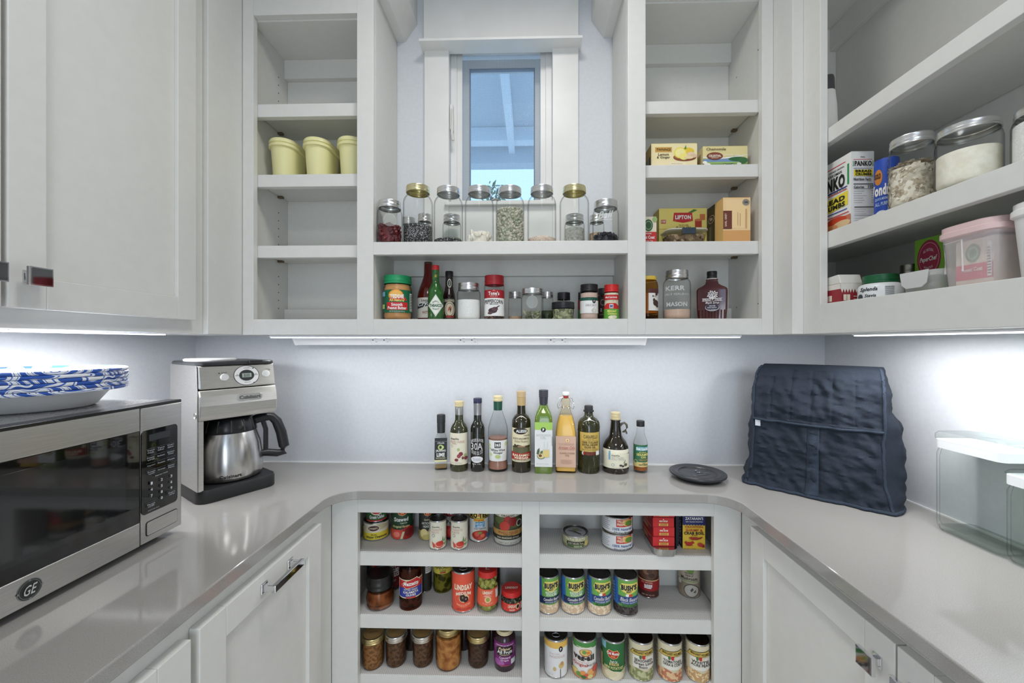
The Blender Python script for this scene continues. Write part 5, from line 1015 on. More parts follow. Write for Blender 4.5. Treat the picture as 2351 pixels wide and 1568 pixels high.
lcan('diced_tomato_can', 'white and yellow can of diced tomatoes and chilies right of the paste cans', 978, 1143, 387, B1, .103, [('R', -2, .74, 2, .97, (236, 206, 90)), ('R', -2, .71, 2, .74, (40, 36, 36)), ('T', 'RO TEL', 0, .83, 1.7, .16, (30, 26, 26), {'b': .06}), ('P', [(-.1, .80), (.1, .80), (0, .90)], (200, 40, 40)), ('R', -.5, .64, .55, .73, (236, 200, 60)), ('T', 'Original', 0, .68, .94, .075, (200, 50, 30), {'b': .02}), ('R', -.36, .46, .56, .63, (90, 160, 206)), ('T', 'NO SALT', .1, .575, .8, .055, WHITE, {'b': .03}), ('T', 'ADDED', .1, .50, .6, .05, WHITE, {'b': .03}), ('T', 'DICED TOMATOES', .1, .42, 1.1, .035, (60, 60, 60)), ('E', .1, .22, .82, .17, (214, 206, 190)), ('E', .1, .22, .76, .15, (176, 50, 40)), ('E', -.2, .26, .24, .07, (214, 90, 70)), ('E', .35, .20, .22, .06, (226, 110, 80)), ('E', .1, .13, .2, .05, (206, 80, 60)), ('E', .1, .30, .2, .04, (120, 140, 60)), ('R', .72, .10, .98, .24, (60, 110, 160))], base=(226, 226, 224))
lcan('tomato_can', 'large organic whole tomato can with gold band, rightmost in its bay', 1185, 1424, 420, B1, .118, [('R', -2, .86, 2, .97, (190, 36, 40)), ('T', 'MUIR GLEN', 0, .905, 1.5, .08, WHITE, {'b': .05}), ('R', -.6, .76, .6, .855, (236, 230, 210)), ('T', 'ORGANIC', 0, .80, .9, .055, (50, 50, 40), {'b': .03}), ('R', -2, .42, 2, .76, (70, 76, 46)), ('E', -.5, .66, .35, .10, (96, 110, 60)), ('E', .5, .6, .4, .12, (96, 100, 60)), ('E', 0, .68, .30, .11, (176, 44, 36)), ('E', .3, .64, .28, .12, (150, 34, 30)), ('E', -.22, .52, .34, .13, (196, 60, 46)), ('E', .74, .58, .17, .09, (226, 222, 210)), ('E', .74, .58, .13, .07, (60, 50, 46)), ('R', -2, .28, 2, .42, (190, 150, 84)), ('T', 'WHOLE PEELED', 0, .36, 1.3, .07, (150, 60, 40), {'b': .01}), ('T', 'TOMATOES', 0, .30, .6, .04, (110, 80, 40)), ('R', -2, .17, 2, .28, (40, 44, 36)), ('T', 'SAN MARZANO STYLE', 0, .225, 1.4, .045, (214, 206, 180), {'b': .03}), ('T', 'NET WT 28 OZ', 0, .09, 1.2, .04, (130, 126, 116), {'b': 0})], base=(206, 204, 192))
JAM = speckle((62, 44, 34), (112, 86, 66), 130, .35, detail=5)
def ljar(name, label, x0, x1, yb, zb, h, **k):
    x, y, r, dist, c = spot(lx(x0), lx(x1), zb, None, ly(yb))
    D = y
    yt = PY-(zb+h)*F/((dist+r)*math.cos(c))
    return jar(name, label, lx(x0), lx(x1), yt, zb, D=D, **k)
DARKJ = M((44, 32, 30), .12, coat=.5)
FLIP = [(0, .02), (.5, .02), (.62, 0), (.8, .05), (.98, .18), (1, .30), (.93, .46), (.84, .55), (.84, .62)]
def amber(a=(206, 150, 96), b=(120, 60, 26)): return glass(a, b, .04)
ljar('fruit_jar', 'squat amber jar with big black lid, front left of the middle shelf', 110, 350, 974, B2, .098, lid=M((26, 24, 24), .35), lidr=.94, lidh=.40, prof=FLIP, g=glass((240, 222, 200), (150, 110, 84), .04), contents=speckle((92, 54, 36), (146, 94, 62), 40, .25, detail=3), fill=.50)
lcan('sauce_jar', 'dark jar with round red label behind the squat amber jar', 118, 250, 800, B2, .15, [('R', -2, .04, 2, .9, (34, 28, 28)), ('E', .15, .72, .75, .20, (190, 40, 44)), ('T', 'FIRE', .15, .72, .8, .07, (236, 206, 190)), ('T', 'Tygarts', .1, .38, 1.3, .10, (170, 50, 50), {'s': .3}), ('T', 'Food Co', .1, .24, 1.2, .06, (200, 190, 180))], base=(30, 26, 26), cat='jar')
lcan('okra_jar', 'jar of hot pickled okra with maroon label', 275, 400, 800, B2, .145, [('R', -2, .10, 2, .92, (124, 28, 36)), ('P', [(-.4, .92), (.4, .92), (.4, .72), (0, .64), (-.4, .72)], (226, 222, 214)), ('T', "TALK O'TEXAS", 0, .79, .66, .04, (90, 70, 70)), ('T', 'HOT', 0, .59, .8, .10, WHITE, {'b': .06}), ('T', 'PICKLED', .05, .48, 1.4, .09, WHITE, {'b': .06}), ('T', 'OKRA SLICES', .1, .38, 1.6, .09, WHITE, {'b': .04}), ('T', 'CRISP', 0, .25, .8, .05, (226, 180, 170))], base=(60, 36, 34), cat='jar')
OLV = [(0, .01), (.88, .01), (.97, 0), (1, .03), (1, .74), (.9, .82), (.86, .85)]
t, r, h = ljar('olive_jar', 'dark olive jar with blue, red and cream label', 390, 585, 962, B2, .152, lid=M((40, 36, 36), .3), lidr=.88, lidh=.12, prof=OLV, g=glass((214, 180, 160), (110, 80, 70), .04), contents=speckle((44, 26, 26), (86, 54, 52), 70, .25, 'CELLS', .5), fill=.80,
  art=[('R', -.98, .25, .96, .62, (226, 216, 180)), ('R', -.94, .27, .92, .455, (42, 62, 160)), ('R', -.94, .455, .92, .60, (190, 40, 44)), ('P', [(-.75, .52), (-.4, .60), (.5, .66), (.8, .58), (.5, .47), (-.4, .44)], (226, 216, 180)), ('P', [(-.72, .52), (-.38, .59), (.48, .645), (.77, .575), (.48, .48), (-.38, .45)], (196, 36, 40)), ('T', 'Mezzetta', 0, .545, 1.2, .08, WHITE, {'s': .2, 'b': .03, 'slope': .15}), ('T', 'PITTED GREEK', 0, .425, 1.1, .035, (220, 214, 190), {'b': .02}), ('T', 'KALAMATA', 0, .375, 1.2, .045, (240, 234, 210), {'b': .03}), ('T', 'OLIVES', 0, .32, .8, .042, (240, 234, 210), {'b': .03}), ('R', -.4, .255, .4, .285, (190, 60, 50))])
lcan('pickle_jar', 'dark jar with white text panel between the olive jar and the yellow pepper jar', 548, 662, 814, B2, .14, [('R', -2, .05, 2, .95, (40, 38, 34)), ('R', .1, .46, .98, .88, (226, 224, 220))]+[('R', .18, .50+k*.045, .92, .515+k*.045, (110, 106, 104)) for k in range(8)], base=(40, 38, 34), cat='jar')
t, r, h = ljar('pepper_jar', 'jar of green peppers with yellow label and red crest', 677, 836, 812, B2, .15, lid=M((180, 150, 60), .3, .6), lidr=.88, lidh=.12, prof=OLV, g=glass((226, 224, 190), (140, 140, 90), .04), contents=speckle((66, 66, 26), (150, 146, 74), 55, .3, 'VORONOI', .6), fill=.82, art=[('R', -1.1, .42, 1.1, .80, (226, 206, 84)), ('P', [(-.55, .80), (.55, .80), (.45, .72), (0, .69), (-.45, .72)], (180, 40, 44)), ('T', 'FAMILY', 0, .765, .6, .04, (236, 226, 190)), ('T', 'GOLDEN GREEK', 0, .635, 1.5, .05, (70, 80, 40), {'b': .01}), ('T', 'PEPERONCINI', 0, .56, 1.6, .07, (60, 70, 36), {'b': .03}), ('T', 'TANGY', 0, .49, .7, .04, (70, 80, 40)), ('R', -.3, .435, .3, .465, (180, 60, 50))])
ORG = (226, 84, 60)
lcan('olive_can', 'tall orange can of black olives with white lettering', 832, 1028, 982, B2, .122, [('E', 0, .38, .72, .24, (236, 120, 90)), ('E', 0, .38, .69, .225, ORG), ('R', -1, .72, 1, .725, (236, 140, 110)), ('T', 'LINDSAY', 0, .64, 1.44, .14, (240, 226, 200), {'b': .05}), ('T', 'MEDIUM', 0, .50, 1.2, .08, (240, 226, 200), {'b': .04, 'arc': -.5}), ('E', .04, .365, .42, .10, (226, 190, 150)), ('E', -.08, .38, .24, .09, (40, 28, 24)), ('E', .18, .34, .22, .075, (34, 24, 22)), ('E', -.06, .39, .07, .025, (150, 110, 90)), ('E', .2, .35, .07, .025, (150, 110, 90)), ('T', 'WHOLE & PITTED', 0, .20, 1.1, .05, (246, 180, 140), {'arc': .7}), ('T', 'RIPE OLIVES', 0, .10, 1.1, .035, (160, 50, 40))], base=ORG, ring=True, top=M((84, 82, 80), .35, 1))
t, r, h = ljar('olive_jar', 'jar of green pimiento olives with red lid and orange label', 1046, 1222, 994, B2, .122, lid=M((206, 44, 40), .35), lidr=.92, lidh=.14, prof=[(0, .01), (.85, .01), (.97, 0), (1, .04), (1, .30), (.94, .55), (.9, .8), (.86, .86)], fill=.80, beans=((.0085, .0085, .0105), [(150, 150, 66), (166, 164, 80), (132, 134, 56)]), art=[('P', [(-1.05, .20), (1.05, .20), (.96, .60), (-.96, .60)], (226, 96, 66)), ('T', 'LINDSAY', 0, .525, .95, .075, (240, 226, 200), {'b': .05}), ('T', 'PIMIENTO', 0, .455, .7, .04, (240, 200, 180), {'arc': -.5}), ('E', .02, .36, .32, .075, (236, 190, 150)), ('E', .02, .365, .18, .05, (160, 160, 70)), ('T', 'STUFFED OLIVES', 0, .26, .9, .04, (240, 170, 140), {'arc': .5}), ('R', .75, .36, 1.02, .56, WHITE)], litart=[('T', 'L', 0, 0, .5, .7, (240, 226, 210))])
ljar('olive_jar', 'dark jar with red lid behind the green olive jar', 1120, 1240, 855, B2, .115, lid=M((190, 40, 40), .4), lidr=.95, lidh=.14, prof=OLV, g=DARKJ)
ljar('olive_jar', 'low jar of sliced olives with red lettered lid beside the divider', 1247, 1426, 986, B2, .058, lid=M((206, 40, 38), .35), lidr=.96, lidh=.24, prof=[(0, .02), (.8, .02), (.95, 0), (1, .08), (1, .55), (.94, .70), (.9, .76)], fill=.68, beans=((.005, .006, .003), [(56, 60, 46), (120, 124, 96), (40, 42, 34)]), art=[('R', -1.1, .10, 1.1, .50, (214, 60, 48)), ('T', 'LINDSAY', .05, .37, .75, .16, (240, 226, 200), {'b': .03}), ('T', 'SLICED', .05, .19, .5, .09, (240, 226, 200)), ('E', .55, .33, .18, .16, (236, 190, 150)), ('E', .55, .33, .11, .1, (40, 36, 32)), ('R', .8, .12, 1.05, .48, WHITE)], litart=[('T', 'LINDSAY', 0, 0, 1.5, .42, (240, 226, 210), {'b': .05, 'rot': 12})])
JP = [(0, .02), (.7, .02), (.86, 0), (.95, .04), (1, .12), (1, .84), (.98, .88), (.95, .9)]
JAMJ = glass((240, 230, 218), (130, 104, 90), .03)
GOLDTOP = [('E', 0, 0, .94, .94, (166, 132, 84)), ('E', 0, 0, .80, .80, (150, 116, 70)), ('E', 0, 0, .74, .74, (170, 136, 88)), ('T', 'Home Jam', 0, .08, .9, .26, (110, 80, 44), {'s': .3, 'b': 0})]
def jam(label, x0, x1, yb, lid, m, h=.098, lidr=1.02, **k):
    return ljar('jam_jar', label, x0, x1, yb, B3, h, lid=lid, lidr=lidr, lidh=k.pop('lidh', .17), prof=JP, g=JAMJ, contents=m, fill=.80, group='home-made preserves on the lowest visible shelf', litart=GOLDTOP, **k)
LG2 = M((206, 190, 140), .3, 1)
jam('jam jar with gold lid and light brown filling, leftmost on the lowest shelf', 78, 264, 1472, LG2, speckle((110, 78, 46), (166, 128, 84), 130, .35, detail=5), lidr=1.06)
jam('jam jar with silver lid, directly right of the light brown jam', 278, 452, 1449, M((214, 210, 204), .25, 1), JAM, lidr=1.10)
jam('jam jar with silver lid, directly left of the large orange jar', 503, 676, 1449, M((214, 210, 204), .25, 1), JAM, lidr=1.12)
jam('large gold-lidded jar of orange fruit preserve', 696, 916, 1486, LG2, speckle((150, 88, 42), (214, 164, 98), 60, .3, detail=6, lo=.35, hi=.65), h=.118, lidr=.88, lidh=.15)
jam('jam jar with gold lid and blackish filling between orange preserve and grape jelly', 968, 1142, 1457, LG2, speckle((44, 32, 30), (84, 64, 58), 130, .35, detail=5), lidr=1.08)
t, r, h = ljar('jelly_jar', 'grape jelly jar with purple label and cream lid', 1188, 1368, 1480, B3, .112, lid=M((226, 214, 176), .35), lidr=.80, lidh=.10, prof=[(0, .01), (.88, .01), (.97, 0), (1, .03), (1, .76), (.9, .84), (.78, .88)], g=M((46, 20, 34), .12, coat=.5),
   art=[('R', -1.2, .16, 1.2, .76, (130, 46, 120)), ('E', -.6, .25, .3, .08, (166, 90, 160)), ('E', .7, .55, .3, .1, (160, 84, 150)), ('E', -.3, .22, .25, .07, (176, 100, 166)), ('E', -.75, .62, .2, .08, (150, 70, 140)), ('T', 'SWEETENED ONLY WITH FRUIT', 0, .70, 1.5, .03, (236, 210, 230), {'b': .03}), ('P', [(-.75, .62), (-.5, .67), (.5, .67), (.75, .62), (.7, .42), (-.7, .42)], (40, 26, 30)), ('T', 'Polaner', 0, .615, 1.1, .075, (236, 214, 180), {'s': .3}), ('T', 'All Fruit', 0, .53, 1.3, .085, WHITE, {'b': .03}), ('T', 'SPREADABLE FRUIT', 0, .46, .9, .03, (220, 200, 180)), ('T', 'Concord', 0, .385, .95, .06, (240, 214, 236)), ('T', 'Grape', -.02, .315, .7, .06, (240, 214, 236)), ('R', .55, .19, .9, .32, (220, 226, 226)), ('R', -.4, .17, .4, .195, (170, 60, 90))])
for x0, x1, yb, w in ((436, 560, 1300, 'between the two silver-lidded jam jars'), (880, 990, 1300, 'behind the gap right of the orange preserve'), (1120, 1215, 1300, 'behind the grape jelly')):
    ljar('jam_jar', 'dark jar in the back row '+w, x0, x1, yb, B3, .11, lid=M((90, 84, 70), .35, .6), lidr=.95, lidh=.15, prof=OLV, g=DARKJ)

# ------------------------------------------------------------------ base cabinet, right bay
rcan('tuna_can', 'flat olive-green tuna can standing alone', 258, 482, 447, B1, .039, [('R', -2, .06, 2, .30, (140, 140, 106)), ('T', 'StarKist SELECTS', 0, .78, 1.4, .20, (236, 232, 210), {'b': .02}), ('R', -.62, .36, .68, .58, (30, 34, 30)), ('T', 'Solid Yellowfin Tuna', .03, .47, 1.1, .12, (226, 222, 190)), ('R', -.58, .16, .62, .34, (76, 104, 60)), ('T', 'OLIVE OIL', .2, .24, .6, .12, (226, 226, 190)), ('E', .8, .4, .14, .2, (206, 186, 110))], base=(172, 170, 132), ring=False, v0=.05, v1=.92, topart=[('E', 0, -.05, .98, .98, (170, 174, 178)), ('E', .05, .42, .32, .3, (150, 150, 104)), ('P', [(-.8, .05), (-.2, .25), (.6, -.45), (.5, -.6), (-.2, -.1)], (50, 50, 46)), ('E', -.3, .1, .3, .14, (110, 112, 108)), ('P', [(.3, .3), (.7, .2), (.5, .15)], (60, 76, 66)), ('T', 'EASY OPEN', .0, -.35, .5, .12, (110, 112, 112), {'rot': -25})])
VF = lambda two: [('R', -.06, .46, .88, .94, (200, 46, 44)), ('E', .62, .70, .28, .2, (226, 170, 70)), ('E', .70, .66, .2, .16, (96, 140, 60)), ('T', 'VALLEY', .25, .82, .5, .16, (246, 230, 200), {'b': .03}), ('T', 'FRESH', .22, .62, .44, .16, (246, 230, 200), {'b': .03}), ('T', '100% Natural', .3, .32, 1.15, .16, (70, 100, 150), {'s': .15}), ('T', two, .35, .12, 1.1, .12, (50, 56, 70), {'b': .01})]+[('R', -.92, .84-k*.12, -.55+(k % 2)*.1, .865-k*.12, (150, 156, 160)) for k in range(6)]
t, r, h = rcan('chicken_can', 'white chicken can with red logo, lower one of the stack', 587, 858, 462, B1, .050, VF('White & Dark Chicken'), base=(226, 228, 230), v0=.05, v1=.94)
cl = t.location
can('chicken_can', 'white chicken can with red logo, stacked on top of another', kx(587)+.5, kx(858)-.5, None, B1+.0505, D=cl.y, h=.050, art=VF('Chicken Breast'), base=(226, 228, 230), v0=.05, v1=.94, ring=True)
# sardines: boxes on an open oval tin
D0 = -(B1+.021)*F/(ky(405)-PY)*1.0
sx0, sx1 = X_at(kx(1022), D0), X_at(kx(1203), D0); sw = sx1-sx0
dep = .105
t = thing('sardine_tin', 'bare silver oval tin under the red sardine boxes', 'can', ((sx0+sx1)/2+.003, D0+dep/2-.016, z(B1)+.0003))
MB().loft([[(a, b_, q) for a, b_ in rrect((sw+.012)*s, .112*s, .026, 8)] for q, s in ((0, .94), (.001, .97), (.003, .98), (.018, .985), (.019, 1.0), (.021, 1.0), (.021, .96))], TIN).build('tin', t, smooth=True)
MB().loft([[(a, b_, q) for a, b_ in rrect((sw+.012)*.96, .112*.97, .025, 8)] for q in (.0185, .0195)], M((206, 196, 184), .3, .6)).build('can_lid', t)
KO = [('R', -1, .0, 1, .06, (160, 26, 30)), ('T', 'KING OSCAR', 0, .66, .8, .19, (246, 232, 220), {'b': .05}), ('P', [(-.08, .80), (0, .92), (.08, .80)], (246, 232, 220)), ('R', -.44, .14, .44, .42, (226, 180, 90)), ('T', 'SARDINES', 0, .33, .66, .10, (150, 60, 30)), ('R', -.34, .18, .34, .23, (170, 90, 50))]
KL = [('R', -.8, .1, .0, .5, (170, 130, 80)), ('R', .1, .2, .8, .8, (130, 24, 30)), ('R', -.9, .7, .6, .85, (206, 120, 100))]
zt = B1+.0215
for k in range(4):
    hb = .0275
    D_ = D0+(.0, .0015, .0008, .002)[k]
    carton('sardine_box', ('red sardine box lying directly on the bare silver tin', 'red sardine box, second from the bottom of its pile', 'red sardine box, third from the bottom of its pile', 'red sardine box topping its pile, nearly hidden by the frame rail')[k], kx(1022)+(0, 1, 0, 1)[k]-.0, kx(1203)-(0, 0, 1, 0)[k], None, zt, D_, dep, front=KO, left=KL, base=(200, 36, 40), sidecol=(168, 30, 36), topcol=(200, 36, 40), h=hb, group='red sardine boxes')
    zt += hb+.0012
D0 = -B1*F/(ky(422)-PY)
carton('crab_boil_box', 'tall yellow crab boil box with black side', kx(1272), kx(1461), None, B1, D0, .075, base=(226, 190, 60), sidecol=(34, 34, 40), h=.128, front=[('R', -1, .66, 1, 1, (40, 46, 110)), ('R', -1, .60, 1, .66, (40, 46, 110))]+[('E', -.88+k*.25, .60, .125, .03, (40, 46, 110)) for k in range(8)]+[('T', "ZATARAIN'S", 0, .74, 1.6, .07, WHITE, {'b': .03}), ('T', 'NEW ORLEANS TRADITION', 0, .66, 1.5, .025, WHITE), ('T', 'CRAWFISH,', 0, .53, 1.66, .055, (176, 60, 40), {'b': .02}), ('T', 'SHRIMP &', 0, .455, 1.5, .055, (176, 60, 40), {'b': .02}), ('T', 'CRAB BOIL', 0, .385, 1.8, .07, (34, 30, 40), {'b': .04}), ('T', 'IN BAG', .05, .33, .5, .03, (120, 70, 30)),
    ('E', .05, .255, .42, .035, (160, 44, 30)), ('P', [(-.5, .27), (-.2, .30), (-.1, .25), (-.3, .245)], (170, 50, 34)), ('P', [(.3, .27), (.8, .30), (.6, .25), (.3, .235)], (150, 40, 30)), ('R', -.5, .222, .6, .226, (140, 40, 30)), ('E', -.45, .13, .32, .045, (176, 40, 32)), ('P', [(-.9, .16), (-.7, .20), (-.62, .16), (-.75, .13)], (176, 40, 32)), ('P', [(-.3, .17), (-.12, .20), (.04, .15), (-.2, .13)], (176, 40, 32)), ('R', -.8, .085, -.1, .092, (150, 34, 28)), ('E', .62, .10, .30, .035, (176, 50, 40)), ('E', .5, .12, .22, .04, (186, 60, 46)), ('E', .8, .075, .14, .025, (150, 40, 36)), ('T', 'NET WT 3 OZ (85g)', -.4, .02, 1.0, .022, (110, 80, 30))],
    left=[('T', "ZATARAIN'S", .45, .40, .55, .66, (170, 176, 196), {'vert': 1, 'b': .03}), ('T', "ZATARAIN'S", -.35, .55, .4, .5, (110, 116, 140), {'vert': 1, 'b': .03})])
D0 += .005
carton('seasoning_box', 'dark seasoning box with pale edge print, left of the yellow crab boil box', kx(1216), kx(1240), None, B1, D0+.012, .07, base=(36, 38, 46), sidecol=(34, 34, 40), h=.12, left=[('T', "ZATARAIN'S", .2, .5, .5, .7, (150, 156, 176), {'vert': 1, 'b': .03})])
BEAN = speckle((214, 184, 150), (240, 222, 196), 170, .5, 'CELLS', .3); BBEAN = speckle((26, 20, 22), (90, 80, 80), 200, .4, 'CELLS', .3, .3, .98); LIMA = speckle((140, 146, 96), (196, 196, 150), 130, .5, 'CELLS', .3); MIXB = speckle((196, 120, 90), (232, 196, 150), 130, .5, 'CELLS', .3); PEAS = speckle((200, 160, 110), (240, 216, 170), 170, .5, 'CELLS', .3)
def bush(black=False, reduced=True):
    a = [('R', -2, .03, 2, .27, BBEAN if black else BEAN), ('P', [(-.62, .97), (.98, .97), (.98, .27), (-.55, .27)], (110, 170, 80)), ('P', [(-.45, .78), (-.3, .89), (.9, .89), (.98, .78), (.9, .68), (.3, .60), (-.3, .68)], (232, 214, 110)), ('T', "BUSH'S", .26, .78, 1.2, .15, (28, 34, 60), {'b': .06}), ('T', 'BEST', .28, .675, .4, .05, (28, 34, 60), {'b': .03})]
    if reduced: a += [('T', 'REDUCED', .28, .60, 1.0, .06, WHITE, {'b': .02}), ('T', 'SODIUM', .28, .535, .9, .06, WHITE, {'b': .02}), ('R', -.75, .30, 1.2, .48, (26, 40, 84)), ('T', 'Cannellini Beans', .28, .415, 1.36, .08, (226, 226, 226), {'s': .25}), ('T', 'WHITE KIDNEY BEANS', .28, .335, 1.1, .04, (200, 206, 220))]
    else: a += [('E', .15, .575, .14, .04, WHITE), ('E', .4, .575, .14, .04, (206, 70, 60)), ('R', -.6, .34, 1.2, .54, (40, 70, 130)), ('T', 'Black Beans' if black else 'Cannellini Beans', .28, .465, 1.36, .10, (226, 226, 226), {'s': .25, 'b': .01}), ('T', 'FRIJOLES NEGROS' if black else 'WHITE KIDNEY BEANS', .28, .375, 1.2, .045, (200, 206, 220), {'b': .02}), ('R', -.5, .27, 1.2, .34, (80, 146, 70)), ('T', 'REDUCED SODIUM', .3, .305, 1.1, .05, (30, 50, 30), {'b': .02})]+[('R', -.95, .32+k*.08, -.82, .36+k*.08, (150, 180, 220)) for k in range(7)]
    return a
BB = (52, 110, 190)
g = 'blue bean cans in a row'
rcan('bean_can', 'blue bean can, first of its row and cut by the divider', 52, 231, 996, B2, .112, bush(), BB, group=g)
rcan('bean_can', 'blue white-bean can, second in its row after the one cut by the divider', 248, 449, 998, B2, .112, bush(), BB, group=g)
rcan('bean_can', 'blue white-bean can standing beside the black bean can', 469, 671, 1005, B2, .112, bush(False, False), BB, group=g)
rcan('bean_can', 'blue can with black beans pictured at the bottom', 689, 896, 1013, B2, .112, bush(True, False), BB, group=g)
rcan('beef_can', 'dark red can of beef behind the black bean can', 893, 1074, 862, B2, .13, [('T', 'KEYSTONE', 0, .83, 1.5, .08, (226, 210, 170), {'b': .03}), ('E', 0, .62, .86, .15, (110, 76, 56)), ('E', -.2, .66, .3, .06, (160, 116, 84)), ('E', .3, .58, .3, .06, (76, 48, 36)), ('E', .1, .68, .26, .05, (90, 58, 44)), ('R', -2, .44, 2, .465, (226, 200, 140)), ('R', -2, .20, 2, .44, (160, 26, 30)), ('T', 'ALL NATURAL', -.1, .405, 1.0, .04, (236, 190, 170)), ('T', 'BEEF', 0, .31, .7, .10, WHITE, {'b': .06}), ('T', 'NET WT 14.5 OZ', 0, .10, 1.1, .035, (200, 170, 150))], base=(76, 34, 30))
rcan('soup_can', 'beige mushroom soup can alone at the back', 1232, 1422, 848, B2, .105, [('E', .1, .88, .34, .12, (110, 150, 70)), ('T', 'ORGANIC', .0, .76, .8, .05, (90, 84, 74)), ('T', 'CREAM OF', 0, .69, .7, .05, (90, 84, 74)), ('T', 'Mushroom', .0, .60, 1.4, .10, (60, 54, 46), {'b': .02}), ('R', -.8, .50, .8, .53, (140, 166, 100)), ('R', -2, .04, 2, .46, (150, 136, 116)), ('E', .2, .24, .66, .20, (60, 54, 50)), ('E', .2, .24, .60, .18, (190, 186, 176)), ('P', [(.1, .26), (.3, .34), (.4, .28), (.2, .2)], (80, 76, 70)), ('P', [(.35, .2), (.6, .28), (.55, .18)], (90, 84, 76)), ('E', -.78, .45, .12, .08, (216, 210, 200))], base=(190, 178, 158))
rcan('soup_can', 'white can with yellow top band and black round logo', 105, 307, 1536, B3, .113, [('R', -2, .80, 2, .97, (232, 186, 90)), ('E', .40, .78, .16, .075, (26, 26, 26)), ('T', 'P', .40, .78, .1, .08, WHITE, {'b': .06}), ('T', 'NO SALT ADDED', -.1, .66, .8, .035, (200, 176, 176), {'b': 0}), ('T', 'NOODLE', .1, .58, 1.2, .06, (206, 176, 170), {'b': 0}), ('E', .45, .34, .22, .07, (214, 186, 120)), ('E', .5, .40, .12, .05, (196, 150, 90)), ('E', -.1, .26, .14, .05, (206, 180, 130)), ('R', .36, .02, .41, .26, (60, 60, 60)), ('T', 'NET WT', -.4, .11, .4, .03, (180, 180, 180), {'b': 0})], base=(230, 230, 230), ring=True)
rcan('vegetable_can', 'can of mixed vegetables with green top and big black lettering', 343, 548, 1541, B3, .113, [('R', -2, .84, 2, .97, (70, 140, 70)), ('P', [(-.9, .97), (.95, .97), (.95, .80), (.2, .86), (-.9, .78)], (70, 140, 70)), ('T', 'HOMESTYLE TASTE', 0, .84, 1.2, .035, (240, 240, 200)), ('E', .1, .70, .50, .10, (176, 110, 60)), ('E', .1, .71, .44, .08, (226, 196, 120)), ('E', 0, .72, .18, .05, (110, 160, 80)), ('E', .3, .71, .16, .04, (226, 130, 60)), ('T', 'veg-all', -.05, .555, 1.6, .19, (50, 40, 40), {'b': .06}), ('R', -1, .445, .4, .45, (206, 60, 60)), ('T', 'Original', -.3, .37, 1.1, .10, (180, 50, 50)), ('T', 'MIXED VEG', .55, .38, .6, .05, (100, 100, 100)), ('R', -2, .02, 2, .14, (206, 140, 90)), ('E', -.7, .16, .25, .07, (226, 206, 120)), ('E', -.4, .12, .25, .06, (110, 150, 70)), ('E', -.1, .17, .22, .06, (232, 150, 80)), ('E', .2, .11, .25, .06, (214, 100, 70)), ('E', .5, .2, .26, .08, (232, 170, 100)), ('E', .8, .26, .2, .08, (206, 90, 70)), ('E', .45, .09, .2, .05, (226, 210, 140)), ('E', -.05, .08, .2, .04, (60, 110, 60))], base=(232, 230, 226))
rcan('potato_can', 'green can of sliced new potatoes with red shield', 588, 788, 1549, B3, .113, [('R', -1, .78, -.6, .97, (140, 190, 210))]+DELM(.70, 1.1)+[('T', 'Fresh Cut', .05, .50, .6, .07, WHITE, {'s': .3}), ('R', -.3, .385, .45, .455, (226, 206, 130)), ('T', 'SLICED', .08, .42, .6, .055, (60, 70, 40), {'b': .02}), ('T', 'NEW POTATOES', .05, .33, 1.5, .075, (226, 220, 150), {'b': .03}), ('R', -2, .02, 2, .28, (206, 196, 160)), ('P', [(-.3, .28), (.9, .28), (.5, .2), (.1, .18)], (46, 110, 60)), ('E', .2, .13, .62, .12, (236, 226, 196)), ('E', -.2, .17, .5, .09, (226, 214, 180)), ('R', -2, .28, -.85, .6, (206, 170, 120))], base=(46, 112, 62))
def marg(l1, l2, l3, m):
    a = [('R', -2, .02, 2, .26, m), ('P', [(-.9, .26), (-.3, .34), (.5, .26), (.95, .36), (.95, .2), (-.9, .2)], m), ('R', -.6, .34, .98, .66, (236, 232, 220)), ('P', [(-.82, .66), (-.62, .80), (.9, .84), (.98, .70), (.1, .68)], (60, 50, 30)), ('P', [(-.80, .67), (-.60, .785), (.88, .825), (.96, .71), (.1, .69)], (214, 184, 90)), ('T', 'MARGARET HOLMES', .18, .755, 1.4, .065, (50, 44, 30), {'b': .02}), ('E', .25, .645, .14, .05, (196, 46, 40)), ('E', .0, .645, .10, .05, (70, 120, 60)), ('E', .45, .645, .1, .05, (226, 214, 190)), ('T', l1, .2, .555, 1.3, .07, (50, 46, 46), {'b': .02}), ('T', l2, .22, .475, 1.4, .07, (50, 46, 46), {'b': .02})]+[('R', -1.05, .2+k*.09, -.86, .24+k*.09, (190, 176, 140)) for k in range(7)]
    if l3: a.append(('T', l3, .2, .40, .6, .06, (50, 46, 46), {'b': .02}))
    return a
MB_ = (220, 210, 180); BRN = M((70, 56, 48), .35, 1)
g = 'cream cans with gold ribbon and vegetable print'
rcan('vegetable_can', 'cream gold-ribboned can picturing green lima beans', 812, 1026, 1560, B3, .114, marg('SEASONED', 'Green Lima', 'Beans', LIMA), MB_, group=g, top=BRN)
rcan('vegetable_can', 'cream gold-ribboned can of tomatoes, okra and corn', 1055, 1269, 1567, B3, .114, marg('TOMATOES', 'OKRA & CORN', '', MIXB), MB_, group=g, top=BRN)
rcan('vegetable_can', 'cream gold-ribboned can of white acre peas touching the bay end', 1293, 1502, 1572, B3, .114, marg('WHITE', 'ACRE PEAS', '', PEAS), MB_, group=g, top=BRN)
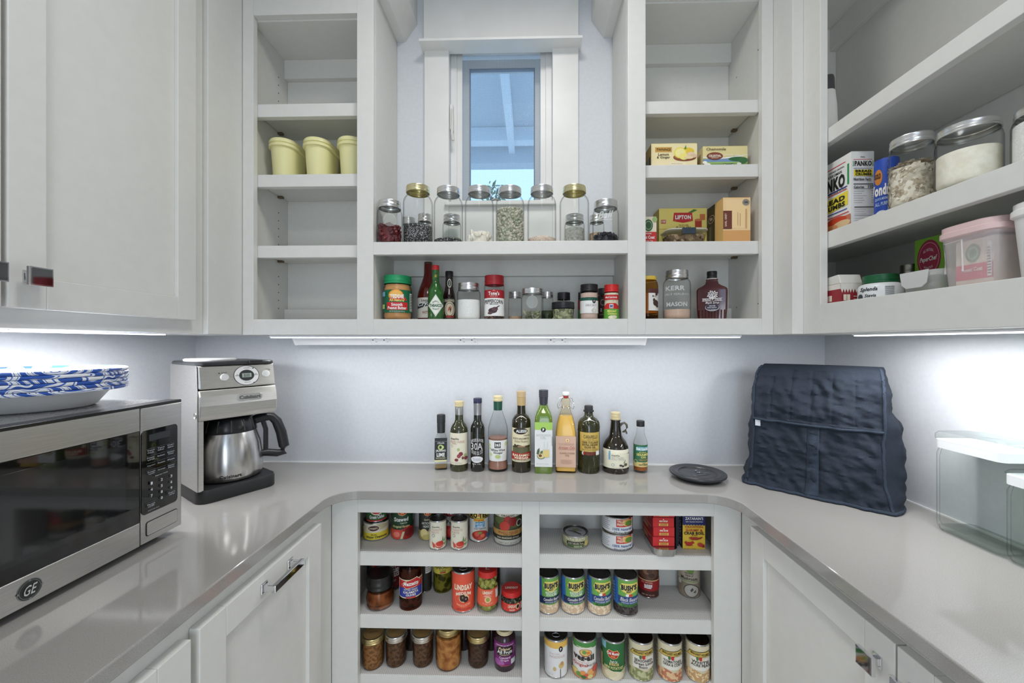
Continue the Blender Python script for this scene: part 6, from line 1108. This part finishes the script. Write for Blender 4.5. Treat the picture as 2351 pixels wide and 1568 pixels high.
# ------------------------------------------------------------------ microwave
BLK = M((18, 19, 20), .12, coat=.4); GLB = M((10, 11, 12), .03, coat=.6)
XF = -.794
ZM0, ZM1 = z(-.4195), z(-.129)
mw = thing('microwave', 'stainless steel and black microwave on the left worktop', 'microwave', (-.96, .645, CT))
om = Vector(mw.location)
def mbox(name, a, c, mat, bev=.002, parent=mw, **k): return box(name, tuple(Vector(a)-om), tuple(Vector(c)-om), mat, parent, bev, **k)
mbox('case', (-1.15, .375, ZM0), (XF-.018, .8775, ZM1), speckle((116, 118, 120), (130, 132, 134), 300, .25), .004)
mbox('top_trim', (XF-.034, .3748, ZM1-.006), (XF-.0002, .8803, ZM1+.0008), M((22, 23, 24), .2), .0015)
for y in (.42, .85):
    for x in (-1.12, -.84): MB().lathe([(0, 0), (.012, 0), (.014, .012), (0, .012)], (30, 30, 30), 16, (x-om.x, y-om.y, 0)).build('foot', mw, smooth=True)
def steelring(name, y0, y1, z0, z1, gy0, gy1, gz0, gz1, bev):
    b = MB()
    o = lambda y, q, x: (x-om.x, y-om.y, q-om.z)
    for ya, yb_, za, zb_ in ((y0, y1, gz1, z1), (y0, y1, z0, gz0), (y0, gy0, gz0, gz1), (gy1, y1, gz0, gz1)):
        if yb_-ya > .0005 and zb_-za > .0005: b.box(o(ya, za, XF-.018), o(yb_, zb_, XF), STEEL)
    return b.build(name, mw, bevel=bev)
dz0, dz1 = z(-.4165), z(-.1335)
steelring('door_frame', .375, .783, dz0, dz1, .375, .783, z(-.368), z(-.1805), .0015)
d = mbox('door_glass', (XF-.017, .376, z(-.3675)), (XF-.001, .783, z(-.181)), GLB, .0005)
MB().box((XF-.0011-om.x, .41-om.y, z(-.345)-om.z), (XF-.0006-om.x, .755-om.y, z(-.20)-om.z), M((24, 25, 27), .06, coat=.6)).build('window_mask', d)
cp = mbox('control_frame', (XF-.018, .785, dz0), (XF, .8805, dz1), STEEL, .003)
pz0, pz1, py0, py1 = z(-.3565), z(-.1815), .7857, .8685
MB().prism([(u+om.y*0, v) for u, v in rrect(py1-py0, pz1-pz0, .008, 5, (py0+py1)/2-om.y, (pz0+pz1)/2-om.z)], GLB, 0, XF-.002-om.x, XF+.0008-om.x).build('control_glass', mw)
fn = flat_face(((XF+.0008)-om.x, (py0+py1)/2-om.y, pz0-om.z), (0, 1, 0), (0, 0, 1), (1, 0, 0), (py1-py0)/2, pz1-pz0)
TX = (176, 184, 190); art = [('R', -.62, .86, .55, .94, (34, 40, 42))]
def key(a, b_, cx, cy): 
    art.extend([('R', cx-.25, cy+.028, cx+.25, cy+.031, (90, 96, 100)), ('T', a, cx, cy+(.010 if b_ else 0), .40, .017, TX, {'b': .01})])
    if b_: art.append(('T', b_, cx, cy-.014, .34, .017, TX, {'b': .01}))
for r_, row in enumerate((('Time/Cook', 'Time/Defrost', 'Weight/Defrost'), ('Power/Level', 'Reheat/', 'Kitchen/Timer'), ('Popcorn/', 'Potato/', 'Pizza/'), ('Frozen/Vegetable', 'Beverage/', 'Dinner/Plate'))):
    for c_, kx_ in enumerate(row): a_, b__ = kx_.split('/'); key(a_, b__, -.55+c_*.55, .74-r_*.085)
art.append(('T', 'Express Cook', 0, .425, .7, .02, TX, {'b': .01}))
for r_, row in enumerate(('123', '456', '789')):
    for c_, ch in enumerate(row): art.append(('T', ch, -.55+c_*.55, .355-r_*.075, .10, .034, (206, 212, 216), {'b': .02}))
art.append(('T', '0', 0, .13, .10, .034, (206, 212, 216), {'b': .02}))
key('Pause', 'Off', -.58, .10); key('Start', '+30 Sec', .56, .14)
art.append(('T', 'Hold 3 Sec Lock', -.45, .04, .6, .012, TX, {'b': 0}))
do_print(mw, fn, art, False, 'keypad_print')
bz0, bz1, by0, by1 = z(-.4035), z(-.373), .795, .8685
P_ = rrect(by1-by0, bz1-bz0, .005, 5, (by0+by1)/2-om.y, (bz0+bz1)/2-om.z)
MB().prism(P_, M((30, 30, 30), .4), 0, XF-.002-om.x, XF+.0006-om.x).build('button_gap', mw)
MB().prism(rrect(by1-by0-.003, bz1-bz0-.003, .004, 5, (by0+by1)/2-om.y, (bz0+bz1)/2-om.z), STEEL, 0, XF-.002-om.x, XF+.0016-om.x).build('door_button', mw)
em = flat_face((XF-om.x, .605-om.y, z(-.3925)-.0165-om.z), (0, 1, 0), (0, 0, 1), (1, 0, 0), .0165, .033)
SV = M((150, 152, 152), .3, .8); DK_ = M((44, 46, 46), .35)
P = Print(em, False); P.run([('E', 0, .5, 1, .5, SV), ('E', 0, .5, .93, .465, DK_), ('E', 0, .5, .84, .42, SV), ('E', 0, .5, .80, .40, DK_), ('E', -.02, .93, .10, .045, SV), ('E', .0, .07, .10, .045, SV), ('E', .93, .5, .09, .05, SV), ('E', -.93, .5, .09, .05, SV), ('T', 'GE', 0, .5, 1.05, .46, (200, 202, 200), {'s': .4, 'b': .01})]); P.build(mw, 'emblem')

# paper bowls stacked on the microwave
PAT = bpy.data.materials.new('blue_and_white_print'); PAT.use_nodes = True
n, l = nodes(PAT); b_ = n['Principled BSDF']; tc = n.new('ShaderNodeTexCoord'); ge = n.new('ShaderNodeNewGeometry')
w1 = n.new('ShaderNodeTexNoise'); w1.inputs['Scale'].default_value = 9; w1.inputs['Detail'].default_value = 0
sb = n.new('ShaderNodeVectorMath'); sb.operation = 'SCALE'; sb.inputs['Scale'].default_value = .35
ad = n.new('ShaderNodeVectorMath'); wv = n.new('ShaderNodeTexWave'); wv.inputs['Scale'].default_value = 9; wv.inputs['Distortion'].default_value = 5; wv.inputs['Detail'].default_value = 0; wv.inputs['Detail Scale'].default_value = 1.5; wv.bands_direction = 'DIAGONAL'
rr_ = n.new('ShaderNodeValToRGB'); e = rr_.color_ramp.elements; rr_.color_ramp.interpolation = 'CONSTANT'
e[0].position = 0; e[0].color = L3((52, 92, 178)); e[1].position = .42; e[1].color = L3((238, 240, 244)); e.new(.72).color = L3((70, 110, 196)); e.new(.86).color = L3((238, 240, 244))
l.new(tc.outputs['Object'], w1.inputs[0]); l.new(w1.outputs['Color'], sb.inputs[0]); l.new(tc.outputs['Object'], ad.inputs[0]); l.new(sb.outputs[0], ad.inputs[1]); l.new(ad.outputs[0], wv.inputs[0]); l.new(wv.outputs['Fac'], rr_.inputs[0]); l.new(rr_.outputs[0], b_.inputs[0])
b_.inputs['Roughness'].default_value = .3
PAPER = M((236, 236, 234), .6)
th = math.radians(-52.6); bx_, by_ = 1.235*math.sin(th), 1.235*math.cos(th)
for k in range(6):
    t = thing('paper_bowl', ('white paper bowl with blue patterned rim, undermost of its stack on the microwave', 'paper bowl with blue patterned rim, second from below in the stack', 'paper bowl with blue patterned rim, third from below in the stack', 'paper bowl with blue patterned rim, third from the top of the stack', 'paper bowl with blue patterned rim, just under the top bowl', 'topmost paper bowl of the stack, its blue and white inside uppermost')[k], 'bowl', (bx_+.0003*math.sin(k*2.1), by_+.0003*math.cos(k*1.7), ZM1+.0004+k*.0074), k*.9, 'stacked paper bowls')
    lathe('bowl_wall', [(0, .0), (.084, .0), (.090, .003), (.113, .036), (.1115, .0368), (.088, .0045), (.083, .002), (0, .002)], PAPER, t, 64)
    lathe('patterned_rim', [(.113, .036), (.131, .0345), (.1355, .0345), (.137, .0365), (.137, .0395), (.1345, .0412), (.128, .0395), (.1115, .0372)], PAT, t, 96)

# ------------------------------------------------------------------ coffee maker and its carafe
STL = speckle((204, 202, 198), (214, 212, 208), 30, .30, metal=1, stretch=(1, 1, 30))
cm = thing('coffee_maker', 'stainless steel and black coffee maker beside the microwave', 'coffee maker', (-.826, 1.102, CT), math.radians(57.2))
wx, dy = .192, .215
MB().loft([[(u, v, q) for u, v in rrect(wx*s+.006, .226*s, .03, 8, 0, .099)] for q, s in ((0, .99), (.002, 1), (.030, 1), (.036, .98), (.036, .9))], M((34, 35, 37), .45)).build('base', cm, smooth=True)
b = MB(); b.box((-wx/2, -.004, .034), (-wx/2+.012, dy, .222), STL); b.prism([(-.0035, .034), (-.0035, .29), (.006, .371), (dy, .371), (dy, .034)], STL, 0, -wx/2-.0022, -wx/2-.0002); b.build('side_panel', cm, bevel=.001)
box('side_panel', (wx/2-.012, .150, .034), (wx/2, dy, .222), M((24, 24, 26), .3), cm, .003)
box('back_column', (-wx/2+.012, .168, .034), (wx/2-.012, dy, .222), M((20, 20, 22), .3), cm, .002)
MB().loft([[(u, v, q) for u, v in rrect(wx, dy+.002, .008, 4, 0, dy/2)] for q in (.222, .228)], M((24, 24, 26), .35)).build('head_floor', cm)
P_ = [(-.006, .222), (-.013, .236), (-.0155, .262), (-.012, .288), (-.006, .3045), (dy, .3045), (dy, .222)]
MB().prism(P_, STL, 0, -wx/2, wx/2).build('brew_head', cm, bevel=.003)
P_ = [(-.006, .3062), (.006, .371), (dy-.004, .371), (dy, .3062)]
ch = MB().prism(P_, STL, 0, -wx/2+.001, wx/2-.001).build('control_housing', cm, bevel=.004)
MB().loft([[(u, v, q) for u, v in rrect((wx+.004)*s, (dy+.0)*s, .02, 6, 0, dy/2+.002)] for q, s in ((.371, 1), (.377, 1), (.380, .97))], M((40, 42, 44), .3)).build('lid', cm, smooth=True)
MB().lathe([(.062, 0), (.064, .004), (.060, .007), (0, .008)], M((222, 224, 224), .35), 32, (-.028, .125, .380)).build('grinder_cap', cm, smooth=True)
box('lid_tab', (-.006+.03, -.006, .373), (.03+.030, .010, .3815), M((26, 26, 28), .3), cm, .002)
MB().lathe([(0, 0), (.0075, .001), (.008, .003)], M((190, 192, 190), .3, .8), 20).build('side_stud', cm, loc=(-wx/2-.001, .01, .237)).rotation_euler = (0, -PI/2, 0)
up = Vector((0, .012, .0648)).normalized(); nf = Vector((0, -.0648, .012)).normalized()
fn = flat_face((0, -.006, .3062), (1, 0, 0), up, nf, wx/2, .066)
P = Print(fn, False); WB = (226, 228, 228)
P.run([('E', .20, .50, .345, .44, (70, 72, 74)), ('E', .20, .50, .325, .415, (214, 214, 212)), ('R', -.10, .49, .02, .51, (120, 120, 120)), ('R', .38, .49, .50, .51, (120, 120, 120)), ('E', .20, .50, .20, .24, (36, 38, 40)), ('R', .05, .37, .35, .63, (36, 38, 40)), ('R', .075, .41, .325, .59, (150, 160, 150)),
       ('T', '8:05', .2, .5, .16, .13, (50, 56, 52), {'b': .0}), ('T', 'PROGRAM', .2, .82, .14, .03, (70, 70, 70)), ('T', 'GRIND OFF', .2, .19, .16, .03, (70, 70, 70)), ('E', .38, .80, .02, .025, (50, 50, 50)), ('E', .38, .16, .02, .025, (50, 50, 50)), ('T', 'HR', -.05, .54, .05, .03, (70, 70, 70)), ('T', 'MIN', .45, .54, .06, .03, (70, 70, 70)),
       ('T', 'ON/OFF', -.38, .66, .14, .035, (60, 60, 60)), ('E', -.50, .645, .018, .025, (50, 50, 50)), ('T', '1-4 CUPS', .76, .74, .12, .03, (60, 60, 60)), ('E', .84, .7, .015, .022, (50, 50, 50))])
P.build(cm, 'control_panel')
for x, v in ((-.37, .46), (.73, .52)):
    c0 = Vector((x*wx/2, -.006, .3062))+up*(v*.066); o = MB().lathe([(.0105, 0), (.0105, .002), (.009, .0042), (0, .005)], M((214, 215, 214), .3, .3), 24).build('push_button', cm, smooth=True)
    o.location = c0; o.rotation_euler = nf.to_track_quat('Z', 'Y').to_euler()
up2 = Vector((0, .0045, .026)).normalized(); nf2 = Vector((0, -.026, .0045)).normalized()
fn = flat_face((0, -.0156, .2625), (1, 0, 0), up2, nf2, wx/2, .03)
MB().prism(rrect(.064, .019, .008, 5, .022, .277), M((206, 205, 202), .25, 1), 1, -.0178, -.008).build('name_plate', cm, bevel=.001)
P = Print(flat_face((.022, -.0179, .268), (1, 0, 0), (0, 0, 1), (0, -1, 0), .032, .019), False); P.run([('T', 'Cuisinart', 0, .5, 1.7, .55, (96, 96, 94), {'b': .05})]); P.t.build('lettering', cm)
# carafe (lifts out of the machine)
q_ = cm.location+Vector((math.cos(math.radians(57.2))*.006-math.sin(math.radians(57.2))*.079, math.sin(math.radians(57.2))*.006+math.cos(math.radians(57.2))*.079, .0372))
ca = thing('thermal_carafe', 'brushed steel carafe with black handle standing in the coffee maker', 'carafe', tuple(q_), math.radians(40))
ca.scale = (1.13, 1.13, 1.05)
STC = speckle((176, 174, 172), (214, 212, 208), 60, .24, metal=1, stretch=(1, 1, .02))
lathe('carafe_body', [(0, 0), (.066, 0), (.070, .003), (.0725, .010), (.0735, .022), (.0735, .024), (.0738, .027), (.0725, .055), (.068, .095), (.0595, .128), (.0585, .1285), (0, .129)], STC, ca, 56)
lathe('carafe_lid', [(.0595, .128), (.0605, .130), (.057, .150), (.050, .168), (.046, .170), (.044, .166), (0, .166)], M((26, 27, 29), .25), ca, 48)
for k in range(5): 
    a = -1.0+k*.5; MB().tube([(.0598*math.sin(a), -.0598*math.cos(a), .133), (.053*math.sin(a), -.053*math.cos(a), .163)], .0018, M((60, 62, 64), .2), 6).build('lid_rib', ca, smooth=True)
w = MB(); w.tube([(.050, 0, .150), (.074, 0, .157), (.094, 0, .155), (.106, 0, .140), (.117, 0, .105), (.124, 0, .062), (.122, 0, .045), (.108, 0, .043), (.082, 0, .050), (.071, 0, .050)], [.011, .011, .010, .0105, .011, .011, .010, .009, .009, .008], M((28, 29, 31), .35), 12, flat=1.2)
w.tube([(.072, 0, .152), (.080, 0, .12), (.080, 0, .05)], [.006, .006, .006], M((28, 29, 31), .35), 8); w.build('handle', ca, smooth=True)
do_print(ca, round_face(lambda q: .0737, .17, .10), [('T', 'Cuisinart', -.12, .10, .62, .05, (44, 44, 46), {'b': .04})])

# ------------------------------------------------------------------ trivet
tv = thing('trivet', 'round black spoon rest with raised rim and relief on the worktop', 'trivet', (.545, 1.272, CT+.0003), .4)
lathe('dish', [(0, .001), (.060, .001), (.063, 0), (.066, .002), (.070, .007), (.083, .013), (.0855, .0165), (.085, .019), (.082, .0202), (.078, .0192), (.0775, .0197), (.074, .0189), (.0735, .0194), (.070, .0187), (.0695, .0192), (.064, .0178), (.0585, .0178), (.0575, .0185), (.0565, .0175), (.055, .0155), (0, .0145)], M((44, 46, 50), .32), tv, 72)
b = MB(); SVR = M((120, 124, 130), .3, .5)
for pts in ([(-.030, -.012), (-.022, -.020), (.022, -.024), (.034, -.018)], [(-.022, -.020), (-.026, -.008), (.016, -.006), (.030, -.016)], [(-.02, -.012), (.02, -.014)], [(-.016, -.017), (.018, -.019)], [(-.004, .010), (.004, .018), (.012, .014), (.006, .006)], [(-.012, .014), (-.006, .026), (.002, .030)], [(.0, .004), (.010, .0), (.014, .008)], [(.012, .022), (.020, .020)]):
    b.tube([(x, y, .0158) for x, y in pts], .0009, SVR, 5)
b.build('relief', tv)

# ------------------------------------------------------------------ quilted mixer cover
CLO = speckle((23, 31, 43), (33, 43, 57), 700, .9, bump=.25, dist=.0006, detail=3)
CLO2 = speckle((32, 43, 57), (46, 58, 74), 700, .9)
mc = thing('mixer_cover', 'dark navy quilted appliance cover standing in the right corner', 'cover', (.792, 1.114, CT+.0003), math.atan2(-.687, .727))
HC = .366
def lerp(tab, v):
    for (a, p), (b_, q) in zip(tab, tab[1:]):
        if a <= v <= b_: f = (v-a)/(b_-a); f = f*f*(3-2*f); return p+(q-p)*f
    return tab[-1][1]
HW = [(0, .168), (.05, .162), (.2, .150), (.45, .147), (.6, .150), (.8, .149), (.92, .146), (.97, .142), (1, .134)]
FY = [(0, 0), (.05, .006), (.25, .013), (.5, .018), (.62, .017), (.8, .026), (.90, .040), (.96, .056), (1, .084)]
BY = [(0, .185), (.1, .186), (.3, .182), (.55, .170), (.75, .160), (.92, .148), (1, .128)]
BULR = [(0, .016), (.2, .040), (.4, .046), (.55, .032), (.70, .010), (.86, .016), (1, 0)]
BUL = [(0, .014), (.2, .024), (.45, .020), (.6, .010), (.85, .008), (1, 0)]
def wr(p, s, a): return a*noise.noise(Vector(p)*s)
def front(u, v, off=0):
    """point on the front panel; u -1..1, v 0..1"""
    hw_ = lerp(HW, v); x = hw_*u; y = lerp(FY, v)
    d = wr((x, v*HC, 3.1), 15, .012)+wr((x*1.4, v*HC*1.3+x*.5, 1.7), 30, .0085)+wr((x*.8, v*HC*2+x*.3, 7.7), 62, .0042)
    if v > .56:
        c = (u+1)/2*6.2; f = abs(c-round(c)); d += -.0035*math.exp(-(f/.07)**2)
        d *= min(1, (1.02-v)*6)
    else:
        d += .004+.004*math.exp(-((v-.32)/.16)**2)*math.cos(u*1.2)
        if v < .54: d -= .0022*math.exp(-((abs(u-.02)-.09)/.012)**2)
    ed = min(1, (1-abs(u))*9); d *= ed
    return Vector((x, y-d-off, v*HC))
rings = []; NV = 84
for i in range(NV+1):
    v = i/NV; R = []
    NU = 92
    for k in range(NU+1): R.append(front(-1+2*k/NU, v))
    hw_, fy_, by__, bu = lerp(HW, v), lerp(FY, v), lerp(BY, v), lerp(BUL, v)
    bur = lerp(BULR, v)
    def sidep(sg, f):
        bu = bur if sg > 0 else lerp(BUL, v)
        a = f*PI/2
        x = hw_+bu*math.sin(min(1, f*1.5)*PI) if f < .67 else hw_*(1-.0*f)
        y = fy_+(by__-fy_)*f
        x -= .045*max(0, f-.65)/.35
        p = Vector((sg*x, y, v*HC)); d = wr((y+sg, v*HC, 5), 20, .015)+wr((y*1.5, v*HC+sg, 9), 48, .006); p.x += sg*d*math.sin(PI*min(1, f*1.1)); return p
    for k in range(1, 27): R.append(sidep(1, k/26))
    for k in range(1, 12): 
        f = k/12; a = R[92+26]; R.append(Vector((a.x*(1-f)+(-(hw_-.045))*f, by__+.010*math.sin(PI*f), v*HC)))
    for k in range(26, 0, -1): R.append(sidep(-1, k/26))
    rings.append(R)
m = MB(); m.loft(rings, CLO, True); m.build('cover_body', mc, smooth=True)
def pipe(name, pts, r=.0036, mat=CLO2): MB().tube(pts, r, mat, 8).build(name, mc, smooth=True)
for sg in (-1, 1): pipe('piping', [front(sg*.992, v/60, .001)+Vector((sg*wr((v*.1, sg, 2), 3, .002), 0, 0)) for v in range(1, 60)])
pipe('hem', [front(-1+2*k/60, 0.012, .001) for k in range(61)]+[sidep_ for sidep_ in [Vector((lerp(HW, .01)+lerp(BUL, 0)*math.sin(min(1, f/12*1.5)*PI)*(f < 8)+.0025, lerp(BY, 0)*f/12, .005)) for f in range(1, 9)]], .0042)
pipe('hem', [Vector((-(lerp(HW, .01)+lerp(BUL, 0)*math.sin(min(1, f/12*1.5)*PI)*(f < 8)+.0025), lerp(BY, 0)*f/12, .005)) for f in range(0, 9)], .0042)
pipe('pocket_edge', [front(-.985+1.97*k/50, .552-.008*math.sin(PI*k/50), .004) for k in range(51)], .0034)
st = MB(); vs = []; fs = []
for i in range(41):
    for u in (-.07, .11): vs.append(front(u-.02*(1-i/40), .02+.52*i/40, .0022))
for i in range(40): fs.append([2*i, 2*i+1, 2*i+3, 2*i+2])
st.add(vs, fs, CLO2); o = st.build('pocket_strap', mc, smooth=True); so = o.modifiers.new('thick', 'SOLIDIFY'); so.thickness = .002
p0 = front(-.96, .495, .006); box('fabric_tag', tuple(p0+Vector((.001, -.001, -.001))), tuple(p0+Vector((.015, .0005, .020))), (206, 212, 218), mc, .0005)

# ------------------------------------------------------------------ glass canisters
GCAN = glass((252, 253, 252), (208, 212, 211), .02, .12)
THICK = glass((250, 252, 251), (206, 212, 210), .02, .16)
def canister(label, x, y, w, d, h):
    t = thing('glass_canister', label, 'canister', (x, y, CT+.0004), 0, 'lidded glass canisters')
    hb = h*.82
    def rg(q, s, i=0): return [(a, b_, q) for a, b_ in rrect((w-2*i)*s, (d-2*i)*s, max(.004, .014-i), 4)]
    MB().loft([rg(0, .86), rg(.003, .92), rg(.012, .985), rg(.02, 1), rg(hb-.012, 1), rg(hb, .95)], GCAN, False).build('glass_body', t, smooth=True)
    MB().loft([rg(hb, .95, .005), rg(hb-.02, 1, .005), rg(.022, 1, .005), rg(.014, .96, .006)], GCAN, True).build('glass_wall', t, smooth=True)
    MB().loft([rg(.0012, .84), rg(.0045, .93), rg(.0125, .975, .002), rg(.0130, .7, .002)], THICK).build('glass_floor', t, smooth=True)
    MB().loft([rg(hb+.001, .93), rg(hb+.001, 1.0), rg(hb+.020, 1.0), rg(hb+.020, .93)], frosted((240, 243, 245), .9, .4)).build('seal_ring', t, smooth=True)
    MB().loft([rg(hb+.0205, .98), rg(hb+.022, 1.03), rg(h-.010, 1.03), rg(h-.004, .96), rg(h, .60), rg(h-.002, .4)], THICK).build('glass_lid', t, smooth=True)
    return t
canister('tall square glass canister with glass lid and white seal, further from the picture edge', .991, .8735, .090, .134, .232)
canister('shorter square glass canister cut off by the right picture edge', .991, .738, .092, .136, .186)
